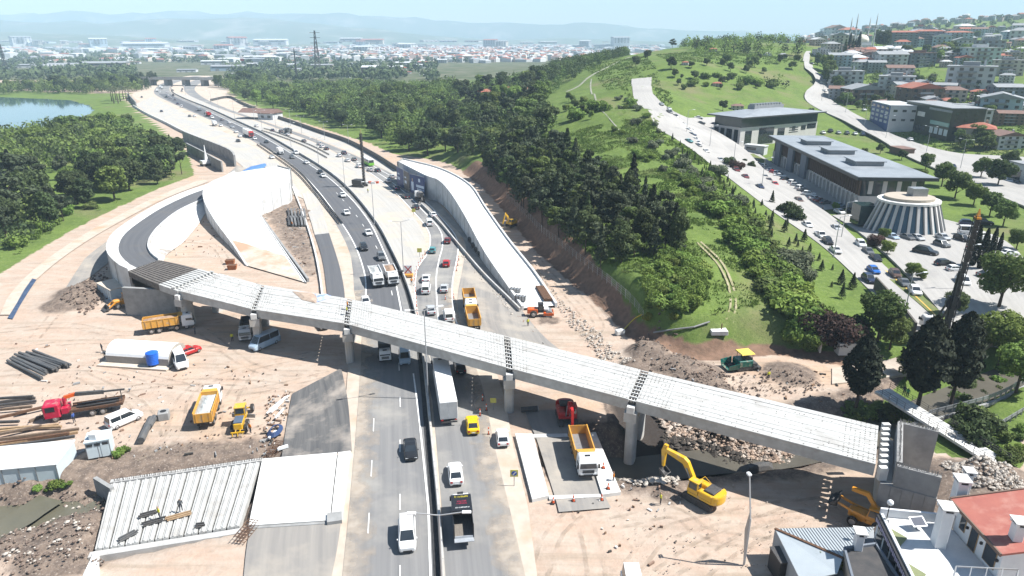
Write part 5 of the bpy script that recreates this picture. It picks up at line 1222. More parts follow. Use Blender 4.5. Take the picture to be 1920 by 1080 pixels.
plate_arm(t, "loader_boom",[(-1.6,1.6),(-1.2,1.5),(.6,3.9),(2.2,4.0),(2.2,4.4),(.4,4.4)],.4,ORG)
loc,rz=at(455,792,462,770); g=thing("motor_grader", "yellow motor grader with a dark engine cover on the open sand", "grader",loc,rz)
for s in (-1,1):
 for x in (-2.6,-1.3,3.2): wheel(g,x,s * .95,.62,.42)
b=MB(); b.cbox(-3.3,-.9,-.62,.62,.8,1.75,.1); b.build("rear_frame",YEL,g); MB().cbox(-3.2,-1.2,-.6,.6,1.752,1.95,.05).build("engine_cover",mat("cover_blue_grey",(0.09,0.12,0.17),None,.5),g)
cabin(g,-.95,.55,-.75,.75,1.2,2.95,YEL,.2); b=MB(); b.bar((.4,0,1.5),(3.4,0,1.35),.35,.4); b.bar((3.2,-.9,.7),(3.2,.9,.7),.2,.2); b.bar((3.2,0,.6),(3.2,0,1.5),.2,.2); b.build("main_beam",YEL,g)
b=MB(); b.bar((.7,-1.7,.55),(1.6,1.7,.55),.12,.6); b.build("blade",steel,g); b=MB(); b.cyl((1.1,0,.8),(1.1,0,.95),.6,n=14); b.bar((1.2,-.5,.9),(3.0,0,1.1),.14,.14); b.bar((1.2,.5,.9),(3.0,0,1.1),.14,.14); b.build("circle",YEL,g)
b=MB(); b.bar((-3.9,-.9,.7),(-3.9,.9,.7),.14,.2); [b.bar((-3.9,y,.7),(-4.05,y,.2),.1,.14) for y in (-.7,0,.7)]; b.bar((-3.3,-.3,.8),(-3.9,-.3,.7),.1,.1); b.bar((-3.3,.3,.8),(-3.9,.3,.7),.1,.1); b.build("ripper",YEL,g)
loc,rz=at(1014,592,1040,592); r_=thing("road_roller", "red road roller with a smooth drum at the foot of the white ramp", "roller",loc,rz); SO=PAINTS["signal_orange"]
for s in (-1,1): wheel(r_,-1.5,s * .8,.72,.5)
MB().cyl((1.6,-1.05,.75),(1.6,1.05,.75),.75,n=24).build("drum",steel,r_)
b=MB(); b.cbox(-2.8,-.5,-.75,.75,.8,1.85,.2); b.build("engine_hood",SO,r_); b=MB()
for s in (-1,1): b.box(.5,2.6,s * 1.12 - .06,s * 1.12 + .06,.5,1.05)
b.box(2.45,2.6,-1.06,1.06,.5,1.05); b.cbox(.5,1.0,-1.06,1.06,.5,1.2,.05); b.build("drum_frame",SO,r_); cabin(r_,-.6,.55,-.7,.7,1.0,2.7,trim,.15); MB().cbox(.6,1.5,-.8,.8,1.55,1.9,.08).build("white_cover",PAINTS["white"],r_)
loc,rz=at(1388,690,1350,694); p_=thing("asphalt_paver", "green asphalt paver with a yellow canopy below the cut bank", "paver",loc,rz); BG=PAINTS["bottle_green"]
for y in (-.95,.95): track(p_,y,-2.3,1.2,.4,.8)
b=MB(); b.cbox(-1.6,1.0,-1.2,1.2,.8,1.9,.1); b.build("body",BG,p_)
h=MB()
for s in (-1,1): h.loft([[(1.0,s * 1.2,.5),(3.0,s * 1.2,.5),(3.0,s * 1.3,.5),(1.0,s * 1.3,.5)][::s],[(1.0,s * 1.5,1.7),(3.0,s * 1.5,1.35),(3.0,s * 1.6,1.35),(1.0,s * 1.6,1.7)][::s]])
h.box(1.0,3.0,-1.2,1.2,.42,.5); h.build("hopper",BG,p_); MB().box(1.1,2.2,-1.1,.2,.5,.75).build("asphalt_rest",trim,p_)
b=MB(); b.box(-3.0,-2.4,-1.6,1.6,.15,.7); b.box(-2.4,-1.6,-1.25,1.25,.8,1.3); [b.bar((-1.6,s * 1.35,.8),(-2.7,s * 1.35,.5),.14,.3) for s in (-1,1)]; b.build("screed",dark_steel,p_)
b=MB(); [b.bar((x,y,1.9),(x,y,3.0),.06,.06) for x in (-1.5,.3) for y in (-.95,.95)]; b.box(-1.5,-.4,-.9,.9,1.9,2.3); b.build("canopy_posts",dark_steel,p_); b=MB(); b.loft([[(-1.8,-1.2,3.0),(.7,-1.2,3.0),(.7,1.2,3.0),(-1.8,1.2,3.0)],[(-1.7,-1.1,3.15),(.6,-1.1,3.15),(.6,1.1,3.15),(-1.7,1.1,3.15)]]); b.build("canopy",mat("canopy_yellow",(0.72,0.56,0.10),None,.6),p_)
def mast(mb,b,h,w,lean=(0,0)):
 for i in (-1,1):
  for j in (-1,1): mb.bar((b[0] + i * w,b[1] + j * w,b[2]),(b[0] + i * w + lean[0],b[1] + j * w + lean[1],b[2] + h),.12,.12)
 n=int(h / 1.1)
 for k in range(n):
  f0,f1=k / n,(k + 1) / n
  for i in (-1,1):
   mb.bar((b[0] + i * w + lean[0] * f0,b[1] - w + lean[1] * f0,b[2] + h * f0),(b[0] + i * w + lean[0] * f1,b[1] + w + lean[1] * f1,b[2] + h * f1),.07,.07)
   mb.bar((b[0] - w + lean[0] * f0,b[1] + i * w + lean[1] * f0,b[2] + h * f0),(b[0] + w + lean[0] * f1,b[1] + i * w + lean[1] * f1,b[2] + h * f1),.07,.07)
loc,rz=at(675,350,700,352); d_=thing("drilling_rig", "dark tracked drilling rig with a tall mast in the central reserve", "drilling rig",loc,rz)
for y in (-1.4,1.4): track(d_,y,-2.6,2.6,.7,1.1)
MB().cbox(-2.6,1.6,-1.6,1.6,1.2,2.8,.1).build("upper_body",dark_steel,d_); m_=MB(); mast(m_,(2.0,0,.4),20.0,.35); m_.box(1.75,2.25,-.22,.22,.5,20); m_.build("mast",dark_steel,d_); MB().cyl((2.0,0,19.6),(2.0,0,21.5),.25).build("mast_head",mat("khaki",(0.3,0.3,0.12),None,.6),d_)
p0=G(1752,634); d2=thing("drilling_rig", "truck-mounted drilling rig with a dark mast leaning over the street, orange tip", "drilling rig",(p0.x,p0.y,p0.z + .15),R(80))
chassis(d2,-4.2,3.2,[-3.0,-1.7,2.4],1.2,.52); cab(d2,2.6,4.6,1.2,.7,2.9)
MB().cbox(-4.0,2.2,-1.15,1.15,1.0,1.9,.08).build("deck_body",PAINTS["dark_blue"],d2); MB().cbox(-1.8,1.6,-1.0,1.0,1.9,2.7,.1).build("engine_box",dark_steel,d2)
m_=MB(); mast(m_,(-3.6,0,1.2),22.0,.42,(1.0,-1.2));
for k in range(11): m_.box(-3.6 + k * .1 - .3,-3.6 + k * .1 + .3,-k * .12 - .3,-k * .12 + .3,1.4 + k * 2,3.3 + k * 2)
m_.build("mast",dark_steel,d2); b=MB(); b.bar((1.0,.5,2.2),(-3.1,-.2,10),.25,.25); b.bar((1.0,-.5,2.2),(-3.1,-.7,10),.25,.25); b.bar((-2.4,0,1.8),(-2.2,-.6,13.5),.3,.45); b.build("mast_stays",dark_steel,d2)
b=MB(); b.cyl((-3.3,-.3,7.8),(-2.6,-.4,7.8),1.2,n=14); b.box(-3.4,-2.2,-1.1,.5,7,9); b.build("winch",trim,d2); b=MB(); b.loft([[(-2.9,-1.5,23.2),(-2.3,-1.5,23.2),(-2.3,-.9,23.2),(-2.9,-.9,23.2)],[(-2.65,-1.25,24.6),(-2.55,-1.25,24.6),(-2.55,-1.15,24.6),(-2.65,-1.15,24.6)]]); b.box(-3.3,-2.0,-1.5,-.8,22.9,23.2); b.build("mast_tip",PAINTS["orange"],d2)
loc,rz=at(160,775,110,783); k_=thing("crane_truck", "red crane lorry with a rusty flatbed and folded crane among the steel stacks", "crane truck",loc,rz); CR=PAINTS["crimson"]
for s in (-1,1):
 for x in (-2.6,-1.2,3.6): wheel(k_,x,s * 1.02,.52,.34)
MB().box(-5.2,4.2,-.55,.55,.75,1.05).build("chassis",dark_steel,k_); c_=MB(); c_.cbox(2.8,5.0,-1.2,1.2,.7,2.75,.18); c_=c_.build("cab",CR,k_)
quadpart("windscreen",[(5.0,-1.0,1.75),(5.0,1.0,1.75),(5.0,1.0,2.5),(5.0,-1.0,2.5)],glass,c_,.03)
for s in (-1,1): p=[(3.4,s * 1.2,1.7),(4.6,s * 1.2,1.7),(4.6,s * 1.2,2.45),(3.4,s * 1.2,2.45)]; quadpart("side_window",p if s < 0 else p[::-1],glass,c_,.03)
MB().box(4.98,5.12,-1.2,1.2,.55,.85).build("bumper",trim,c_); b=MB(); b.box(-5.4,1.6,-1.22,1.22,1.1,1.3); [b.box(-5.4,1.6,s * 1.2 - .05,s * 1.2 + .05,1.3,1.55) for s in (-1,1)]; b.build("flatbed",rust,k_)
b=MB(); [b.bar((-5.2 + rng.random(),y,1.4 + .1 * (i % 3)),(1.2 - rng.random(),y + rng.uniform(-.2,.2),1.4 + .1 * (i % 3)),.12,.14) for i,y in enumerate([-.9,-.6,-.3,0,.3,.6,.9,-.5,.4])]; b.build("steel_load",dark_steel,k_)
b=MB(); b.box(1.75,2.65,-1.1,1.1,1.05,1.9); b.cyl((2.2,0,1.9),(2.2,0,3.2),.3); b.build("crane_base",CR,k_); b=MB(); b.bar((2.2,0,3.2),(.6,0,3.5),.4,.5); b.build("crane_boom",PAINTS["signal_orange"],k_); b=MB(); b.bar((.7,.05,3.5),(-3.0,.1,3.2),.45,.5); b.bar((-3.0,.1,3.25),(-5.8,.1,3.1),.2,.25); b.bar((-5.2,.1,3.1),(-5.2,.1,1.4),.12,.12); b.build("crane_arm",dark_steel,k_)
loc,rz=at(268,572,300,566); q_=thing("tractor_unit", "white lorry chassis with bare wheels in the shade beside the orange loader", "truck chassis",loc,rz)
for s in (-1,1):
 for x in (-1.9,1.9): wheel(q_,x,s * 1.0,.55,.38)
b=MB(); b.cbox(-2.8,2.6,-.7,.7,.6,1.35,.1); b.build("frame",PAINTS["white"],q_); b=MB(); b.cbox(-.7,1.1,-.95,.95,1.2,1.9,.1); b.build("engine",trim,q_); b=MB(); b.cbox(-2.9,-2.0,-1.1,1.1,.9,1.3,.05); b.build("front_guard",PAINTS["white"],q_)
loc,rz=at(388,310,420,306); w_=thing("piling_rig", "small white piling rig with a pointed mast in the sand pit by the woods", "rig",loc,rz)
for y in (-1.3,1.3): track(w_,y,-2.4,2.4,.6,.9)
MB().cbox(-2.4,1.8,-1.5,1.5,1.0,2.4,.1).build("upper_body",PAINTS["white"],w_); b=MB(); b.loft([[(-.8,-.8,2.4),(.8,-.8,2.4),(.8,.8,2.4),(-.8,.8,2.4)],[(-.3,-.3,5.4),(.3,-.3,5.4),(.3,.3,5.4),(-.3,.3,5.4)],[(-.1,-.1,9),(.1,-.1,9),(.1,.1,9),(-.1,.1,9)]]); b.build("mast",PAINTS["white"],w_)
def frame_of(a,b):
 d=(b - a); return math.atan2(d.y,d.x),d.length
white_sheet=mat("white_sheet",(0.74,0.75,0.75),(0.66,0.67,0.68),.7,1.5,.3)
pale_sheet=mat("pale_sheet",(0.50,0.57,0.60),(0.44,0.50,0.53),.5,1.0,.4)
roof_cream=mat("roof_cream",(0.55,0.48,0.40),(0.48,0.41,0.33),.8,1.0)
def hut(label,a,b,dep,h,wallm,roofm,base=True,name="site_cabin",wins=0):
 rz,L=frame_of(a,b); t=thing(name,label, "cabin",(a.x,a.y,-.1),rz)
 MB().box(0,L,0,dep,.2,h).build("wall",wallm,t); MB().box(-.12,L + .12,-.12,dep + .12,h,h + .14).build("roof",roofm,t)
 if base: MB().box(-.9,L + .3,-.7,dep + .3,-.1,.18).build("base_slab",concrete,t)
 n=max(2,round(L / 1.2)); mb=MB()
 for i in range(n + 1): mb.box(L * i / n - .03,L * i / n + .03,-.03,-.002,.2,h)
 tag(mb.build("wall_ribs",steel,t),kind='stuff')
 for i in range(wins): x=L * (i + .5) / wins; w=MB().box(x - .35,x + .35,-.06,-.004,h - .62,h - .25); w=w.build("window",glass,t)
 MB().box(L * .62,L * .62 + .85,-.05,-.004,.2,2.1).build("door",pale_sheet,t) if wins else None
 return t
hut("white container cabin with a cream roof by the curved ramp wall",P(186,552,0),P(211,566,0),5.0,2.7,pale_sheet,roof_cream,True)
c_=hut("pale portable cabin with small windows and a water tank on its roof",P(166,862,0),P(210,854,0),2.6,2.6,pale_sheet,pale_sheet,False,wins=3)
pt=P(178,822,2.6); tk=thing("water_tank", "white plastic water tank on the roof of the pale cabin", "tank",(pt.x,pt.y,2.64)); b=MB(); b.cbox(-.6,.6,-.5,.5,0,.95,.15); b.build("tank_body",white_sheet,tk); MB().cyl((0,0,.95),(0,0,1.08),.2).build("lid",white_sheet,tk)
a_,b_=P(200,680,0),P(318,688,0); rz,L=frame_of(a_,b_); tn=thing("arched_tent", "white arched tent with grey side wall and plank platform behind the blue tank", "tent",(a_.x,a_.y,-.1),rz)
n=14; pr=[(2.6 - 2.6 * math.cos(q),.9 + 2.3 * math.sin(q)) for q in [math.pi * i / n for i in range(n + 1)]]
mb=MB(); mb.loft([[(x,y,z) for y,z in pr] + [(x,5.2,.7),(x,0,.7)] for x in (0,L * .25,L * .5,L * .75,L)]); mb.build("roof_sheet",white_sheet,tn)
mb=MB(); mb.box(.05,L - .05,-.02,.12,.25,1.5); mb.box(.05,L - .05,5.08,5.2,.25,1.0); mb.build("side_wall",mat("wall_taupe",(0.30,0.28,0.26),None,.7),tn); MB().box(-.8,L + .3,-1.4,5.4,0,.25).build("platform",roof_cream,tn)
mb=MB(); mb.add([(L + .03,y,z) for y,z in pr] + [(L + .03,5.2,.3),(L + .03,0,.3)],[tuple(range(n + 3))]); mb.build("end_sheet",mat("end_taupe",(0.36,0.33,0.29),(0.25,0.23,0.20),.7),tn)
pt=P(289,686,0); bt=thing("water_tank", "bright blue ribbed water tank standing before the arched tent", "tank",(pt.x,pt.y,0)); mb=MB(); rg=[]
for i in range(15): zz_=.5 + i * .15; r=1.0 + (.04 if i % 2 else 0); rg.append([(r * math.cos(q),r * math.sin(q),zz_) for q in [2 * math.pi * k / 20 for k in range(20)]])
rg.append([(.3 * math.cos(q),.3 * math.sin(q),2.85) for q in [2 * math.pi * k / 20 for k in range(20)]]); mb.loft(rg); mb.build("tank_body",mat("tank_blue",(0.02,0.12,0.55),None,.35),bt); mb=MB(); [mb.cyl((.8 * math.cos(q),.8 * math.sin(q),-.2),(.8 * math.cos(q),.8 * math.sin(q),.5),.08) for q in (0.8,2.4,4,5.5)]; mb.build("stand",dark_steel,bt)
a_,b_=P(-30,912,0),P(112,898,0); rz,L=frame_of(a_,b_); st=thing("store_tent", "white store tent with framed pale front at the left edge, weeds at its foot", "tent",(a_.x,a_.y,-.1),rz)
MB().box(0,L,0,5.5,0,2.4).build("wall",pale_sheet,st); mb=MB(); mb.loft([[(x,-.15,2.4),(x,2.75,3.5),(x,5.65,2.4),(x,5.65,2.3),(x,-.15,2.3)] for x in (-.15,L + .15)]); mb.build("roof_sheet",white_sheet,st)
mb=MB(); [mb.bar((x,-.05,0),(x,-.05,2.3),.08,.08) for x in (L * .28,L * .5,L * .72,L - .05)]; mb.bar((0,-.05,2.3),(L,-.05,2.3),.08,.08); mb.build("frame",steel,st)
def stick(name,label,a,b,r,m,group,square=False,hollow=False):
 a=Vector(a); b=Vector(b); mb=MB(); d=b - a
 if square: mb.bar((0,0,0),d,r * 2,r * 2)
 else:
  mb.cyl((0,0,0),d,r,n=10)
  if hollow: mb.cyl(d * -.001,d * .0,r * .8,n=10,mi=0)
 o=mb.build(name,m,None,a); return tag(o,label, "pipe" if not square else "beam",group)
pipe_m=mat("pipe_dark",(0.07,0.075,0.08),(0.11,0.105,0.10),.55,1.5,.4)
pile=[((14,676),(78,708)),((20,672),(83,703)),((24,669),(88,699)),((30,671),(86,695)),((28,664),(105,690)),((36,661),(112,688)),((44,663),(118,684)),((50,660),(124,683)),((58,662),(128,687)),((62,657),(132,684)),((40,668),(100,692)),((46,665),(108,694))]
for i,(a,b) in enumerate(pile): stick("steel_pipe", "dark steel pipe in the crossed heap left of the arched tent",P(a[0],a[1],.25 + .22 * (i % 3)),P(b[0],b[1],.25 + .22 * ((i + 1) % 3)),.24,pipe_m, "dark pipes heaped left of the tent")
browns=[rust,mat("timber_dark",(0.19,0.135,0.095),(0.11,0.08,0.06),.85,2.0),dark_steel,wood]
rows=[((-20,756),(66,746),2),((-20,762),(68,752),2),((-20,748),(62,743),2),((-20,786),(50,772),0),((-20,812),(110,796),3),((-20,818),(78,798),1),((-20,826),(148,804),1),((-20,834),(130,812),0),((-20,842),(140,818),2),((-20,848),(128,832),2),((-20,854),(118,838),1),((30,775),(95,760),0),((-20,838),(146,810),3),((60,802),(115,800),3),((-20,792),(36,790),2),((55,790),(85,778),1),((-20,806),(60,800),3),((-20,770),(60,762),1)]
for i,(a,b,m) in enumerate(rows): stick("steel_beam", "%s beam lying in the long stacks at the left edge near the red crane lorry" % ("rusty", "dark timber", "dark steel", "pale timber")[m],P(a[0],a[1],.1 + .2 * (i % 3)),P(b[0],b[1],.1 + .2 * (i % 3)),.17,browns[m], "beams stacked by the crane lorry",True)
pp=stick("large_pipe", "thick black pipe lying on the sand beside the concrete manhole ring",P(264,826,.5),P(283,785,.5),.5,pipe_m,None)
stick("large_pipe", "short black pipe with a pale open end next to the longer black one",P(279,800,.45),P(290,782,.45),.45,pipe_m,None)
pt=P(308,783,0); mh=thing("manhole_ring", "grey square concrete manhole ring with a round hole", "concrete block",(pt.x,pt.y,-.1),R(20)); MB().cbox(-.75,.75,-.75,.75,0,1.2,.1).build("block",concrete_grey,mh); MB().cyl((0,0,1.2),(0,0,1.205),.45,n=16).build("hole",trim,mh)
stack_m=mat("formwork_grey",(0.20,0.20,0.20),(0.10,0.10,0.10),.8,2.0)
for i in range(12):
 x,y=540 + (i % 6) * 6,392 + (i // 6) * 14
 stick("formwork_beam", "grey formwork beam in the stacks between the bright ramp and the service lane",P(x,y,.3),P(x + 3,y + 17,.3),.28,stack_m if i % 3 else dark_steel, "formwork beams stacked in the yard",True)
for a,l in (((432,494), "upper rusty orange skip by the end of the bright ramp wall"),((436,504), "lower rusty orange skip by the end of the bright ramp wall")):
 pt=P(*a); s_=thing("skip",l, "skip",(pt.x,pt.y,-.1),R(8)); mb=MB(); mb.loft([[(-.9,-.6,0),(.9,-.6,0),(.9,.6,0),(-.9,.6,0)],[(-1.1,-.8,1.1),(1.1,-.8,1.1),(1.1,.8,1.1),(-1.1,.8,1.1)]]); mb.build("body",mat("skip_orange",(0.36,0.13,0.045),(0.24,0.09,0.04),.8,2.0),s_); MB().box(-1.0,1.0,-.7,.7,1.1,1.14).build("contents",rust,s_)
for i,(a,b,w) in enumerate([((505,770),(536,745),.5),((508,773),(530,752),.4),((500,775),(540,742),.3),((504,822),(518,808),.5),((520,842),(540,836),.6),((516,784),(532,766),.35)]):
 stick("board", "white board dumped beside the edge of the dark asphalt",P(a[0],a[1],.12 + i * .05),P(b[0],b[1],.15 + i * .05),w * .3,white_sheet, "white boards by the dark asphalt",True)
pt=P(516,808,.3); co=MB();
for k in range(5):
 for i in range(20): q,q2=2 * math.pi * i / 20,2 * math.pi * (i + 1) / 20; r=.9 - .08 * k; co.cyl((r * math.cos(q),1.9 * r * math.sin(q),.09 * k),(r * math.cos(q2),1.9 * r * math.sin(q2),.09 * k),.08,n=5,caps=False)
tag(co.build("hose_coil",mat("hose_blue",(0.04,0.07,0.16),None,.6),None,pt), "dark blue coil of hose among white boards by the asphalt edge", "hose")
for i,(a,b,m,l) in enumerate([((262,968),(292,960),dark_steel,"dark plank bundle lying on the white girders, farthest of the bundles"),((268,984),(310,972),dark_steel,"long dark plank bundle in the middle of the white girders"),((312,974),(355,962),wood,"light timber bundle on the white girders"),((222,1014),(256,996),pipe_m,"grey plank stack on the near corner of the white girders"),((365,986),(382,984),dark_steel,"short dark bar on the white girders near the slab")]):
 a,b=P(a[0],a[1],.42),P(b[0],b[1],.42); rz,L=frame_of(a,b); t=thing("plank_bundle",l, "planks",(a.x,a.y,.36),rz)
 for j in range(4): MB().box(rng.uniform(-.2,.2),L + rng.uniform(-.3,.3),-.36 + j * .19,-.20 + j * .19,0,.10 + .1 * (j % 2)).build("plank",m,t)
rb=P(1028,565,.6); q_=P(1012,540,.9); ob=thing("pipe_bundle", "rusty bundle of long tubes resting on the white ramp's near end", "pipes",(0,0,0))
for i in range(5): MB().cyl(q_ + V3((-.7 + i * .35,0,.35)),rb + V3((-.7 + i * .35,0,.35)),.3,n=8).build("tube",rust,ob)
for i,(x,y,l) in enumerate([(966,548, "grey steel mould on the near end of the white ramp, farther one"),(976,562, "grey steel mould on the near end of the white ramp, nearer one")]):
 pt=P(x,y,.9); t=thing("steel_mould",l, "mould",(pt.x,pt.y,.9),R(-20)); MB().box(-1.2,1.2,-.5,.5,0,.9).build("shell",steel,t); mb=MB(); [mb.box(xx - .06,xx + .06,-.56,.56,0,1.0) for xx in (-1,-.3,.4,1.1)]; mb.build("ribs",dark_steel,t)
for i,(x,y) in enumerate([(884,455),(890,466),(896,474),(903,482)]):
 pt=P(x,y); t=thing("compressor", "dark generator in the row between kerb wall and white ramp", "generator",(pt.x,pt.y,0),R(120), "dark generators at the ramp's foot"); MB().cbox(-1.1,1.1,-.6,.6,.4,1.5,.12).build("housing",trim,t); [wheel(t,xx,s * .6,.32,.18) for xx in (-.6,.6) for s in (-1,1)]
pt=P(993,772); t=thing("culvert_pipe", "grey pipe section lying by the flyover's shadow edge", "pipe",(pt.x,pt.y,0)); MB().cyl((-1.3,-.1,.4),(1.2,.2,.45),.42,n=14).build("pipe",dark_steel,t); MB().cyl((1.2,.2,.45),(1.3,.21,.45),.5,n=14).build("collar",steel,t)
tg=[P(560,551,DZ + .1),P(590,566,DZ + .1),P(612,560,DZ + .1),P(640,556,DZ + .1),P(622,549,DZ + .1),P(600,553,DZ + .1)]
def sheet(name,label,pts,m,h=.25):
 c=sum(pts,Vector()) / len(pts); mb=MB(); n=len(pts); rg=[]
 for k,z in ((1,0),(.75,.6),(.4,1)): rg.append([c + (p - c) * k + V3((rng.uniform(-.2,.2) * (k < 1),rng.uniform(-.2,.2) * (k < 1),h * z)) for p in pts])
 mb.loft(rg); return tag(mb.build(name,m),label, "tarpaulin" if "tarp" in name else "heap")
sheet("dirt_heap", "brown spill of soil lying over the flyover's far edge",PL([(548,546),(566,562),(592,568),(600,560),(585,549)],DZ + .05),mat("spill_dirt",(0.42,0.33,0.26),(0.30,0.22,0.17),.95,1.0),.3)
sheet("tarpaulin", "blue and white tarpaulin crumpled on the flyover's far edge",PL([(590,552),(594,566),(610,561),(622,556),(612,551)],DZ + .08),mat("tarp_blue",(0.10,0.16,0.55),(0.55,0.62,0.70),.5,.6),.25)
sheet("tarpaulin", "blue tarpaulin on the slope behind the bright ramp's far end",PL([(452,325),(490,318),(500,310),(497,306),(470,312),(455,320)],1.0),mat("tarp_blue2",(0.06,0.14,0.34),(0.10,0.22,0.45),.5,.8),.4)
sheet("pond_liner", "dark blue liner strip lying in the trench beside the left dirt road",PL([(14,596),(30,570),(44,545),(62,520),(70,522),(54,546),(38,572),(24,598)],.05),mat("liner_blue",(0.03,0.05,0.10),(0.06,0.09,0.15),.5,.8),.15)
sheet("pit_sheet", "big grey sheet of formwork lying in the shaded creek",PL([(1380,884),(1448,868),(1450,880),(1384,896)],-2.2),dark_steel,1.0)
lm=[mat("litter_" + k,c,None,.8) for k,c in dict(grey=(.28,.28,.28),dark=(.06,.055,.05),pale=(.55,.53,.50),brown=(.22,.14,.09),rust=(.24,.16,.12)).items()]; mb=MB()
for n_,poly in ((150,((20,640),(560,690),(500,850),(150,860))),(90,((500,745),(545,740),(520,850),(490,850))),(60,((310,420),(450,400),(455,500),(330,480))),(70,((500,385),(580,380),(590,520),(560,500))),(36,((1000,940),(1170,900),(1380,960),(1200,1079))),(50,((880,450),(980,575),(1060,700),(930,560))),(50,((1130,640),(1560,700),(1600,760),(1250,720)))):
 w_=[P(*v) for v in poly]
 for i in range(n_):
  u,v=rng.random(),rng.random(); p=w_[0].lerp(w_[1],u).lerp(w_[3].lerp(w_[2],u),v); a=rng.uniform(.08,.7) * rng.random() ** 2 + .06; b=rng.uniform(.03,.14); M_=Matrix.Translation((p.x,p.y,hz(p.x,p.y) - .02)) @ Matrix.Rotation(rng.uniform(0,3.1),4, 'Z'); mb.box(-a,a,-b,b,-.1,rng.uniform(.02,.2),rng.randrange(5),M_)
tag(mb.build("site_litter",lm),kind='stuff')
for x,y,l in ((514,846, "dark rebar cage between girder bridge and dark asphalt"),(463,1000, "dark rebar cage at the near right corner of the white girders")):
 p=P(x,y,.1); t=thing("rebar_cage",l, "rebar cage",p,R(78)); mb=MB(); [mb.bar((-1.6,yy,zz_),(1.6,yy,zz_),.05,.05) for yy in (-.6,-.2,.2,.6) for zz_ in (0,.7)]; mb.build("long_bars",rust,t); mb=MB(); [mb.box(xx - .03,xx + .03,-.62,.62,z_,z_ + .05) for xx in (-1.4,-.9,-.4,.1,.6,1.1,1.5) for z_ in (-.03,.68)]; tag(mb.build("hoops",rust,t),kind="stuff")
sign_y=mat("sign_yellow",(0.55,0.52,0.12),None,.5); sign_b=mat("sign_blue",(0.02,0.08,0.35),None,.4)
pt=P(964,911); s_=thing("road_sign", "yellow square sign with a blue disc and white arrow on a thin post", "road sign",(pt.x,pt.y,0)); MB().cyl((0,0,0),(0,0,1.6),.05).build("post",steel,s_); MB().box(-.5,.5,-.06,-.02,1.4,2.4).build("board",sign_y,s_); MB().cyl((0,-.061,1.9),(0,-.09,1.9),.34,n=24).build("disc",sign_b,s_); mb=MB(); mb.bar((.17,-.1,2.1),(-.12,-.1,1.76),.02,.1); mb.add([(-.2,-.11,1.66),(.05,-.11,1.7),(-.16,-.11,1.92)],[(0,1,2)]); mb.build("arrow",white_paint,s_)
pt=P(925,768); s_=thing("road_sign", "small yellow-green sign on a post at the flyover's shadow edge", "road sign",(pt.x,pt.y,0)); MB().cyl((0,0,0),(0,0,1.5),.05).build("post",steel,s_); MB().box(-.45,.45,-.06,-.02,1.2,2.0).build("board",sign_y,s_)
for x,y,l in ((787,482, "yellow square warning sign before the bend of the narrowed lanes"),(776,405, "small yellow sign by the lane edge below the mixer truck")):
 pt=P(x,y); s_=thing("road_sign",l, "road sign",(pt.x,pt.y,0)); MB().cyl((0,0,0),(0,0,1.7),.06).build("post",steel,s_); MB().box(-.6,.6,-.06,-.02,1.3,2.4).build("board",sign_y,s_)
pt=P(766,520); s_=thing("warning_trailer", "orange trailer carrying a red and white crossed warning board in the reserve", "sign trailer",(pt.x,pt.y,0)); MB().cbox(-1.1,1.1,-.7,.7,.3,.9,.1).build("base",PAINTS["orange"],s_); [wheel(s_,x,s * .75,.3,.2) for x in (-.5,) for s in (-1,1)]
MB().box(-.9,.9,-.1,-.04,1.0,3.0).build("board",white_paint,s_); mb=MB(); mb.bar((-.8,-.13,1.1),(.8,-.13,2.9),.04,.22); mb.bar((-.8,-.12,2.9),(.8,-.12,1.1),.04,.22); mb.build("red_cross",tail_red,s_); mb=MB(); [mb.bar((x,.1,.9),(x,-.02,2.9),.08,.08) for x in (-.7,.7)]; mb.build("supports",dark_steel,s_)
pt=P(757,516); s_=thing("control_box", "black box at the foot of a lamp post beside the warning trailer", "box",(pt.x - .6,pt.y,0)); MB().cbox(-.6,.6,-.4,.4,0,1.2,.08).build("housing",trim,s_)
cone_o=mat("cone_orange",(0.62,0.10,0.03),None,.6)
cn=thing("traffic_cone", "orange and white traffic cone", "cone"); MB().box(-.25,.25,-.25,.25,0,.05).build("base",trim,cn); MB().cyl((0,0,.05),(0,0,.9),.19,.04,10).build("cone_body",cone_o,cn); MB().cyl((0,0,.42),(0,0,.6),.127,.092,10).build("band",white_paint,cn); freeze(cn)
for x,y,l in [(1075,940,"traffic cone at the near left corner of the culvert bridge"),(1037,943,"traffic cone left of the kerb beam before the culvert bridge"),(1128,938,"traffic cone at the near right corner of the culvert bridge"),(1131,882,"traffic cone on the white slab beside the orange tipper's cab"),(1140,921,"traffic cone among the tools at the culvert's right slab")]:
 pt=P(x,y); dup(cn,(pt.x,pt.y,.36 if "slab" in l else .02),0,l, "traffic cones round the culvert bridge",1.0)
dl=thing("delineator", "red and white delineator post", "delineator"); MB().cyl((0,0,0),(0,0,.9),.06).build("post",cone_o,dl); MB().cyl((0,0,.5),(0,0,.7),.07).build("band",white_paint,dl); MB().box(-.15,.15,-.15,.15,0,.05).build("foot",trim,dl); freeze(dl)
for i,(x,y) in enumerate([(797,478),(793,486),(789,492),(785,500),(782,508),(779,516),(778,526),(777,536),(779,548),(780,560),(781,575),(782,590),(860,488),(858,498),(856,508),(900,780),(916,815),(912,770),(905,752),(835,562),(850,560)]):
 pt=P(x,y); dup(dl,(pt.x,pt.y,.02),0, "slim red and white delineator post along the narrowed lane edge", "delineator posts along the lanes",1.3)
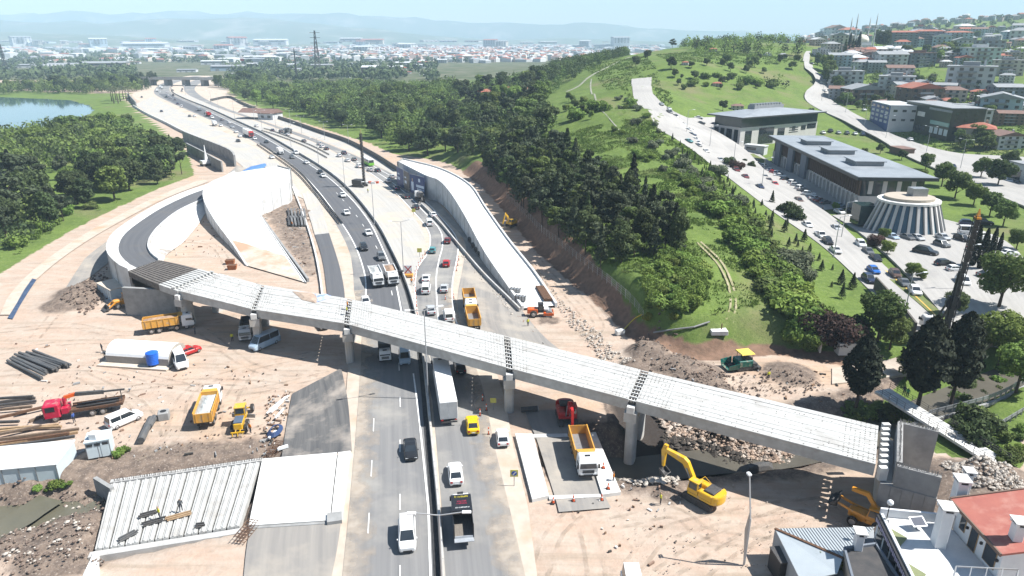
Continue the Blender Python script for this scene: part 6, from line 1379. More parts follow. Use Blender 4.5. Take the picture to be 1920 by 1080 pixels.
for i,(x,y) in enumerate([(688,344),(694,344),(700,345),(706,344)]):
 pt=P(x,y); o=MB().cbox(-.9,.9,-.3,.3,0,.9,.12).build("plastic_barrier",cone_o if i % 2 else white_paint,None,(pt.x,pt.y,0)); tag(o, "%s plastic road barrier beside the tall drilling mast" % ("red" if i % 2 else "white"), "barrier", "plastic barriers by the drilling mast")
lampm=mat("lamp_post_grey",(0.42,0.43,0.44),None,.5,2,.5,.3)
def lamp_post(name,label,group,h,arms,al=2.2,ang=0.0):
 t=thing(name,label, "street lamp",group=group); mb=MB(); mb.cyl((0,0,0),(0,0,h),.12,.07,8); mb.box(-.2,.2,-.2,.2,0,.25); mb.build("pole",lampm,t)
 for s in arms:
  a=MB(); a.bar((0,0,h - .05),(s * al,0,h + .25),.08,.08); ar=a.build("arm",lampm,t); MB().cbox(s * al - (.1 if s > 0 else .75),s * al + (.75 if s > 0 else .1),-.17,.17,h + .2,h + .34,.04).build("lamp_head",white_sheet,ar)
 return freeze(t)
L2=lamp_post("street_lamp", "double armed lamp", "double street lamps along the median",12.0,(-1,1))
L1=lamp_post("street_lamp", "single armed lamp", "single street lamps",9.0,(1,))
def median_lamp(px,py,h,label,rz=0.0,proto=None,g=None,ground=False):
 pt=G(px,py) if ground else P(px,py); dup(proto or L2,(pt.x,pt.y,pt.z),rz,label,g,(1,1,h / (12.0 if (proto or L2) is L2 else 9.0)))
tp=P(823,962,12.2); dup(L2,(tp.x,tp.y,0),R(2), "double street lamp rising over the median at the bottom, above the canopy truck",None)
for x,y,h,l in [(803,748,15,"tall double lamp post standing against the flyover beside the lorry"),(757,514,13,"double lamp post beside the orange warning trailer"),(702,421,13,"double lamp post in the bare reserve above the black SUVs"),(647,352,12,"double lamp post in the reserve left of the drilling mast"),(598,310,12,"double lamp post between the two guard rails"),(546,275,12,"double lamp post beyond the small white box truck"),(492,245,12,"double lamp post next to the red-cabbed lorry"),(440,222,12,"far double lamp post by the lilac box truck"),(397,198,12,"farthest double lamp post before the jam")]: median_lamp(x,y,h,l,R(20))
for i,(x,y) in enumerate([(654,270),(609,262),(566,250),(518,245),(545,236),(477,225),(410,205),(348,178)]): median_lamp(x,y,10, "lamp post along the sound wall by the woods",R(160),L2, "lamp posts along the sound wall")
for i,(x,y,l) in enumerate([(1563,482,"lamp post at the grassy kerb by the white sedan and pickup"),(1692,608,"lamp post at the dark wall where the street ends"),(1428,352,"lamp post by the red car at the street's left kerb"),(1374,318,"lamp post by the maroon bush"),(1330,282,"lamp post left of the square office's gate"),(1287,252,"uppermost lamp post at the street's left kerb"),(1796,545,"lamp post in the car park by the white van"),(1577,448,"lamp post by the hall's sunny forecourt")]): median_lamp(x,y,10,l,R(10),L1, "lamp posts along the street",True)
for i,(x,y) in enumerate([(1736,288),(1800,318),(1660,262),(1620,240),(1585,212),(1540,190),(1556,165)]): median_lamp(x,y,12, "lamp post along the wide main road below the houses",R(120),L2, "lamp posts along the main road",True)
bp=P(1395,1058); t=thing("street_lamp", "slim lamp post with a curved dark fin standing on the sandy corner", "street lamp",(bp.x,bp.y,0),R(100)); mb=MB(); mb.cyl((0,0,0),(0,0,6),.13,.09,8); mb.build("pole",lampm,t); mb=MB(); mb.bar((0,0,5.8),(.9,.25,10.8),.12,.12); ar=mb.build("arm",lampm,t); MB().cbox(.75,1.3,.05,.45,10.7,10.9,.05).build("lamp_head",white_sheet,ar); mb=MB(); mb.loft([[(.12,-.03,.5),(.2,-.03,.5),(.2,.03,.5),(.12,.03,.5)],[(.2,-.03,4),(.75,-.03,4),(.75,.03,4),(.2,.03,4)],[(.2,-.03,6.6),(.3,-.03,6.6),(.3,.03,6.6),(.2,.03,6.6)]]); mb.build("fin",steel,t)
def person_mesh():
 me=bpy.data.meshes.new("person"); v=[(0,0,.95),(0,0,1.2),(0,0,1.42),(0,0,1.55),(.02,0,1.68),(0,.2,1.4),(.02,.27,1.12),(.1,.27,.88),(0,-.2,1.4),(.02,-.27,1.12),(.1,-.27,.88),(0,.1,.9),(.04,.12,.5),(0,.13,.06),(.16,.14,.03),(0,-.1,.9),(.02,-.12,.5),(-.05,-.13,.06),(.1,-.14,.03)]
 e=[(0,1),(1,2),(2,3),(3,4),(2,5),(5,6),(6,7),(2,8),(8,9),(9,10),(0,11),(11,12),(12,13),(13,14),(0,15),(15,16),(16,17),(17,18)]
 r=[.15,.15,.16,.06,.115,.07,.05,.04,.07,.05,.04,.1,.07,.05,.04,.1,.07,.05,.04]
 me.from_pydata(v,e,[]); o=bpy.data.objects.new("person",me); COL.objects.link(o)
 m=o.modifiers.new("s", 'SKIN'); o.modifiers.new("u", 'SUBSURF').levels=1
 for i,k in enumerate(me.skin_vertices[0].data): k.radius=(r[i],r[i]); k.use_root=i == 0
 dg=bpy.context.evaluated_depsgraph_get(); out=bpy.data.meshes.new_from_object(o.evaluated_get(dg)); bpy.data.objects.remove(o)
 mats_=[mat("trousers",(0.03,0.035,0.05),None,.8),mat("top_dark",(0.08,0.09,0.10),None,.8),mat("skin",(0.42,0.26,0.18),None,.6),mat("hair",(0.02,0.015,0.012),None,.7)]
 out.materials.clear()
 for q in mats_: out.materials.append(q)
 for p in out.polygons: z=p.center.z; p.material_index=0 if z < .98 else (1 if z < 1.47 else (2 if z < 1.72 and p.center.x > -.02 else 3));
 for p in out.polygons:
  if abs(p.center.y) > .2 and p.center.z < .98: p.material_index=2
  p.use_smooth=True
 return out
PM=person_mesh()
def person(px,py,rz,top,label,z=None):
 pt=G(px,py) if z is None else P(px,py,z); o=bpy.data.objects.new("person",PM); COL.objects.link(o); o.location=pt; o.rotation_euler=(0,0,rz)
 s=o.material_slots[1]; s.link='OBJECT'; s.material=mat("top_" + top,dict(orange=(.6,.2,.02),green=(.05,.35,.15),dark=(.06,.06,.07),blue=(.05,.1,.3),hi_vis=(.55,.55,.05))[top],None,.8)
 tag(o,label, "person")
person(192,659,1.0, "dark", "person in dark clothes standing at the left end of the arched tent",0); person(198,672,2.5, "dark", "person in dark clothes lower at the tent's left corner",0)
person(366,627,0, "dark", "person in dark clothes beside the orange tipper's cab",0); person(652,580,0.5, "orange", "worker in orange standing on the flyover joint, farther one",DZ); person(651,590,3.5, "hi_vis", "worker in yellow bending over the flyover joint, nearer one",DZ)
person(1694,742,1.2, "dark", "person in dark clothes at the near end of the footbridge",.7); person(1700,746,1.0, "green", "person in a green top at the near end of the footbridge",.7)
person(1426,352,.5, "dark", "person standing at the red car's parking kerb"); person(1542,397,2, "dark", "person in dark clothes at the kerb before the ribbed hall"); person(1750,742,1, "dark", "person in dark clothes resting on the grass under the dark cypress trees")
for x,y,r_,c_,l in ((436,640,2, 'hi_vis', "worker in a yellow vest under the flyover near the grey tipper"),(470,812,1, 'orange', "worker in orange beside the yellow grader"),(300,972,4, 'hi_vis', "worker in a yellow vest on the white girders"),(340,958,2, 'dark', "worker in dark clothes by the light timber on the white girders"),(1150,905,3, 'orange', "worker in orange at the culvert's right slab"),(1238,945,0, 'hi_vis', "worker in a yellow vest left of the yellow excavator"),(548,425,1, 'orange', "worker in orange at the formwork stacks"),(1440,712,5, 'hi_vis', "worker in a yellow vest right of the green paver"),(140,792,3, 'blue', "worker in blue below the red crane lorry"),(990,612,2, 'hi_vis', "worker in a yellow vest below the red road roller"),(772,534,2, 'orange', "worker in orange below the warning trailer"),(690,362,1, 'hi_vis', "worker in a yellow vest beside the drilling mast")):
 person(x,y,r_,c_,l,.45 if 'girders' in l else 0)
def rocks(name,poly,n,s0,s1,m,z=None,zoff=0.0):
 pts=np.array(poly,float); V=[]; F=[]; ico=[(0,0,1),(.9,0,.3),(.28,.85,.3),(-.72,.53,.3),(-.72,-.53,.3),(.28,-.85,.3),(.5,.4,-.6),(-.5,.4,-.6),(0,-.7,-.6)]
 fc=[(0,1,2),(0,2,3),(0,3,4),(0,4,5),(0,5,1),(1,6,2),(2,7,3),(2,6,7),(3,7,4),(4,8,5),(4,7,8),(5,8,1),(1,8,6),(6,8,7)]
 got=[]; x0,y0=pts.min(0); x1,y1=pts.max(0); rr=np.random.default_rng(len(name) + n)
 while len(got) < n:
  a=rr.uniform((x0,y0),(x1,y1),(n,2)); k=inside(pts,a[:,0],a[:,1]); got += list(a[k])
 got=np.array(got[:n]); w=[P(a,b,0 if z is None else z) for a,b in got]; hx=land(np.array([q.x for q in w]),np.array([q.y for q in w]))[0]
 for q,h in zip(w,hx):
  s=s0 + (s1 - s0) * rr.random() ** 3; o=len(V); rot=rr.uniform(0,6.28); c_,s_=math.cos(rot),math.sin(rot); sq=rr.uniform(.55,1)
  for v in ico:
   j=rr.uniform(.75,1.25); x,y,zz_=v[0] * j * s,v[1] * j * s * rr.uniform(.8,1.1),v[2] * j * s * sq
   V.append((q.x + x * c_ - y * s_,q.y + x * s_ + y * c_,h + zz_ + s * .25 + zoff))
  F += [tuple(i + o for i in f) for f in fc]
 me=bpy.data.meshes.new(name); me.from_pydata(V,[],F); me.materials.append(m); o=bpy.data.objects.new(name,me); COL.objects.link(o); tag(o,kind='stuff'); return o
rock_m=mat("rock_tan",(0.38,0.28,0.21),(0.24,0.18,0.145),.9,1.5,.2,c3=(.45,.40,.35),s3=.8,t3=.55,world=True)
rock_w=mat("rock_pale",(0.46,0.42,0.37),(0.34,0.30,0.26),.9,1.5,.2,world=True); rock_d=mat("clod_brown",(0.20,0.15,0.12),(0.13,0.10,0.085),.95,1.5,.1,world=True)
rocks("riprap",[(1210,745),(1300,765),(1400,792),(1480,815),(1570,845),(1480,850),(1400,842),(1320,830),(1260,810)],2400,.12,.46,rock_tan if False else rock_m,-1)
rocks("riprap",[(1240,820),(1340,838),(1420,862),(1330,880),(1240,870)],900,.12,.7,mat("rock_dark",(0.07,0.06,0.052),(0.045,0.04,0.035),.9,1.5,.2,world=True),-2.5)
rocks("gravel",[(1010,500),(1050,560),(1120,620),(1190,690),(1150,700),(1060,600),(990,480)],700,.08,.35,rock_w)
rocks("rubble",[(1190,640),(1240,630),(1340,700),(1500,700),(1560,730),(1480,740),(1330,750),(1200,690)],900,.04,.34,rock_d)
rocks("rubble",[(1150,880),(1190,910),(1270,920),(1280,885),(1200,875)],420,.05,.5,rock_w)
rocks("rubble",[(0,900),(60,900),(200,905),(190,985),(200,1060),(60,1080),(0,1079)],700,.04,.28,rock_d); rocks("rubble",[(0,960),(200,920),(190,1000),(140,1079),(0,1079)],110,.1,.36,rock_w,-1)
rocks("rubble",[(115,570),(150,535),(200,500),(205,560),(160,590)],500,.06,.4,rock_d); rocks("rubble",[(1760,880),(1860,885),(1919,920),(1919,960),(1800,930)],1300,.05,.34,rock_w)
rocks("gravel",[(20,690),(330,700),(560,700),(540,800),(200,900),(130,850),(0,870)],500,.04,.16,rock_d); rocks("gravel",[(1150,950),(1400,900),(1600,960),(1450,1060),(1200,1079)],300,.04,.14,rock_m)
rocks("rubble",[(470,390),(500,380),(505,412),(480,412)],120,.1,.5,rock_w); rocks("rubble",[(855,455),(880,490),(950,565),(960,590),(940,570),(870,490)],200,.08,.35,rock_w)
def ZT(p,py):
 v=(540 - py) / FPX; return CAM_H + p.y * (v * CT - ST) / (CT + v * ST)
WALLS={k: mat("wall_" + k,c,tuple(x * .88 for x in c),.85,.4,.2) for k,c in dict(white=(.50,.51,.515),cream=(.50,.46,.40),grey=(.30,.32,.34),pink=(.46,.38,.35),blue=(.36,.44,.50),beige=(.40,.35,.29),brown=(.17,.12,.095),mint=(.46,.55,.52),dark=(.06,.06,.06),slate=(.16,.18,.21)).items()}
house_wall=mat("house_wall",(.6,.6,.6),None,.85,.4)
roof_red=mat("roof_red",(.33,.115,.075),(.25,.085,.06),.85,.5,c3=(.28,.15,.11),s3=.3); roof_brown=mat("roof_brown",(.20,.125,.10),(.15,.095,.08),.85,.5); roof_grey=mat("roof_grey",(.27,.28,.29),(.21,.22,.23),.8,.5); roof_white=mat("roof_white",(.50,.51,.51),(.42,.43,.44),.7,.4)
house_roof=mat("house_roof",(.33,.115,.075),(.25,.085,.06),.85,.5)
ROOFS=dict(red=roof_red,brown=roof_brown,grey=roof_grey,white=roof_white)
def make_house(L,Dp,storeys,roof,cols,balc=True,name="house"):
 sh=3.0; H=storeys * sh; t=thing(name, "plain", "house")
 MB().box(-L / 2,L / 2,-Dp / 2,Dp / 2,-6,H).build("wall",house_wall,t)
 o=.5; r=MB()
 if roof == 'hip': r.loft([[(-L / 2 - o,-Dp / 2 - o,H),(L / 2 + o,-Dp / 2 - o,H),(L / 2 + o,Dp / 2 + o,H),(-L / 2 - o,Dp / 2 + o,H)],[(-L / 2 + Dp * .35,-.3,H + 2.2),(L / 2 - Dp * .35,-.3,H + 2.2),(L / 2 - Dp * .35,.3,H + 2.2),(-L / 2 + Dp * .35,.3,H + 2.2)]])
 elif roof == 'gable':
  r.loft([[(x,-Dp / 2 - o,H),(x,0,H + 2.6),(x,Dp / 2 + o,H),(x,Dp / 2 + o,H - .15),(x,-Dp / 2 - o,H - .15)] for x in (-L / 2 - o,L / 2 + o)])
 elif roof == 'gablex':
  r.loft([[(-L / 2 - o,y,H),(0,y,H + 2.8),(L / 2 + o,y,H),(L / 2 + o,y,H - .15),(-L / 2 - o,y,H - .15)] for y in (-Dp / 2 - o,Dp / 2 + o)])
 else:
  r.box(-L / 2 - .3,L / 2 + .3,-Dp / 2 - .3,Dp / 2 + .3,H,H + .35); r.box(-L * .2,L * .15,-Dp * .2,Dp * .25,H + .35,H + 2.4)
 rf=r.build("roof",house_roof,t)
 MB().box(L * .22,L * .22 + .7,.8,1.5,H,H + 3.2).build("chimney",house_wall,rf)
 wm=MB().box(-.62,.62,-.06,.02,-.75,.75); win=wm.build("window",glass,t,loc=(-L / 2 + L * .5 / cols,-Dp / 2,1.7)); first_=True
 for s in range(storeys):
  for c in range(cols):
   if s == 0 and c == 0: continue
   share("window",win,t,(-L / 2 + L * (c + .5) / cols,-Dp / 2,s * sh + 1.7))
  for c in range(2): share("window",win,t,(-L / 2,-Dp * .25 + c * Dp * .5,s * sh + 1.7),R(-90)); share("window",win,t,(L / 2,-Dp * .25 + c * Dp * .5,s * sh + 1.7),R(90))
  if balc and s:
   b=MB(); x0,x1=L * -.28,L * .12; b.box(x0,x1,-Dp / 2 - 1.3,-Dp / 2 - .002,s * sh - .1,s * sh + .1); b.box(x0,x1,-Dp / 2 - 1.35,-Dp / 2 - 1.27,s * sh + .1,s * sh + 1.0); b.build("balcony",roof_grey,t)
 return freeze(t)
HA=make_house(12,10,3, 'hip',4); HB=make_house(15,11,4, 'flat',5); HC=make_house(10,9,2, 'hip',3,False); HD=make_house(20,14,6, 'hip',6); HE=make_house(16,11,4, 'gable',5); HF=make_house(13,11,3, 'gablex',4)
HP=[HA,HB,HC,HD,HE,HF]
def house(proto,px,py,wpx,wall_,roof,label,rz=0.0,d=None,z=None,group=None,hs=1.0,name=None):
 """a hillside house: foot of its front at (px, py), wpx wide in the picture"""
 p=G(px,py) if d is None else D(px,d,z)
 dep=p.y * CT - (p.z - CAM_H) * ST; Lw=proto['L']; s=wpx * dep / FPX / Lw
 o=dup(proto,(p.x,p.y + proto['Dp'] * s / 2,p.z),rz + math.atan2(-p.x,p.y) * .5,label,group,(s,s,s * hs),{"house_wall": WALLS[wall_], "house_roof": ROOFS[roof]})
 if name: o.name=name
 return o
for p_,l_,d_ in zip(HP,(12,15,10,20,16,13),(10,11,9,14,11,11)): p_['L']=l_; p_['Dp']=d_
HL=[(HB,1590,168,60,'white','grey',"long pale flat-roofed house in the row beside the steep main road, above the poplar"),(HE,1582,190,44,'grey','brown',"low grey house with a brown roof directly right of the main road's trees"),(HF,1625,197,60,'brown','grey',"brown and white house with a pale mansard roof left of the blue office"),(HB,1644,172,24,'slate','grey',"narrow dark house at the left of the tall stepped block"),(HB,1688,178,60,'white','grey',"tall stepped white block in the middle of the hillside houses",),(HE,1690,152,46,'white','brown',"white house with a brown roof ridge above the stepped block"),(HE,1674,130,52,'white','slate',"long white house under a dark roof, below the brown terraces"),(HA,1622,125,26,'white','red',"small white house with paired windows under an orange roof"),(HA,1645,126,26,'cream','red',"cream house beneath the orange roofs of the upper row"),(HA,1665,122,28,'white','brown',"beige house at the right end of the upper orange-roofed row"),(HE,1577,125,40,'blue','grey',"pale blue house low by the road's bend, under the mosque"),(HB,1543,108,27,'white','grey',"white block near the top of the steep road"),(HB,1576,95,18,'white','grey',"small white block just left of the minarets"),(HA,1592,112,22,'cream','brown',"cream house in front of the cypress group"),(HA,1612,106,24,'pink','brown',"pink house below the cypress group"),(HD,1695,88,52,'slate','red',"left red-roofed apartment block on the skyline"),(HD,1745,86,52,'slate','red',"middle red-roofed apartment block on the skyline"),(HD,1800,85,46,'blue','red',"right red-roofed apartment block on the skyline"),(HB,1730,126,46,'slate','brown',"dark house with a brown roof alone among trees above the green field"),(HB,1845,122,56,'mint','white',"mint-white apartment house above the pale track"),(HA,1804,114,30,'pink','brown',"pink house left of the mint-white apartment house"),(HB,1862,105,50,'grey','grey',"long grey block behind the mint-white apartment house"),(HB,1898,142,50,'cream','grey',"cream tiered block at the right edge over the sandy field"),(HB,1908,118,34,'beige','grey',"beige block at the right edge behind the cream tiered one"),(HB,1832,170,78,'white','slate',"modern white and dark block in front of the sandy field"),(HE,1776,180,38,'slate','grey',"dark gabled house at the left foot of the modern white block"),(HA,1793,192,44,'pink','brown',"pink balconied house below the modern white block"),(HF,1735,196,62,'brown','red',"brown house with a bright red low roof behind the dark office"),(HE,1700,182,44,'cream','grey',"cream house with a curved grey roof above the blue office"),(HA,1842,188,30,'beige','red',"small beige house with a hipped red roof right of the pink one"),(HE,1893,190,50,'slate','grey',"slate grey house at the right edge under the sandy field"),(HF,1890,217,66,'blue','grey',"big pale blue gabled house at the right edge"),(HB,1815,250,78,'white','grey',"white and grey terraced house right of the dark glass office"),(HC,1842,266,60,'beige','red',"beige house with orange hipped roof by the green verge"),(HE,1898,236,44,'brown','brown',"brown house at the right edge under the blue gabled one"),(HF,1897,280,52,'white','brown',"white house with a brown gable at the right edge by the junction"),(HC,1752,208,34,'cream','brown',"small cream house behind the dark glass office"),(HC,1660,205,30,'beige','brown',"small beige house peeping over the blue office"),(HC,1785,215,30,'white','grey',"small white house with a grey roof over the dark office's right end"),(HC,1385,208,22,'cream','brown',"small gabled cottage in the field behind the square office"),(HC,1346,163,16,'beige','red',"small house with verandah alone in the green fields"),(HC,1286,122,12,'white','red',"little red-roofed house at the left end of the hill's tree line"),(HC,1338,98,14,'cream','red',"little red-roofed house among the hilltop trees"),(HC,1470,108,14,'grey','grey',"small grey shed among the hill trees by the road top"),(HC,1505,84,14,'cream','red',"small house at the road's skyline bend"),(HC,1440,105,12,'white','grey',"small white shed among the hill trees")]
for a in HL: house(a[0],a[1],a[2],a[3],a[4], 'grey' if a[5] == 'slate' else a[5],a[6],R(rng.uniform(-18,18)),hs=.55 if a[0] is HD else .68)
k=0
while k < 110:
 px,py=rng.uniform(1535,1925),rng.uniform(66,215)
 if py > 80 + (px - 1520) * .55 or (1700 < px < 1890 and 128 < py < 166) or (px < 1570 and py > 130) or (1600 < px < 1650 and py < 100): continue
 house(rng.choice([HA,HA,HB,HE,HF,HC]),px,py,rng.uniform(16,32),rng.choice(['white', 'white', 'grey', 'cream', 'blue', 'beige', 'pink']),rng.choice(['grey', 'grey', 'grey', 'brown', 'white', 'red']),rng.choice(['small pale house packed between the larger hillside houses', 'small storeyed house among the crowd on the hillside']),R(rng.uniform(-25,25)),group='small houses between the larger hillside houses',hs=.8); k += 1
i=0
for d_,n_,y0 in ((950,16,0),(1250,24,0),(1600,36,0)):
 for k in range(n_):
  px=1470 + 460 * (k + rng.random() * .6) / n_; p=D(px,d_ + rng.uniform(-90,90),0)
  house(rng.choice([HA,HB,HE,HD if d_ > 1000 else HA,HF]),px,0,rng.uniform(9,15) * (1 if d_ < 1500 else .8),rng.choice(list(WALLS)[:7]),rng.choice(['red', 'brown', 'grey', 'grey', 'grey']), "small pale house on the hazy upper hillside",R(rng.uniform(-40,40)),p.y,hz(p.x,p.y), "hazy houses on the upper hillside")
mp=G(1624,96); k=(mp.y * CT - (mp.z - CAM_H) * ST) / FPX; mq=thing("mosque", "white domed mosque with four slender minarets on the skyline", "mosque",(mp.x,mp.y + 8 * k,mp.z)); mw=WALLS['white']
W_=17 * k; MB().box(-W_,W_,0,2 * W_,-5,11 * k).build("wall",mw,mq); MB().box(-W_ * .8,W_ * .8,W_ * .2,1.8 * W_,11 * k,17 * k).build("drum",mw,mq)
mb=MB(); mb.loft([[(W_ * .8 * math.cos(q) * math.cos(e),W_ + W_ * .8 * math.sin(q) * math.cos(e),17 * k + W_ * .75 * math.sin(e)) for q in [2 * math.pi * j / 20 for j in range(20)]] for e in [R(x) for x in (0,20,40,60,78,89)]]); mb.build("dome",mat("dome_cream",(.66,.62,.52),None,.5),mq,smooth=True)
for dx,yy in ((-26,-1.2),(10,-1.2),(-19,3.4),(15,3.2)):
 h=(66 if yy < 0 else 60) * k; mb=MB(); mb.cyl((dx * k,yy * 8 * k,-4),(dx * k,yy * 8 * k,h * .8),1.35 * k,1.1 * k,10); mb.cyl((dx * k,yy * 8 * k,h * .8),(dx * k,yy * 8 * k,h),1.1 * k,.1,10)
 mn=mb.build("minaret",mw,mq); mb=MB(); [mb.cyl((dx * k,yy * 8 * k,h * f),(dx * k,yy * 8 * k,h * f + 1.4 * k),1.9 * k,2.1 * k,10) for f in (.45,.62)]; mb.build("gallery",roof_grey,mn)
clad=mat("clad_stone",(.52,.50,.48),(.45,.43,.41),.8,.6); dkglass=mat("glass_band",(.015,.035,.035),(.03,.05,.05),.1,.3,.7); rdark=mat("fascia_dark",(.05,.055,.055),None,.5); rl=mat("office_roof",(.27,.29,.31),(.22,.24,.26),.5,.3,c3=(.17,.185,.20),s3=.08,t3=.6)
def frame3(a,b,dep):
 d=(b - a); L=math.hypot(d.x,d.y); return math.atan2(d.y,d.x),L
c0=G(1606,399); cl=G(1447,303); cr=P(1722,372,c0.z)
rz=math.atan2(c0.y - cl.y,c0.x - cl.x); L=math.hypot(c0.x - cl.x,c0.y - cl.y); wv=math.hypot(cr.x - c0.x,cr.y - c0.y); Hh=ZT(c0,336) - c0.z
ob=thing("office_building", "long dark and white office with light roof, overhanging eaves and rows of upright fins", "office building",(cl.x,cl.y,c0.z),rz)
wv=min(wv,19); MB().box(0,L,0,wv,-4,Hh * .5).build("wall",clad,ob); MB().box(.3,L - .3,.3,wv - .3,Hh * .5,Hh).build("upper_storey",dkglass,ob)
r=MB(); r.box(-2.2,L + 2.4,-2.4,wv + 2.4,Hh,Hh + .9); rf=r.build("roof_edge",rdark,ob); MB().box(-1.9,L + 2.1,-2.1,wv + 2.1,Hh + .902,Hh + 1.05).build("roof",rl,ob)
for f in (.25,.5,.76): x=L * f; b=MB().box(x - 4.5,x + 4.5,wv * .25,wv * .72,Hh + 1.052,Hh + 2.4); b.build("skylight_box",roof_grey,rf); MB().box(x - 5,x + 5,wv * .22,wv * .75,Hh + 2.4,Hh + 2.65).build("skylight_lid",rl,rf)
fin=MB().box(-.35,.35,-.75,-.002,0,Hh * .5 - .8).build("fin",clad,ob,loc=(L - 1.5,0,.4)); fn=26
for i in range(1,fn): share("fin",fin,ob,(L - 1.5 - i * (L - 3) / fn,0,.4))
fu=MB().box(-.12,.12,-.3,.25,Hh * .5,Hh).build("upper_fin",WALLS['brown'],ob,loc=(L - .8,0,0));
for i in range(1,50): share("upper_fin",fu,ob,(L - .8 - i * (L - 1.6) / 50,0,0))
slot=MB().box(-.45,.45,-.06,-.004,1.0,Hh * .5 - 1).build("window",dkglass,ob,loc=(L - 1.5 - .5 * (L - 3) / fn,0,0))
for i in range(1,fn): share("window",slot,ob,(L - 1.5 - (i + .5) * (L - 3) / fn,0,0))
for x in (L * .12,L * .3,L * .47): MB().box(x - 3,x + 3,-1.6,-.76,-.5,Hh - .02).build("entrance_bay",WALLS['slate'],ob)
for i in range(9): y=wv * (i + .5) / 9; MB().box(L - .298,L - .2,y - .9,y + .4,Hh * .56,Hh * .94).build("window",clad if i % 2 else glass,ob)
for y in (wv * .3,wv * .42,wv * .62): MB().box(L + .003,L + .05,y,y + 1.4,Hh * .28,Hh * .4).build("window",glass,ob)
c0=G(1385,277); cr=P(1528,262,c0.z); cl=G(1347,256); Hh=ZT(c0,222) - c0.z; rz=math.atan2(cr.y - c0.y,cr.x - c0.x); L=math.hypot(cr.x - c0.x,cr.y - c0.y); Dp=math.hypot(cl.x - c0.x,cl.y - c0.y) * .85
o2=thing("office_building", "square white office with dark upper storey and pale low pyramid roof", "office building",(c0.x,c0.y,c0.z),rz); Dp=max(17,min(Dp,21))
MB().box(0,L,0,Dp,-4,Hh * .68).build("wall",clad,o2); MB().box(.25,L - .25,.25,Dp - .25,Hh * .68,Hh).build("upper_storey",dkglass,o2)
r=MB(); r.loft([[(-2.5,-2.5,Hh),(L + 2.5,-2.5,Hh),(L + 2.5,Dp + 2.5,Hh),(-2.5,Dp + 2.5,Hh)],[(-2.5,-2.5,Hh + .6),(L + 2.5,-2.5,Hh + .6),(L + 2.5,Dp + 2.5,Hh + .6),(-2.5,Dp + 2.5,Hh + .6)]]); r.build("roof_edge",rdark,o2)
r=MB(); r.loft([[(-2.3,-2.3,Hh + .602),(L + 2.3,-2.3,Hh + .602),(L + 2.3,Dp + 2.3,Hh + .602),(-2.3,Dp + 2.3,Hh + .602)],[(L * .35,Dp * .35,Hh + 2.8),(L * .65,Dp * .35,Hh + 2.8),(L * .65,Dp * .65,Hh + 2.8),(L * .35,Dp * .65,Hh + 2.8)]]); rf=r.build("roof",rl,o2)
b=MB(); b.box(L * .32,L * .7,Dp * .5,Dp * .75,Hh + 2.2,Hh + 4.2); b.build("plant_room",roof_grey,rf); b=MB(); [b.box(L * .33 + i * L * .036,L * .33 + i * L * .036 + L * .022,Dp * .52,Dp * .73,Hh + 4.2,Hh + 5.0) for i in range(10)]; b.build("cooling_units",steel,rf)
for x0,x1,z0,z1 in ((.06,.14,.1,.55),(.23,.42,.06,.62),(.47,.56,.1,.55),(.78,.84,.42,.58),(.86,.98,.45,.62),(.66,.70,.42,.58)): MB().box(L * x0,L * x1,-.12,-.004,Hh * z0,Hh * z1).build("window",glass,o2)
for i in range(3): MB().box(L * .62,L * .74,-.1,-.004,Hh * (.36 + i * .08),Hh * (.385 + i * .08)).build("louvre",trim,o2)
for y0,y1 in ((.08,.22),(.3,.5),(.58,.72),(.8,.95)): MB().box(-.12,-.004,Dp * y0,Dp * y1,Hh * .05,Hh * .6).build("window",glass,o2)
hc=G(1712,436); zb=hc.z; rB=9.2; rT=6.6; hH=7.8; hall=thing("ribbed_hall", "round hall with sloping white ribs, blue glass between them and a flat brown-topped roof", "hall",(hc.x,hc.y + 5,zb))
NS=28
mb=MB(); ring=lambda r,z: [(r * 1.15 * math.cos(q),r * math.sin(q),z) for q in [2 * math.pi * j / NS for j in range(NS)]]
mb.loft([ring(rB - .3,0),ring(rT - .3,hH)]); mb.build("glass_slope",glass_blue,hall)
for j in range(NS):
 q=2 * math.pi * (j + .5) / NS; f=lambda r: V3((r * 1.15 * math.cos(q),r * math.sin(q),0)); mb=MB(); mb.bar(f(rB) + V3((0,0,-.3)),f(rT) + V3((0,0,hH)),.72,.5); mb.build("rib",clad,hall)
mb=MB(); mb.loft([ring(rT + .5,hH - .1),ring(rT + .5,hH + .5),ring(rT - .8,hH + .55)]); mb.build("roof_ring",concrete_white,hall); mb=MB(); mb.loft([ring(rT - .9,hH + .3),ring(rT - .9,hH + 1.3),ring(rT - 1.5,hH + 1.3)]); mb.build("roof_deck",WALLS['beige'],hall)
MB().box(.5,4.6,-.6,2.6,hH + 1.302,hH + 3.4).build("plant_box",steel,hall); MB().box(-rB * 1.3,-rT * 1.05,2,7,0,hH * .75).build("link_block",dkglass,hall); MB().cyl((0,0,-2),(0,0,0),rB + .8,n=26).build("plinth",concrete,hall)
def block(name,label,cat,px0,py0,px1,py1,ptop,dep,wallm,roofm):
 a=G(px0,py0); b=P(px1,py1,a.z); rz=math.atan2(b.y - a.y,b.x - a.x); L=math.hypot(b.x - a.x,b.y - a.y); h=ZT(a,ptop) - a.z
 t=thing(name,label,cat,(a.x,a.y,a.z),rz); MB().box(0,L,0,dep,-5,h).build("wall",wallm,t); MB().box(-.3,L + .3,-.3,dep + .3,h,h + .4).build("roof",roofm,t)
 return t,L,h
t,L,h=block("office_building", "dark green-black glass office with a pale sign and glazed balcony", "office building",1692,238,1775,258,190,16,mat("office_dark",(.022,.03,.022),(.035,.045,.03),.35,.4,.5),roof_grey)
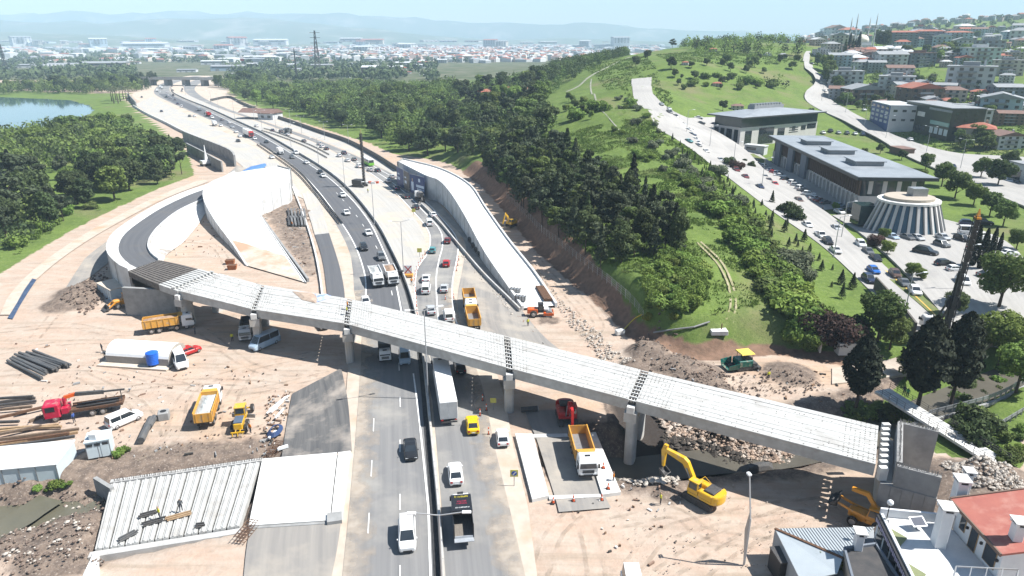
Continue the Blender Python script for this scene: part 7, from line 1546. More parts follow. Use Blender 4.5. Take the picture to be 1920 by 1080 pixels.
MB().box(L * .3,L * .46,-.15,-.004,h * .55,h * .72).build("sign",concrete_white,t); MB().box(L * .62,L * 1.0,-.5,-.004,h * .36,h * .5).build("glass_balcony",mat("glass_green",(.22,.36,.34),None,.15),t)
for i in range(4): MB().box(L * (.62 + i * .1),L * (.69 + i * .1),-.06,-.004,h * .04,h * .26).build("shop_window",pale_sheet,t)
for i in range(5): MB().box(L * (.05 + i * .1),L * (.12 + i * .1),-.06,-.004,h * .04,h * .22).build("window",glass,t)
MB().box(L * .55,L + .4,-.45,-.004,h * .86,h * .94).build("canopy",roof_grey,t)
for j in range(4):
 for i in range(3): MB().box(L + .004,L + .1,2 + i * 4.6,3.6 + i * 4.6,h * (.12 + j * .22),h * (.23 + j * .22)).build("window",glass,t)
t,L,h=block("office_building", "blue and white office block with square white windows and a white roof", "office building",1630,225,1664,236,190,14,mat("office_blue",(.06,.10,.24),(.05,.08,.19),.6,.5),roof_white)
MB().box(L + .003,L + .4,0,14,-4,h + .3).build("white_end_wall",WALLS['white'],t)
for j in range(4):
 for i in range(4): MB().box(L * (.06 + i * .24),L * (.2 + i * .24),-.1,-.004,h * (.1 + j * .23),h * (.22 + j * .23)).build("window",WALLS['white'] if j < 3 else glass,t)
for j in range(2):
 for i in range(3): MB().box(L + .41,L + .46,1.5 + i * 4.5,3.5 + i * 4.5,h * (.25 + j * .45),h * (.36 + j * .45)).build("window",glass,t)
t,L,h=block("kiosk", "white kiosk with dark glass under the tall round trees at the right edge", "kiosk",1886,336,1935,350,303,7,WALLS['white'],roof_grey); MB().box(L * .05,L * .5,-.08,-.004,h * .15,h * .7).build("window",glass,t)
t,L,h=block("pavilion", "small dark wooden pavilion in the garden behind the long office", "pavilion",1667,285,1690,291,275,6,WALLS['brown'],roof_brown)
t,L,h=block("gate_house", "small white gate house before the square office", "kiosk",1395,283,1432,287,272,4,WALLS['white'],roof_white); MB().box(L * .1,L * .6,-.06,-.004,h * .3,h * .75).build("window",glass,t)
t,L,h=block("farmhouse", "white house with a brown roof beside the sound wall in the woods", "house",484,224,512,225,213,12,WALLS['white'],roof_brown); mb=MB(); mb.loft([[(x,-.8,h + .4),(x,6,h + 3),(x,12.8,h + .4)] for x in (-16,L + 1)]); mb.build("gable_roof",roof_brown,t); MB().box(L * .2,L * .4,-.1,-.004,h * .3,h * .7).build("window",glass,t); MB().box(L * .65,L * .85,-.1,-.004,h * .3,h * .7).build("window",glass,t)
for px0,py0,px1,w_,l in ((905,190,950,9, "left red-roofed building of the park restaurant among the pines"),(955,186,1008,10, "right red-roofed building of the park restaurant among the pines")):
 t,L,h=block("restaurant",l, "building",px0,py0,px1,py0 - 2,py0 - 14,w_,WALLS['white'],roof_red); mb=MB(); mb.loft([[(x,-1,h + .4),(x,w_ / 2,h + 3.2),(x,w_ + 1,h + .4)] for x in (-.8,L + .8)]); mb.build("gable_roof",roof_red,t)
 for i in range(4): MB().box(L * (.08 + i * .23),L * (.2 + i * .23),-.08,-.004,h * .3,h * .75).build("window",glass,t)
F_=6.2
V2=lambda x,y,z=F_: tuple(P(x,y,z))[:2]
th=thing("terrace_house", "white flat-roofed house with a sunny roof terrace at the bottom right corner", "house")
wallw=mat("render_white",(.66,.67,.68),(.58,.59,.61),.85,.8,.2); stone_g=mat("terrace_pale",(.62,.62,.61),(.50,.51,.52),.85,.6,.2)
pa,pb,pc,pd=V2(1648,966),V2(1772,978),V2(1925,1150),V2(1745,1165)
MB().prism([pa,pb,pc,pd],-.3,F_ - .02).build("wall",wallw,th); MB().prism([pa,pb,pc,pd],F_ - .018,F_ + .03).build("terrace_floor",stone_g,th)
def parapet(a,b,h,w,m,par,nm="parapet",z=F_):
 mb=MB(); vquad(mb,V3((a[0],a[1],0)),V3((b[0],b[1],0)),w,z + .032,z + h); return mb.build(nm,m,par)
parapet(pa,pb,1.0,-.25,wallw,th); parapet(pd,pa,.5,-.25,wallw,th)
A=V3((pa[0],pa[1],0)); Bv=V3((pd[0],pd[1],0)); dd=(Bv - A).normalized(); nn=V3((dd.y,-dd.x,0)); nn=nn if nn.x < 0 else -nn
lilac=mat("sign_lilac",(.34,.28,.46),(.55,.52,.60),.6,2.0); olive=mat("olive_panel",(.20,.22,.11),None,.7)
def on_face(nm,u0,u1,z0,z1,o,m,par):
 q=lambda u,z,k: A + dd * u + nn * k + V3((0,0,z)); mb=MB(); mb.add([q(u0,z0,o),q(u1,z0,o),q(u1,z1,o),q(u0,z1,o),q(u0,z0,0.004),q(u1,z0,.004),q(u1,z1,.004),q(u0,z1,.004)],[(0,1,2,3),(7,6,5,4),(0,4,5,1),(1,5,6,2),(2,6,7,3),(3,7,4,0)]); return mb.build(nm,m,par)
on_face("fascia",.1,12.5,F_ - .55,F_ + .3,.35,trim,th)
for i in range(26): on_face("sign_letter",.5 + i * .36,.5 + i * .36 + .2,F_ - .38 + .1 * (i % 2),F_ + .12,.39,lilac,th)
for i in range(6): on_face("window",.6 + i * 1.9,2.0 + i * 1.9,F_ - 2.6,F_ - .8,.08,glass,th)
for i in range(6): on_face("window_lower",.6 + i * 1.9,2.0 + i * 1.9,F_ - 5.4,F_ - 3.6,.08,glass,th)
for u in (2.0,7.0):
 a,b,c=A + dd * u - nn * .3,A + dd * (u + 3.0) - nn * .3,A + dd * (u + 1.4) - nn * 1.6; MB().prism([(a.x,a.y),(b.x,b.y),(c.x,c.y)],F_ + .034,F_ + .16).build("planter",olive,th)
def chimney(label,px,py,z0,z1,w,group=None):
 p=P(px,py,z0); t=thing("chimney",label, "chimney",(p.x,p.y,z0),math.atan2(dd.y,dd.x)); MB().cbox(-w,w,-w * .8,w * .8,0,z1 - z0,.04).build("stack",wallw,t); MB().box(-w * .9,w * .9,-w * .7,w * .7,z1 - z0,z1 - z0 + .35).build("vent",trim,t)
 for sx in (-1,1):
  for sy in (-1,1): MB().box(sx * w - .12,sx * w + .12,sy * w * .8 - .12,sy * w * .8 + .12,z1 - z0 + .002,z1 - z0 + .36).build("corner_post",wallw,t)
 MB().box(-w - .2,w + .2,-w * .8 - .2,w * .8 + .2,z1 - z0 + .36,z1 - z0 + .48).build("cap",concrete_white,t); return t
chimney("tall white chimney rising from the middle of the sunny terrace",1758,1022,F_,F_ + 4.2,.62); chimney("tall white chimney behind the terrace parapet, at the red roof's corner",1782,985,F_ - 1,F_ + 4.4,.6); chimney("slimmer white chimney farthest back by the red roof",1797,962,F_ - 1,F_ + 4.0,.42)
rh=thing("red_roof_house", "white upper house with a red mono-pitch roof and dark windows at the right edge", "house")
e0,e1=V2(1787,992),V2(1868,1085); E0,E1=V3((e0[0],e0[1],0)),V3((e1[0],e1[1],0)); ed=(E1 - E0).normalized(); en=V3((-ed.y,ed.x,0)); en=en if en.x > 0 else -en; EL=(E1 - E0).length
q=lambda u,v: tuple((E0 + ed * u + en * v))[:2]
MB().prism([q(0,0),q(EL,0),q(EL,8),q(0,8)],-.3,F_ + 2.9).build("wall",wallw,rh)
mb=MB(); za,zb=F_ + 3.0,F_ + 4.6; pts=[q(-.6,-.6),q(EL + .5,-.6),q(EL + .5,8.4),q(-.6,8.4)]
mb.add([pts[0] + (za,),pts[1] + (za,),pts[2] + (zb,),pts[3] + (zb,),pts[0] + (za + .22,),pts[1] + (za + .22,),pts[2] + (zb + .22,),pts[3] + (zb + .22,)],[(3,2,1,0),(4,5,6,7),(0,1,5,4),(1,2,6,5),(2,3,7,6),(3,0,4,7)]); rf=mb.build("roof",mat("roof_membrane_red",(.36,.13,.10),(.31,.105,.085),.85,.7,c3=(.40,.19,.15),s3=.5),rh)
mb=MB(); mb.bar(Vector(q(-.6,-.65) + (za + .1,)),Vector(q(EL + .5,-.65) + (za + .1,)),.16,.34); mb.bar(Vector(q(-.65,-.6) + (za + .15,)),Vector(q(-.65,8.4) + (zb + .15,)),.16,.4); mb.build("roof_trim",WALLS['brown'],rf)
def on_wall(nm,u0,u1,z0,z1,o,m):
 mb=MB(); f=lambda u,z,k: Vector(q(u,-k) + (z,)); mb.add([f(u0,z0,o),f(u1,z0,o),f(u1,z1,o),f(u0,z1,o),f(u0,z0,.004),f(u1,z0,.004),f(u1,z1,.004),f(u0,z1,.004)],[(0,1,2,3),(7,6,5,4),(0,4,5,1),(1,5,6,2),(2,6,7,3),(3,7,4,0)]); return mb.build(nm,m,rh)
for u0,u1,z0 in ((EL * .12,EL * .22,.9),(EL * .36,EL * .5,.1),(EL * .68,EL * .9,.5)): on_wall("window_frame",u0 - .1,u1 + .1,F_ + z0 - .1,F_ + 2.45,.05,wood); on_wall("window",u0,u1,F_ + z0,F_ + 2.35,.08,glass)
for u in (EL * .28,EL * .6,EL * .94): on_wall("wall_lamp",u - .1,u + .1,F_ + 1.6,F_ + 1.85,.2,trim)
p=P(1900,1022,F_ + 4); chimney("low white chimney standing on the red roof",1903,1010,F_ + 3.6,F_ + 5.2,.5)
p=P(1664,966,F_ + 1); t=thing("globe_lamp", "white globe lamp on a thin dark post at the terrace corner", "lamp",(p.x,p.y,F_)); MB().cyl((0,0,0),(0,0,2.3),.05).build("post",trim,t); mb=MB(); mb.loft([[(.32 * math.cos(a) * math.cos(e),.32 * math.sin(a) * math.cos(e),2.55 + .32 * math.sin(e)) for a in [2 * math.pi * j / 14 for j in range(14)]] for e in [R(x) for x in (-85,-55,-25,0,25,55,85)]]); mb.build("globe",white_sheet,t,smooth=True); MB().cbox(-.22,.22,-.22,.22,0,.6,.05).build("base",concrete,t)
p=P(1718,992,F_); t=thing("solar_panel", "small square solar panel on legs on the terrace", "solar panel",(p.x,p.y,F_ + .03),.1); mb=MB(); mb.add([(-.75,-.5,.7),(.75,-.5,.7),(.75,.5,1.15),(-.75,.5,1.15),(-.75,-.5,.64),(.75,-.5,.64),(.75,.5,1.09),(-.75,.5,1.09)],[(0,1,2,3),(7,6,5,4),(0,4,5,1),(1,5,6,2),(2,6,7,3),(3,7,4,0)]); mb.build("frame",white_paint,t); mb=MB(); mb.add([(-.65,-.42,.745),(.65,-.42,.745),(.65,.42,1.125),(-.65,.42,1.125)],[(0,1,2,3)]); mb.build("cells",mat("solar_cells",(.05,.06,.09),None,.55,2,.2),t); mb=MB(); mb.bar((0,0,0),(0,.1,.9),.12,.12); mb.build("leg",steel,t)
pg=thing("pergola_frame", "bare grey steel pergola frame at the bottom right corner", "pergola"); mb=MB(); c=[P(1793,1062,F_ + 2.2),P(1910,1068,F_ + 2.2),P(1900,1120,F_ + 2.2),P(1780,1112,F_ + 2.2)]
for i in range(4): mb.bar(c[i],c[(i + 1) % 4],.1,.1); mb.bar(c[i],c[i] - V3((0,0,2.17)),.1,.1)
for f in (.25,.5,.75): mb.bar(c[0].lerp(c[1],f),c[3].lerp(c[2],f),.07,.07)
mb.build("frame",steel,pg)
zr=3.6; W3=lambda x,y,z=zr: P(x,y,z)
sh=thing("metal_shed", "shed with pale ribbed metal roof planes below the terrace house", "shed"); a,b,c,d,e=W3(1453,991,3.4),W3(1560,989,3.6),W3(1640,988,3.6),W3(1580,1046,4.6),W3(1502,1090,3.4)
met=mat("roof_metal",(.46,.50,.52),(.41,.45,.47),.45,.5,.5,.2)
MB().prism([(v.x,v.y) for v in (a,c,W3(1640,1060),W3(1600,1100),e)],-.3,3.25).build("wall",WALLS['grey'],sh)
def plane(nm,pts,m,th_=.12): mb=MB(); n=len(pts); mb.add(list(pts) + [v - V3((0,0,th_)) for v in pts],[tuple(range(n)),tuple(range(2 * n - 1,n - 1,-1))] + [(i,n + i,n + (i + 1) % n,(i + 1) % n) for i in range(n)]); return mb.build(nm,m,sh)
plane("roof_plane",[a,d,c],met); plane("roof_plane",[a + V3((0,0,-.01)),e,W3(1570,1075,4.2),d],met)
mb=MB()
for i in range(1,34): f=i / 34; mb.bar(a.lerp(c,f) + V3((0,0,.03)),(d.lerp(c,max(0,(f - .45) / .55)) if f > .45 else a.lerp(d,f / .45)) + V3((0,0,.03)),.05,.06)
tag(mb.build("ribs",steel,sh),kind='stuff'); mb=MB(); mb.bar(a,d,.3,.14); mb.build("ridge_cap",rust,sh)
dh=thing("dark_roof_house", "house with a dark flat roof and a small chimney between shed and terrace", "house"); pts=[P(*v,5.2) for v in ((1583,1030),(1642,1022),(1700,1110),(1610,1130))]
MB().prism([(v.x,v.y) for v in pts],-.3,5.0).build("wall",WALLS['beige'],dh); MB().prism([(v.x,v.y) for v in pts],5.002,5.2).build("roof",mat("roof_tar",(.05,.05,.052),(.075,.07,.068),.9,1.0),dh); mb=MB(); [mb.bar(pts[i] + V3((0,0,.12)),pts[(i + 1) % 4] + V3((0,0,.12)),.22,.3) for i in range(4)]; mb.build("roof_edge",WALLS['slate'],dh)
chimney("grey chimney with a reddish cap on the dark-roofed house",1607,1028,5.2,6.9,.45)
p=P(1470,1076,0); t=thing("container", "black container standing by the metal shed's corner", "container",(p.x,p.y,0),.1); MB().cbox(-1.3,1.6,-1.2,1.2,0,2.5,.05).build("box",trim,t); MB().box(-1.35,1.65,-1.25,1.25,2.5,2.62).build("lid",dark_steel,t)
fb=thing("footbridge", "narrow pale footbridge with thin railings leading to the green bank", "footbridge"); a0,a1=P(1640,733,1.0),P(1862,872,1.0); b0,b1=P(1668,728,1.0),P(1893,866,1.0)
n=14; mb=MB()
for i in range(n):
 f0,f1=i / n,(i + 1) / n - .004; v=[a0.lerp(a1,f0),a0.lerp(a1,f1),b0.lerp(b1,f1),b0.lerp(b1,f0)]; mb=MB(); mb.add(v + [x - V3((0,0,.4)) for x in v],[(0,1,2,3),(7,6,5,4),(0,4,5,1),(1,5,6,2),(2,6,7,3),(3,7,4,0)]); mb.build("deck_slab",concrete_white,fb)
for s,e in ((a0,a1),(b0,b1)):
 mb=MB(); up=V3((0,0,1))
 for i in range(n + 1): p=s.lerp(e,i / n); mb.bar(p,p + up * 1.05,.05,.05)
 for h in (.4,.72,1.05): mb.bar(s + up * h,e + up * h,.045,.045)
 mb.build("railing",dark_steel,fb)
rail("grey railing along the near edge of the canal by the footbridge",PL([(1850,815),(1880,797),(1925,770)],.5),h=1.0,gap=1.5); rail("grey railing along the far canal wall beneath the cypresses",PL([(1742,780),(1790,768),(1850,752),(1890,735),(1925,712)],.5),h=1.0,gap=1.5)
wall("stained concrete canal wall beneath the cypress trees",[(1700,800,0),(1760,786,0),(1820,768,0),(1870,752,0),(1930,722,0)],.3,.4,concrete_grey, "canal_wall", "wall",3.0)
wall("dark concrete wall along the end of the street over the site road",[(1638,545,2),(1664,575,2),(1690,606,2),(1712,636,2)],3.2,.35,concrete_stain, "street_wall", "wall",4.0)
wall("thin concrete upstand at the lower end of the shrub slope",[(1512,606,3),(1525,632,2),(1538,660,1)],2.6,.3,concrete, "garden_wall", "wall",4.0)
wall("low stone wall along the square office's yard",[(1310,262,7),(1345,285,5),(1400,316,4),(1470,352,3)],1.3,.3,concrete_grey, "yard_wall", "wall",6.0)
fn=thing("wire_fence", "light wire fence with posts along the top of the brown cut bank", "fence"); fp=[G(a,b) for a,b in ((950,372),(985,405),(1020,440),(1060,470),(1105,505),(1150,540),(1185,572),(1205,600))]; sp=spl(fp,46); mb=MB(); [mb.bar((p.x,p.y,hz(p.x,p.y) - .2),(p.x,p.y,hz(p.x,p.y) + 2.0),.08,.08) for p in sp]; mb.build("posts",concrete,fn)
mb=MB(); up=V3((0,0,1)); [mb.bar(V3((p.x,p.y,hz(p.x,p.y) + h)),V3((q_.x,q_.y,hz(q_.x,q_.y) + h)),.035,.035) for p,q_ in zip(sp,sp[1:]) for h in (.5,1.0,1.5,1.95)]; mb.build("wires",steel,fn)
hp=[G(1204,592),G(1190,600),G(1178,612),G(1166,624)]; tag(MB().tube(spl([p + V3((0,0,.3)) for p in hp],14),.12,6).build("hose",mat("hose_yellow",(.55,.42,.05),None,.5)), "yellow hose running down the cut bank to a white block", "hose"); p=G(1162,626); tag(MB().cbox(-.9,.9,-.5,.5,0,.9,.1).build("concrete_block",concrete_white,None,p,.4), "white concrete block at the foot of the yellow hose", "concrete block")
p=G(1347,622); t=thing("valve_slab", "pale square slab with a pipe stub at the front edge of the green mound", "slab",p); MB().cbox(-1.5,1.5,-1.0,1.0,-.3,.5,.06).build("slab",concrete_white,t); MB().cyl((.5,0,.5),(.5,0,1.6),.1).build("pipe_stub",rust,t)
pp=[G(1225,628),G(1265,622),G(1300,618),G(1330,608)]; tag(MB().tube([v + V3((0,0,.5)) for v in pp],.16,8).build("water_pipe",concrete_grey), "thin grey water pipe lying along the front edge of the green mound", "pipe")
p=G(1582,662); t=thing("white_hut", "small white hut roof showing behind the dark conifer by the access road", "hut",p); MB().box(-1.4,1.4,-1,1,0,2.2).build("wall",WALLS['white'],t); MB().box(-1.6,1.6,-1.2,1.2,2.2,2.35).build("roof",roof_white,t)
ov=thing("overpass", "far concrete overpass with dark piers across the highway", "bridge"); a,b=P(262,160),P(408,162); dv=(b - a); L=dv.length; dv.normalize(); nv=V3((-dv.y,dv.x,0))
v=[a,b,b + nv * 14,a + nv * 14]; mb=MB(); mb.add([x + V3((0,0,7)) for x in v] + [x + V3((0,0,9.3)) for x in v],[(3,2,1,0),(4,5,6,7),(0,1,5,4),(1,2,6,5),(2,3,7,6),(3,0,4,7)]); mb.build("deck",concrete,ov); mb=MB(); mb.bar(a + V3((0,0,9.9)),b + V3((0,0,9.9)),.4,1.0); mb.build("parapet",concrete_grey,ov)
for f in (.02,.12,.33,.56,.8,.97): p=a + dv * L * f + nv * 2; MB().box(-2.2,2.2,0,10,-.5,7).build("pier",concrete_grey,ov,p,math.atan2(dv.y,dv.x))
def pylon(px,py,top,label,w=4.5):
 p=P(px,py); h=ZT(p,top); t=thing("lattice_pylon",label, "pylon",p); mb=MB(); n=9
 wz=lambda f: w * (1 - .85 * f)
 for k in range(n):
  f0,f1=k / n,(k + 1) / n; w0,w1=wz(f0),wz(f1); c0=[(-w0,-w0),(w0,-w0),(w0,w0),(-w0,w0)]; c1=[(-w1,-w1),(w1,-w1),(w1,w1),(-w1,w1)]
  for i in range(4): j=(i + 1) % 4; mb.bar(c0[i] + (h * f0,),c1[i] + (h * f1,),.55,.55); mb.bar(c0[i] + (h * f0,),c1[j] + (h * f1,),.35,.35); mb.bar(c0[j] + (h * f0,),c1[i] + (h * f1,),.35,.35)
 mb.build("tower",dark_steel,t); mb=MB(); [mb.bar((-8,0,h * f),(8,0,h * f),.6,.6) for f in (.72,.84,.95)]; mb.build("cross_arms",dark_steel,t)
pylon(597,140,57, "tall lattice pylon standing over the distant sheds"); pylon(12,135,82, "lattice pylon over the fields at the left edge",3); pylon(1453,84,58, "small mast on the hilltop tree line",1.0); pylon(557,150,90, "thin mast left of the tall pylon",1.0)
SHED=thing("warehouse", "plain", "warehouse"); MB().box(-20,20,0,24,-1,8).build("wall",house_wall,SHED); mb=MB(); mb.loft([[(x,-.5,8),(x,12,10),(x,24.5,8),(x,24.5,7.7),(x,-.5,7.7)] for x in (-20.5,20.5)]); mb.build("roof",house_roof,SHED); MB().box(-18,18,-.15,-.005,5,6.5).build("window_band",glass,SHED); [MB().box(x - 2,x + 2,-.15,-.005,0,4).build("loading_door",roof_grey,SHED) for x in (-12,0,12)]; freeze(SHED); SHED['L']=40; SHED['Dp']=24
FL=[(258,93,76,'white','white',"largest white warehouse roof in the distant plain, left of centre"),(110,130,60,'grey','grey',"long low factory beside the white silos behind the lake"),(180,130,76,'beige','grey',"long tan-walled factory right of the white silos"),(420,134,62,'blue','slate',"blue-fronted factory beyond the overpass"),(285,98,40,'white','white',"grey-windowed shed below the largest white warehouse"),(345,136,34,'white','grey',"white shed right behind the overpass"),(395,122,46,'white','white',"broad white shed left of the blue-fronted factory"),(480,115,56,'white','white',"white shed right of the blue-fronted factory"),(540,102,50,'grey','white',"pale shed under the tall pylon"),(600,128,40,'beige','grey',"brownish shed right of the tall pylon's foot"),(712,138,76,'brown','white',"orange-walled long factory before the town"),(690,82,50,'cream','red',"orange-roofed row at the near edge of the distant town"),(160,88,34,'white','red',"white block with a red roof far left"),(655,78,40,'white','white',"pale long roof on the horizon plain left of the town"),(500,84,60,'white','white',"wide pale sheds in the middle of the horizon plain"),(800,122,36,'white','red',"red-roofed shed before the woods' top"),(770,128,40,'grey','white',"white-roofed shed right of the orange factory"),(590,100,30,'white','white',"small white shed right of the pylon"),(30,128,40,'white','grey',"white shed left of the silos"),(245,120,24,'white','brown',"small white office between factory and overpass")]
for a in FL: house(SHED,a[0],a[1],a[2],a[3], "grey" if a[4] == "slate" else a[4],a[5],0,hs=.7)
for i in range(9): p=P(84 + i * 7,133); t=thing("silo", "white round silo in the row by the lake-side factory", "silo",p,group="row of white silos"); MB().cyl((0,0,0),(0,0,11),2.6,n=12).build("tank_shell",WALLS['white'],t); MB().cyl((0,0,11),(0,0,12.4),2.6,.5,12).build("cone_top",roof_grey,t)
p=P(452,126); t=thing("flag", "red flag on a pole at the blue-fronted factory", "flag",p); MB().cyl((0,0,0),(0,0,18),.2).build("pole",white_paint,t); MB().box(.2,7,-.05,.05,12,17).build("cloth",tail_red,t)
n_=0
while n_ < 170:
 px,py=(rng.uniform(0,1180),78 + 50 * rng.random() ** 1.6) if n_ < 110 else (rng.uniform(425,830),rng.uniform(98,146))
 if px > 880 - max(0,py - 100) * 2 and py > 96 or (py > 100 and 130 < px < 260) or (px < 420 and py > 118): continue
 house(rng.choice([SHED,SHED,SHED,HE]),px,py,rng.uniform(10,34),rng.choice(['white', 'white', 'cream', 'grey', 'blue']),rng.choice(['white', 'white', 'grey', 'red', 'grey']), "pale shed or block scattered over the distant plain",R(rng.uniform(-30,30)),group="sheds and blocks on the distant plain",hs=.42); n_ += 1
def far_town(name,n,sampler,m,seed,smin=7,smax=20):
 rr=np.random.default_rng(seed); V=[]; F=[]
 for i in range(n):
  x,y,z=sampler(rr); a,b,h,q=rr.uniform(smin,smax) / 2,rr.uniform(smin,smax) / 2,rr.uniform(5,15),rr.uniform(0,3.14); c,s=math.cos(q),math.sin(q); o=len(V)
  for zz_ in (z - 4,z + h):
   for i_,j_ in ((-1,-1),(1,-1),(1,1),(-1,1)): V.append((x + i_ * a * c - j_ * b * s,y + i_ * a * s + j_ * b * c,zz_))
  V += [(x - a * c * .6,y - a * s * .6,z + h + 2.5),(x + a * c * .6,y + a * s * .6,z + h + 2.5)]
  F += [(o,o + 1,o + 5,o + 4),(o + 1,o + 2,o + 6,o + 5),(o + 2,o + 3,o + 7,o + 6),(o + 3,o,o + 4,o + 7),(o + 4,o + 5,o + 9,o + 8),(o + 6,o + 7,o + 8,o + 9),(o + 5,o + 6,o + 9),(o + 7,o + 4,o + 8)]
 me=bpy.data.meshes.new(name); me.from_pydata(V,[],F)
 for q in m: me.materials.append(q)
 mi=np.tile([0,0,0,0,1,1,0,0],n); alt=np.repeat(rr.integers(0,len(m) // 2,n),8) * 2; me.polygons.foreach_set('material_index',(mi + alt).astype(np.int32))
 o=bpy.data.objects.new(name,me); COL.objects.link(o); tag(o,kind='stuff')
tm=[WALLS['white'],roof_red,WALLS['cream'],roof_red,WALLS['pink'],roof_brown,WALLS['white'],roof_white,WALLS['grey'],roof_grey]
def s_town(rr):
 px=np.clip(rr.normal(850,130),560,1230); d=1800 + 2600 * rr.random(); p=D(px,d,0); return p.x,p.y,0
def s_plain(rr):
 px=rr.uniform(-80,1250); d=1700 + 5000 * rr.random() ** .8; p=D(px,d,0); return p.x,p.y,0
far_town("distant_town",1500,s_town,tm,3); far_town("distant_buildings",1100,s_plain,tm[:4] + tm[6:],4,10,60)
def s_ridge(rr):
 px=rr.uniform(1500,2000); d=rr.uniform(1750,2600); p=D(px,d,0); return p.x,p.y,hz(p.x,p.y)
far_town("distant_hill_houses",500,s_ridge,tm,5,8,18)
hill_m=mat("hill_green",(.075,.10,.045),(.11,.12,.07),.95,.004,.1,world=True,c3=(.24,.22,.17),s3=.003,t3=.62)
def ridge(name,pts,y,depth,seed):
 rr=np.random.default_rng(seed); V=[]; n=90; k=10; xs=np.linspace(pts[0][0],pts[-1][0],n); hs_=np.interp(xs,[p[0] for p in pts],[p[1] for p in pts])
 for j in range(k + 1):
  f=j / k; yy=y + depth * f; e=math.sin(math.pi * f) ** .8
  for i,x in enumerate(xs): V.append((x,yy + 150 * math.sin(x * .002 + seed),-5 + .85 * hs_[i] * e * (.75 + .5 * float(fbm(np.array([x * .0022 + seed]),np.array([yy * .0022]))[0]))))
 me=bpy.data.meshes.new(name); me.from_pydata(V,[],[(j * n + i,j * n + i + 1,(j + 1) * n + i + 1,(j + 1) * n + i) for j in range(k) for i in range(n - 1)]); me.polygons.foreach_set('use_smooth',[True] * len(me.polygons)); me.materials.append(hill_m); o=bpy.data.objects.new(name,me); COL.objects.link(o); tag(o,kind='structure')
ridge("hills",[(-8500,330),(-5600,300),(-4300,250),(-3000,330),(-1800,230),(-900,130),(-200,60),(600,90),(1500,50),(4000,20)],6500,2600,1)
ridge("hills",[(-7000,130),(-4600,170),(-3600,120),(-2600,70),(-1500,30),(-700,0)],4600,1800,2)
ridge("hills",[(-8500,480),(-4500,520),(-2500,460),(0,330),(2000,250),(4500,120)],9300,1600,3)
def leafm(name,a,b,c,tr=.3): return mat(name,a,b,.75,.9,.15,c3=c,s3=2.2,t3=.56,rand=.32,trans=tr)
LEAF=dict(bright=leafm("leaf_bright",(.165,.235,.055),(.125,.185,.042),(.21,.275,.08)),mid=leafm("leaf_mid",(.115,.165,.048),(.085,.128,.038),(.16,.205,.065)),dark=leafm("leaf_dark",(.066,.094,.036),(.048,.072,.03),(.095,.125,.05)),pine=leafm("leaf_pine",(.068,.088,.048),(.048,.066,.038),(.10,.12,.065),.15),blue=leafm("leaf_blue",(.050,.068,.056),(.036,.050,.042),(.075,.092,.072),.1),olive=leafm("leaf_olive",(.16,.19,.115),(.125,.15,.09),(.20,.225,.14)),maroon=leafm("leaf_maroon",(.070,.045,.036),(.048,.032,.027),(.09,.06,.045)),hedge=leafm("leaf_hedge",(.165,.25,.052),(.12,.19,.042),(.20,.285,.075)),yellow=leafm("leaf_yellow",(.27,.30,.05),(.19,.24,.045),(.32,.34,.07)),black=leafm("leaf_black",(.022,.030,.018),(.015,.021,.013),(.036,.045,.025),.05))
bark=mat("bark",(.085,.065,.05),(.055,.042,.034),.9,3.0,.1)
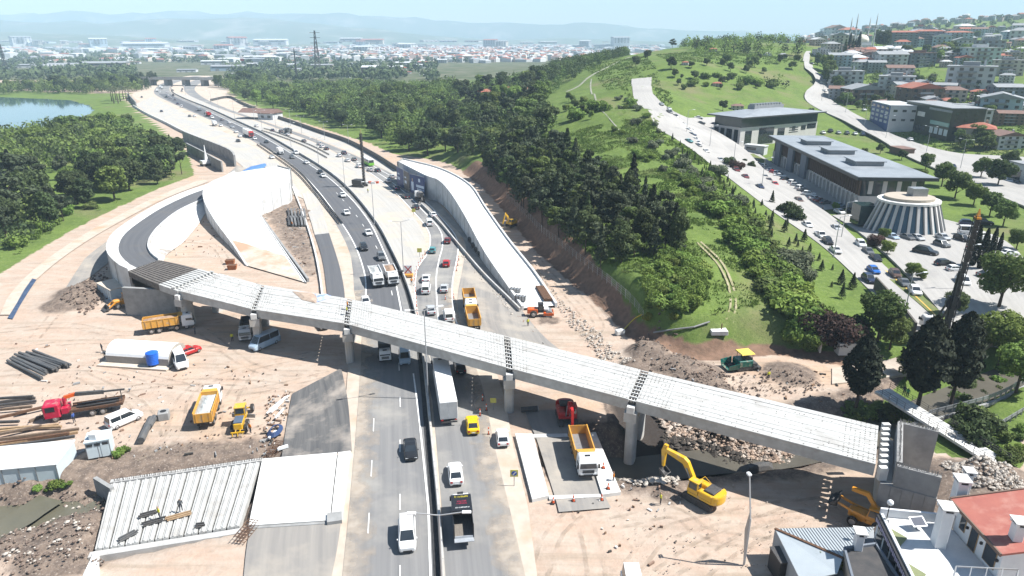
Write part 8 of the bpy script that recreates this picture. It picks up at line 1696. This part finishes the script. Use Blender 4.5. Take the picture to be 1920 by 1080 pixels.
def crown_mesh(name,kind,n,leaf,seed):
 r=np.random.default_rng(seed)
 def lobe(c,rad,m,sq=.8):
  d=r.normal(size=(m,3)); d /= np.linalg.norm(d,axis=1,keepdims=True)
  k=r.uniform(.72,1.06,(m,1)); bump=1 + .18 * np.sin(d[:,:1] * 5 + seed) * np.cos(d[:,1:2] * 6)
  p=d * k * rad * bump; p[:,2] *= sq
  return p + np.array(c),d
 P_,N_=[],[]
 if kind == 'broad':
  cs=[((0,0,6.2),2.9)]
  for i in range(11):
   a=i * 2.4 + r.uniform(-.4,.4); h=r.uniform(3.6,8.3); q=3.1 * math.sqrt(max(.12,1 - ((h - 5.6) / 4.0) ** 2)); cs.append(((q * math.cos(a) * r.uniform(.6,1),q * math.sin(a) * r.uniform(.6,1),h),r.uniform(1.1,2.0)))
 elif kind == 'tall':
  cs=[((0,0,5.5),2.0)]
  for i in range(10): a=i * 2.4; h=2.6 + i * .66; q=1.5 * math.sqrt(max(.1,1 - ((h - 5.2) / 4.6) ** 2)); cs.append(((q * math.cos(a),q * math.sin(a),h),r.uniform(.9,1.5)))
 elif kind == 'pine':
  cs=[]
  for i in range(13): a=i * 2.4 + r.uniform(-.5,.5); h=r.uniform(4.4,9.2); q=r.uniform(.3,2.8) * (1 - max(0,h - 7.0) * .3); cs.append(((q * math.cos(a),q * math.sin(a),h),r.uniform(.75,1.35)))
 elif kind == 'shrub':
  cs=[((0,0,1.1),1.3)]
  for i in range(7): a=i * 2.4; q=r.uniform(.6,1.4); cs.append(((q * math.cos(a),q * math.sin(a),r.uniform(.6,1.7)),r.uniform(.6,1.0)))
 if kind in ('broad', 'tall', 'pine', 'shrub'):
  tot=sum(q ** 2 for _,q in cs)
  for c,q in cs: p,d=lobe(c,q,max(20,int(n * q * q / tot)),.62 if kind == 'pine' else .82); P_.append(p); N_.append(d)
 else:
  wd,h0=dict(spruce=(2.6,.8),cypress=(1.05,.3),column=(2.5,1.9))[kind]
  t=r.uniform(0,1,n) ** (.62 if kind == 'spruce' else .9); a=r.uniform(0,2 * math.pi,n)
  if kind == 'spruce': prof=(1 - t) * (.75 + .25 * np.sin(t * 44)) + .02
  elif kind == 'cypress': prof=np.sin(np.pi * np.clip(t * .93 + .07,0,1)) ** .6 * (1 - .35 * t)
  else: prof=np.sin(np.pi * np.clip(t * .95 + .05,0,1)) ** .62 * (1 - .30 * t) * (1 + .22 * np.sin(a * 3 + t * 17) * np.sin(t * 25 + a))
  q=wd * prof * r.uniform(.7,1.08,n); P_.append(np.stack([q * np.cos(a),q * np.sin(a),h0 + t * (10 - h0)],1)); N_.append(np.stack([np.cos(a),np.sin(a),np.full(n,.35)],1))
 p=np.vstack(P_); d=np.vstack(N_); m=len(p)
 d=d + r.normal(size=d.shape) * .55; d[:,2] += .25; d /= np.linalg.norm(d,axis=1,keepdims=True)
 u=np.cross(d,r.normal(size=d.shape)); u /= np.linalg.norm(u,axis=1,keepdims=True) + 1e-9; v=np.cross(d,u)
 s=leaf * r.uniform(.55,1.25,(m,1)); s2=s * r.uniform(.5,.95,(m,1))
 bend=d * s * .28
 co=np.stack([p - u * s,p - v * s2 - bend * 0,p + u * s,p + v * s2],1) + np.stack([-bend,bend,-bend,bend],1)
 return nmesh(name,co)
def trunk_mesh(name,h,r0,limbs,seed):
 rr=random.Random(seed); mb=MB(); pts=[V3((0,0,-.6))];
 for i in range(4): pts.append(V3((rr.uniform(-.15,.15) * i,rr.uniform(-.15,.15) * i,h * (i + 1) / 4)))
 for i in range(4): mb.cyl(pts[i],pts[i + 1],r0 * (1 - i * .2),r0 * (1 - (i + 1) * .2),7,caps=False)
 for k in range(limbs):
  s=pts[1 + k % 3].lerp(pts[2 + k % 3],rr.random()); a=k * 2.4; e=s + V3((math.cos(a) * rr.uniform(1.2,2.3),math.sin(a) * rr.uniform(1.2,2.3),rr.uniform(1.0,2.2))); mb.cyl(s,e,r0 * .4,r0 * .12,5,caps=False)
 o=mb.build(name,bark); me=o.data; bpy.data.objects.remove(o); return me
NV=dict(broad=5,tall=2,pine=4,shrub=4,spruce=3,cypress=1,column=3)
CN=dict(broad=(2300,.42),tall=(1900,.36),pine=(2000,.36),shrub=(900,.24),spruce=(1500,.34),cypress=(1200,.26),column=(3800,.30))
TM={}
for k,nv in NV.items():
 for i in range(nv): TM[k,i]=(crown_mesh("crown_" + k,k,CN[k][0],CN[k][1],10 * i + len(k)),trunk_mesh("trunk_" + k,dict(broad=6,tall=6,pine=7.5,shrub=1.0,spruce=8,cypress=7,column=7)[k],dict(broad=.28,tall=.22,pine=.2,shrub=.08,spruce=.16,cypress=.15,column=.24)[k],dict(broad=5,pine=4,tall=4).get(k,0),i))
FINE={('broad',9): (crown_mesh("crown_fine", 'broad',5200,.27,77),TM['broad',0][1]),('shrub',9): (crown_mesh("shrub_fine", 'shrub',2400,.15,78),TM['shrub',0][1])}
TM.update(FINE)
NAMES=dict(broad="broadleaf_tree",tall="poplar_tree",pine="pine_tree",shrub="shrub",spruce="spruce_tree",cypress="cypress_tree",column="conifer_tree"); NTREE={}
def tree(kind,p,h,leaf,label,group=None,var=None,wide=1.0):
 v=var if var is not None else rng.randrange(NV[kind]); cm,tm_=TM[kind,v]; s=h / (2.6 if kind == 'shrub' else 10)
 t=empty(NAMES[kind],p,rng.uniform(0,6.28)); t.scale=(s * wide,s * wide,s); tag(t,label, "shrub" if kind == 'shrub' else "tree",group); NTREE[kind]=NTREE.get(kind,0) + 1
 for nm,me,m in (("crown",cm,LEAF[leaf]),("trunk",tm_,bark)):
  if nm == "trunk" and kind == 'shrub' and h < 2: continue
  o=bpy.data.objects.new(nm,me); COL.objects.link(o); o.parent=t
  if not me.materials: me.materials.append(m)
  o.material_slots[0].link='OBJECT'; o.material_slots[0].material=m
 return t
def scatter(poly,n,sep,z=None,onland=True):
 """n places inside a stretch of ground outlined in the picture"""
 w=np.array([[q.x,q.y] for q in ([G(*a) for a in poly] if onland else PL(poly,z or 0))]); x0,y0=w.min(0); x1,y1=w.max(0); out=[]
 C=np.stack([nrg.uniform(x0,x1,n * 40),nrg.uniform(y0,y1,n * 40)],1); ok=inside(w,C[:,0],C[:,1])
 for q in ROADS: ok &= ~inside(q,C[:,0],C[:,1])
 for a in C[ok]:
  if any((a[0] - b[0]) ** 2 + (a[1] - b[1]) ** 2 < sep * sep for b in out): continue
  out.append(a)
  if len(out) >= n: break
 if not out: return []
 o=np.array(out); h=land(o[:,0],o[:,1])[0]
 return [V3((a[0],a[1],b - .1)) for a,b in zip(out,h)]
def wood(poly,n,sep,mix,hr,label,group):
 for p in scatter(poly,n,sep):
  kind,leaf=rng.choice(mix); nm=dict(bright="bright green",mid="mid green",dark="dark green",pine="dark pine green",blue="bluish dark",olive="grey-green",hedge="fresh green",yellow="yellow-green",maroon="dark maroon",black="blackish green")[leaf]
  tree(kind,p,rng.uniform(*hr) * rng.choice((.75,.9,1,1,1.1)),leaf, "%s %s %s" % (nm,NAMES[kind].replace("_", " "),label),group,wide=rng.uniform(.72,1.3))
B_,T_,Pn,Sh,Sp='broad', 'tall', 'pine', 'shrub', 'spruce'
wood([(0,275),(90,262),(190,243),(245,245),(262,262),(180,290),(60,310),(0,330)],26,7,[(B_,'bright'),(B_,'mid'),(B_,'mid'),(B_,'bright')],(10,14), "in the left park, on the lake side", "park trees by the lake")
wood([(180,300),(262,265),(300,278),(338,300),(352,318),(300,340),(215,372),(180,360)],26,5.8,[(B_,'bright'),(B_,'dark'),(B_,'mid'),(B_,'dark')],(10,14), "in the left park, near the dirt road", "park trees by the dirt road")
wood([(0,360),(60,340),(90,400),(70,430),(20,468),(0,478)],20,4.2,[(Sp,'blue'),(Pn,'pine'),(Sp,'blue'),(B_,'dark')],(11,15), "in the dark clump at the left edge", "dark clump at the left edge")
wood([(70,400),(120,335),(190,318),(330,312),(354,322),(318,343),(240,368),(150,405),(95,428)],26,5.4,[(B_,'bright'),(B_,'dark'),(Pn,'pine'),(B_,'dark'),(T_,'dark')],(10,14), "beside the park lawn", "trees beside the park lawn")
wood([(30,470),(110,425),(190,388),(120,395),(60,440)],6,5.0,[(Sh,'hedge'),(Sh,'mid')],(2,4), "on the park's grassy edge", "park shrubs")
wood([(-10,168),(280,153),(262,170),(170,176),(-10,178)],34,12,[(B_,'dark'),(B_,'mid'),(Pn,'pine'),(T_,'dark')],(12,17), "on the strip beyond the lake", "trees beyond the lake")
wood([(280,150),(262,172),(285,166),(300,152)],12,8,[(Sp,'dark'),(Pn,'pine')],(12,16), "left of the far overpass", "trees left of the overpass")
wood([(398,160),(440,158),(500,160),(470,170),(425,170)],16,8,[(Sp,'dark'),(Pn,'dark'),(B_,'mid')],(12,18), "right of the far overpass", "trees right of the overpass")
wood([(440,185),(520,176),(640,172),(720,188),(700,245),(640,240),(560,222),(490,205)],40,10,[(B_,'bright'),(B_,'mid'),(B_,'mid'),(B_,'dark')],(11,15), "in the wood behind the sound wall", "wood behind the sound wall")
wood([(700,195),(800,182),(850,215),(845,290),(800,292),(745,280),(700,255)],36,8.5,[(B_,'mid'),(B_,'dark'),(B_,'mid'),(B_,'dark')],(12,16), "in the wood above the banner ramp", "wood above the banner ramp")
wood([(520,172),(640,166),(800,168),(860,168),(790,180),(640,175)],4,16,[(B_,'mid'),(B_,'bright'),(T_,'mid')],(10,14), "along the far side of the big wood", "far side of the wood")
wood([(850,180),(900,165),(1010,150),(1030,175),(1015,200),(900,215)],40,7.5,[(Pn,'pine'),(Pn,'black'),(B_,'dark'),(B_,'bright')],(11,15), "around the park restaurant", "pines round the restaurant")
wood([(850,215),(900,225),(1010,215),(1050,240),(1000,290),(900,300),(850,290)],44,7,[(Pn,'pine'),(B_,'dark'),(Pn,'pine'),(B_,'mid')],(9,13), "on the slope below the restaurant", "trees below the restaurant")
wood([(905,318),(1000,280),(1090,320),(1180,385),(1260,440),(1270,475),(1200,488),(1140,505),(1080,475),(1030,440),(985,398),(940,350)],175,3.5,[(Pn,'pine'),(Sp,'pine'),(Sp,'pine'),(Pn,'mid'),(Sp,'dark'),(Pn,'pine'),(Pn,'dark'),(T_,'dark')],(8,12.5), "in the dense pine wood above the brown cut", "pine wood above the cut")
for x,y,h,l in ((1185,368,12, "pointed dark spruce standing out at the pine wood's right edge"),(1262,470,11, "dark spruce at the pine wood's lower right end"),(700,225,12, "dark spruce among the pale trees left of the restaurant")): tree(Sp,G(x,y),h, 'black',l)
wood([(1000,125),(1100,108),(1178,96),(1175,104),(1100,130),(1010,148)],12,12,[(B_,'dark'),(Pn,'pine'),(B_,'mid')],(8,12), "along the ridge left of the long path", "trees along the ridge")
wood([(1060,190),(1120,195),(1140,235),(1090,240),(1060,215)],16,5,[(B_,'mid'),(Sh,'hedge'),(B_,'bright')],(3,6), "on the green slope right of the restaurant", "bushes right of the restaurant")
wood([(1245,88),(1310,80),(1420,82),(1510,90),(1505,100),(1400,100),(1300,104),(1250,108)],20,11,[(B_,'mid'),(B_,'dark'),(B_,'mid'),(Pn,'pine')],(9,15), "in the tree line on the hilltop", "hilltop tree line")
wood([(1285,125),(1400,115),(1500,112),(1495,128),(1400,140),(1300,150)],18,10,[(B_,'dark'),(B_,'mid')],(5,9), "scattered in the upper green field", "field trees on the hill")
wood([(1260,150),(1400,150),(1480,160),(1400,172),(1280,168)],26,8,[(Sh,'mid'),(B_,'dark'),(Sh,'hedge')],(3,6), "in the hedge across the middle of the field", "hedge across the field")
for x,y,h,lf,l in ((1214,112,8,'dark',"round dark tree by the top of the long path"),(1192,125,8,'dark',"second round dark tree near the long path's top"),(1258,130,9,'dark',"round tree in the field above the street's end"),(1265,145,6,'mid',"thin pale tree right of the street's end wall"),(1355,208,6,'dark',"bush beside the small cottage behind the square office"),(1520,215,4,'dark',"single bush at the main road's grassy edge")): tree(B_,G(x,y),h,lf,l)
wood([(1330,375),(1370,380),(1440,470),(1500,560),(1530,640),(1490,645),(1440,560),(1390,470)],100,2.1,[(Sh,'hedge'),(Sh,'hedge'),(Sh,'mid')],(2.6,4.6), "in the long hedge right of the green mound", "long hedge by the mound")
wood([(1200,505),(1270,480),(1320,500),(1330,560),(1290,600),(1210,590)],42,2.6,[(Sh,'hedge'),(Sh,'bright')],(1.6,2.8), "covering the front of the green mound", "shrubs on the mound's front")
wood([(1205,598),(1240,575),(1275,590),(1270,612),(1215,612)],15,2.0,[(Sh,'yellow')],(1.2,2.0), "in the yellow-green patch at the mound's front edge", "yellow-green patch")
wood([(1270,330),(1340,350),(1370,385),(1330,400),(1290,380)],10,4.0,[(Sh,'mid'),(Sh,'olive'),(Sh,'hedge')],(2.5,4), "at the upper end of the long hedge", "bushes above the hedge")
wood([(1145,230),(1180,250),(1290,340),(1330,370),(1290,372),(1200,300),(1130,250)],14,4,[(Sh,'hedge'),(Sh,'hedge'),(Sh,'olive')],(1.5,3), "along the fence line down the hill", "bushes along the hill fence")
wood([(1150,175),(1190,190),(1260,270),(1340,345),(1390,400),(1350,380),(1250,310),(1180,230)],30,4.5,[(Sh,'olive'),(Sh,'olive'),(Sh,'hedge')],(1.8,3.6), "in the pale belt on the hillside below the street", "pale bushes on the hillside")
for x,y,h,l in ((1488,515,6.0, "big silvery bush on the slope below the hall"),(1508,530,3.6, "small round silvery bush next to the big one"),(1468,500,4.5, "silvery bush just above the big silvery one"),(1378,395,5.0, "silvery bush at the top of the fresh slope"),(1345,330,4.5, "silvery bush near the street's middle")): tree(Sh,G(x,y),h, 'olive',l,var=9)
wood([(1250,250),(1300,290),(1400,365),(1500,440),(1600,535),(1640,580),(1580,565),(1480,470),(1380,400),(1280,320)],70,2.6,[(Sp,'dark'),(Sp,'pine'),(Sp,'mid')],(1.8,3.6), "planted on the grass slope below the street", "young conifers on the slope")
for x,y,l in ((1366,312,"dark bush at the left kerb beside the lamp post"),(1380,320,"maroon bush at the street's left kerb"),(1447,382,"dark spruce bush at the left kerb opposite the long office"),(1474,400,"left one of two dark kerb bushes opposite the long office"),(1490,412,"right one of two dark kerb bushes opposite the long office")): tree(Sh if 'bush' in l and 'spruce' not in l else Sp,G(x,y),4.2, 'maroon' if 'maroon' in l else 'dark',l)
for x,y,h,lf,k,l in ((1545,640,6,'maroon',Sh,"dark reddish bush at the slope's foot, left of the willow"),(1575,650,6,'maroon',Sh,"larger dark reddish bush next to the willow"),(1600,640,5,'dark',Sh,"dark bush between willow and reddish bush"),(1645,640,10,'mid',B_,"pale green bushy willow where the street ends"),(1668,655,7,'mid',B_,"smaller pale willow right of the big one"),(1640,590,4,'dark',Sp,"young dark spruce below the dark blue car"),(1578,560,3.5,'dark',Sp,"young spruce on the slope near the reddish bushes"),(1520,655,4,'hedge',Sh,"green bush beside the thin upright wall")): tree(k,G(x,y),h,lf,l,var=9 if k in (B_,Sh) else None)
for x,y,h,l,wd in ((1606,757,11.5, "leftmost tall blackish conifer, beside the flyover's end",.95),(1722,757,14.5, "middle tall blackish conifer, before the drilling rig",.95),(1785,748,14.5, "rightmost tall blackish conifer of the three",.85)): tree('column',P(x,y,0.2),h, 'black',l,wide=wd)
for x,y,h,lf,l in ((1872,578,13,'mid',"large round tree on the paving right of the car park"),(1872,688,11.5,'bright',"pale green young tree on the white pavement at the right edge"),(1700,712,5,'mid',"slim tree behind the middle blackish conifer"),(1905,735,9,'bright',"light green tree over the canal at the right edge"),(1870,350,11,'dark',"dark round tree by the kiosk"),(1838,335,9,'mid',"paler round tree left of the dark one by the kiosk"),(1890,322,9,'dark',"second dark tree behind the kiosk"),(1790,372,10,'mid',"tree right of the ribbed hall"),(1825,385,8,'bright',"light tree behind the car park"),(1765,350,9,'mid',"tree behind the ribbed hall's roof"),(1855,405,8,'mid',"tree on the car park's far lawn"),(1880,425,8,'mid',"tree at the car park's right lawn"),(1735,318,7,'mid',"round tree at the garden corner by the junction"),(1690,300,5,'dark',"dark bushy tree by the wooden pavilion"),(1650,288,5,'mid',"tree left of the wooden pavilion"),(1620,292,4,'mid',"small tree behind the long office"),(1725,345,6,'bright',"light tree at the long office's right end"),(1905,468,6,'mid',"young tree by the right edge of the car park"),(1655,452,4,'bright',"small street tree by the half-hidden blue car"),(1662,480,4.5,'bright',"second small street tree in the planted strip"),(1708,520,4,'bright',"third small street tree in the planted strip"),(1725,528,3.5,'bright',"fourth small street tree in the planted strip"),(1790,592,5.5,'dark',"round dark bush behind the drilling mast"),(1408,320,4,'dark',"small dark tree in the lawn before the long office"),(1395,312,3.5,'dark',"smaller dark tree on the office lawn"),(1566,395,3,'bright',"tiny street tree at the long office's foot")): tree(B_,G(x,y),h,lf,l,var=9 if y > 450 else None)
tree(Sh,G(1640,462),3.4, 'maroon', "dark red rounded shrub in the strip by the hall",var=9)
for x,y,h,l in ((1822,500,10,"left cypress of four beside the car park steps"),(1836,506,10,"second cypress of four beside the car park steps"),(1856,486,8,"third cypress of four beside the car park steps"),(1870,480,6,"last and smallest cypress beside the car park steps")): tree('cypress',G(x,y),h, 'black',l)
wood([(1600,785),(1660,770),(1690,800),(1640,800)],10,1.8,[(Sh,'mid'),(Sh,'hedge'),(Sh,'dark')],(2.0,3.2), "in the thicket between flyover end and footbridge", "thicket by the footbridge")
wood([(1770,810),(1830,780),(1850,800),(1835,835),(1800,832)],9,2.0,[(Sh,'dark'),(Sh,'mid')],(2.5,3.6), "beside the footbridge railing over the canal", "bushes by the footbridge")
wood([(1840,850),(1919,800),(1919,870),(1880,868)],14,2.0,[(Sh,'hedge'),(Sh,'mid')],(.8,2.0), "on the grass bank right of the footbridge", "low bushes on the bank")
wood([(1760,735),(1880,700),(1919,690),(1919,715),(1850,748),(1790,762)],12,3,[(Sh,'mid'),(Sh,'dark'),(Sh,'hedge')],(1.2,2.6), "under the tall conifers by the canal", "shrubs by the canal")
tree(B_,P(1540,1092,0),4.6, 'bright', "small bright tree under the metal shed's roof edge",var=9)
wood([(60,918),(150,900),(150,905),(60,924)],7,.8,[(Sh,'hedge')],(.6,1.0), "at the foot of the store tent", "weeds by the store tent"); wood([(212,858),(238,838),(240,846),(218,862)],6,.6,[(Sh,'hedge')],(.6,1.1), "beside the pale cabin", "weeds by the pale cabin")
palm_m=mat("palm_leaf",(.075,.085,.04),(.05,.06,.03),.7)
def palm_mesh():
 mb=MB();
 for i in range(16):
  a=i * 2.4; el=.9 - .1 * (i % 8)
  for k in range(4):
   f=lambda t: V3((math.cos(a) * 2.6 * t,math.sin(a) * 2.6 * t,el * 2.2 * t - 2.4 * t * t)); p,q=f(k / 4),f((k + 1) / 4); s=V3((-math.sin(a),math.cos(a),0)) * .38 * (1 - k * .2); mb.quad(p - s,q - s,q,p); mb.quad(p,q,q + s,p + s)
 o=mb.build("palm_crown",palm_m); me=o.data; bpy.data.objects.remove(o); return me
pm_=palm_mesh(); ptk=trunk_mesh("palm_trunk",9,.35,0,3)
for i,(x,y) in enumerate([(210,190),(218,188),(226,190),(232,186),(238,190),(222,194),(243,187),(214,194)]):
 t=thing("palm_tree", "tall palm in the clump by the lake's right end", "tree",P(x,y),i, "palms by the lake"); t.scale=(1.5,1.5,1.3); o=bpy.data.objects.new("crown",pm_); COL.objects.link(o); o.parent=t; o.location=(0,0,9); o=bpy.data.objects.new("trunk",ptk); COL.objects.link(o); o.parent=t
wood([(1540,130),(1600,160),(1570,175),(1535,150)],10,7,[(T_,'mid'),(B_,'mid')],(9,15), "beside the steep main road under the houses", "trees beside the steep road")
tree(T_,G(1549,158),15, 'mid', "tall pale poplar beside the main road below the mosque"); tree(T_,G(1532,122),11, 'mid', "smaller poplar higher up the main road")
wood([(1670,100),(1830,95),(1900,100),(1820,120),(1700,125)],18,12,[(B_,'mid'),(B_,'bright'),(B_,'dark')],(8,12), "in the belt under the skyline apartments", "trees under the apartments")
wood([(1580,100),(1612,98),(1610,106),(1585,108)],16,5,[('cypress','black'),('cypress','dark')],(12,18), "in the dark group beside the mosque", "dark cypresses by the mosque")
wood([(1640,85),(1668,82),(1668,95),(1645,97)],8,6,[(Sp,'dark'),(T_,'dark')],(12,17), "right of the mosque dome", "conifers right of the mosque")
wood([(1560,190),(1700,200),(1860,205),(1900,230),(1740,215),(1580,205)],26,8,[(B_,'mid'),(B_,'dark'),(Sp,'dark')],(5,9), "between the hillside houses", "trees between the houses")
wood([(1700,150),(1750,150),(1745,165),(1705,165)],8,8,[(B_,'olive'),(B_,'mid')],(6,9), "by the sandy field among the houses", "trees by the sandy field")
wood([(1790,270),(1840,262),(1850,282),(1810,288)],8,5,[(B_,'mid'),(B_,'dark')],(6,9), "in front of the terraced houses at the junction", "trees at the junction houses")
wood([(1580,60),(1700,50),(1919,52),(1919,75),(1700,72)],8,30,[(B_,'dark'),(B_,'mid')],(8,12), "on the hazy upper hillside", "trees on the upper hillside")
def tree_mass(name,n,sampler,m,seed,lo,hi):
 rr=np.random.default_rng(seed); pts=np.array([sampler(rr) for _ in range(n)]); K=26; ctr=np.repeat(pts,K,0); hh=np.repeat(rr.uniform(lo,hi,n),K)[:,None]
 d=rr.normal(size=(n * K,3)); d /= np.linalg.norm(d,axis=1,keepdims=True); p=ctr + d * hh * np.array([.45,.45,.42]) * rr.uniform(.7,1.1,(n * K,1)); p[:,2] += hh[:,0] * .5
 u=np.cross(d,rr.normal(size=d.shape)); u /= np.linalg.norm(u,axis=1,keepdims=True); v=np.cross(d,u); s=hh * rr.uniform(.1,.22,(n * K,1)); co=np.stack([p - u * s,p - v * s,p + u * s,p + v * s],1); k=n * K
 mstuff(name,nmesh(name,co),m)
def s_pl(rr):
 while True:
  px=rr.uniform(-60,1240); py=80 + 72 * rr.random() ** 1.5
  if py > 118 and (255 < px < 420 or px > 820): continue
  if py > 96 and px > 880: continue
  if rr.random() > .35 + .65 * float(fbm(np.array([px * .018]),np.array([py * .11]))[0] > .45): continue
  q=P(px,py); return q.x,q.y,0
tree_mass("distant_woods",3900,s_pl,mat("leaf_far",(.085,.112,.05),(.06,.085,.04),.9,.02,.1,world=True),4,7,15)
def s_hl(rr): px=rr.uniform(1420,2000); p=D(px,rr.uniform(1100,2700),0); return p.x,p.y,hz(p.x,p.y) - 1
tree_mass("hillside_woods",700,s_hl,MATS["leaf_far"],6,6,12)
def woodland(polys,dens,lo,hi,leaf,seed,K=130,q=1.0):
 rr=np.random.default_rng(seed); C=[]
 for poly in polys:
  w=np.array([[g.x,g.y] for g in (G(*a) for a in poly)]); x0,y0=w.min(0); x1,y1=w.max(0); n=int((x1 - x0) * (y1 - y0) / dens); x=rr.uniform(x0,x1,n); y=rr.uniform(y0,y1,n); k=inside(w,x,y); x,y=x[k],y[k]; C.append(np.stack([x,y,land(x,y)[0]],1))
 C=np.vstack(C); n=len(C); hh=np.repeat(rr.uniform(lo,hi,n),K)[:,None]; ctr=np.repeat(C,K,0); d=rr.normal(size=(n * K,3)); d /= np.linalg.norm(d,axis=1,keepdims=True)
 bump=1 + .25 * np.sin(d[:,:1] * 6 + ctr[:,:1]) * np.cos(d[:,1:2] * 5 + ctr[:,1:2]); p=ctr + d * bump * hh * np.array([.36,.36,.42]) * rr.uniform(.75,1.08,(n * K,1)); p[:,2] += hh[:,0] * .56
 dd_=d + rr.normal(size=d.shape) * .55; u=np.cross(dd_,rr.normal(size=d.shape)); u /= np.linalg.norm(u,axis=1,keepdims=True); v=np.cross(dd_,u); v /= np.linalg.norm(v,axis=1,keepdims=True); s_=hh * rr.uniform(.035,.085,(n * K,1)) * q; co=np.stack([p - u * s_,p - v * s_ * .7,p + u * s_,p + v * s_ * .7],1); k=n * K
 mstuff("woodland",nmesh("woodland",co),LEAF[leaf])
WP=[[(432,176),(520,170),(640,166),(780,170),(860,168),(850,215),(800,285),(740,275),(690,250),(600,225),(515,200),(455,182)]]
WH=[[(850,215),(900,225),(1010,215),(1050,240),(1000,290),(900,300),(850,290)],[(850,175),(1010,145),(1180,96),(1176,106),(1090,140),(1040,175),(900,190)]]
WL=[[(0,168),(280,152),(262,172),(170,177),(0,178)],[(0,270),(190,240),(262,262),(352,312),(330,335),(230,360),(170,318),(60,330),(0,345)],[(0,365),(70,345),(95,405),(20,470),(0,475)],[(398,158),(520,152),(500,165),(430,172)]]
WT=[[(1240,92),(1310,84),(1510,88),(1508,104),(1300,112)],[(1280,160),(1480,160),(1490,170),(1280,172)],[(1690,98),(1919,96),(1919,112),(1700,118)]]
woodland(WP,110,8,13, 'mid',21); woodland(WP,130,7,12, 'bright',22); woodland(WP,220,9,14, 'dark',23); woodland(WH,90,7,11, 'dark',24); woodland(WH,150,6,10, 'mid',25); woodland(WL,140,8,12, 'mid',26); woodland(WL,170,8,12, 'dark',27); woodland(WL[1:2],160,7,11, 'bright',28); woodland(WT,300,6,11, 'bright',29,80,1.2); woodland(WT,400,6,11, 'dark',30,80,1.2)
woodland([[(1335,380),(1372,384),(1440,472),(1500,560),(1528,640),(1492,642),(1440,560),(1392,470)],[(1205,510),(1270,484),(1318,502),(1328,560),(1290,598),(1212,588)]],3.2,1.4,2.6, 'hedge',31,110,1.3)
woodland([[(1560,112),(1690,106),(1900,112),(1925,215),(1720,208),(1575,182)]],520,4,7.5, 'mid',33,80,1.2); woodland([[(0,482),(120,427),(200,387),(330,337),(352,322),(300,347),(190,394),(100,442),(0,509)]],26,1.2,3.2, 'hedge',34,70,1.2); woodland([[(0,400),(90,395),(120,408),(95,440),(0,485)]],30,3,7, 'dark',36,90,1.1); woodland([[(1130,200),(1190,215),(1300,330),(1400,420),(1340,390),(1200,290)]],60,1,2.6, 'hedge',35,70,1.2)
def cover(name,n,box_,m,size,seed,cond=None):
 rr=np.random.default_rng(seed); x=rr.uniform(box_[0],box_[1],n); y=rr.uniform(box_[2],box_[3],n); h,g=land(x,y); k=(g > 5.5) & (fbm(x * .12,y * .12,3) > .36) & ~inside(STZ,x,y) & ((y < 300) | (x > 60))
 for pl in ([(1290,440),(1395,460),(1400,620),(1340,620)],): k &= ~(inside(W2(pl,6),x,y) & (rr.random(n) > .45))
 for q in ROADS: k &= ~inside(q,x,y)
 x,y,h=x[k],y[k],h[k]; m_=len(x); a=rr.uniform(0,6.28,m_ * 3); s=np.repeat(rr.uniform(.4,1.0,m_),3) * size; bx=np.repeat(x,3) + rr.normal(0,.3,m_ * 3); by=np.repeat(y,3) + rr.normal(0,.3,m_ * 3); bz=np.repeat(h,3) - .1
 le=rr.uniform(-.5,.5,(m_ * 3,2)); w=.45 * s
 co=np.stack([np.stack([bx - np.cos(a) * w,by - np.sin(a) * w,bz],1),np.stack([bx + np.cos(a) * w,by + np.sin(a) * w,bz],1),np.stack([bx + le[:,0] * s,by + le[:,1] * s,bz + s],1)],1); q=m_ * 3
 mstuff(name,nmesh(name,co,3),m)
gm=mat("weed_green",(.145,.215,.048),(.10,.155,.036),.85,.35,.1,world=True,c3=(.20,.235,.085),s3=.12,t3=.56,trans=.25)
cover("ground_cover",90000,(5,120,95,300),gm,.62,8); cover("ground_cover",36000,(40,320,280,640),gm,1.15,9)
hb=MB().box(-10500,10500,-300,12300,-6,780).build("haze",mat("haze_air",(.7,.8,.9))); tag(hb,kind='stuff'); hm=bpy.data.materials.new("haze_volume"); hm.use_nodes=True; n=hm.node_tree.nodes; n.remove(n["Principled BSDF"]); vo=n.new("ShaderNodeVolumePrincipled"); vo.inputs["Color"].default_value=(.60,.81,1.0,1); vo.inputs["Density"].default_value=.00014; vo.inputs["Anisotropy"].default_value=-.1; hm.node_tree.links.new(vo.outputs[0],n["Material Output"].inputs["Volume"]); hb.data.materials[0]=hm
def remove_tree(o):
 for c in (TREE[o] if o in TREE else list(o.children)): remove_tree(c)
 bpy.data.objects.remove(o)
for o in [SEDAN,HATCH,SUV,VAN,BIGVAN,PICKUP,TIPPER,TIPPER_L,TIPPER_T,SEMI,BOXTRUCK,CANOPY,MIXER,BUS,cn,dl,L1,L2,SHED] + HP:
 if o not in USED: remove_tree(o)
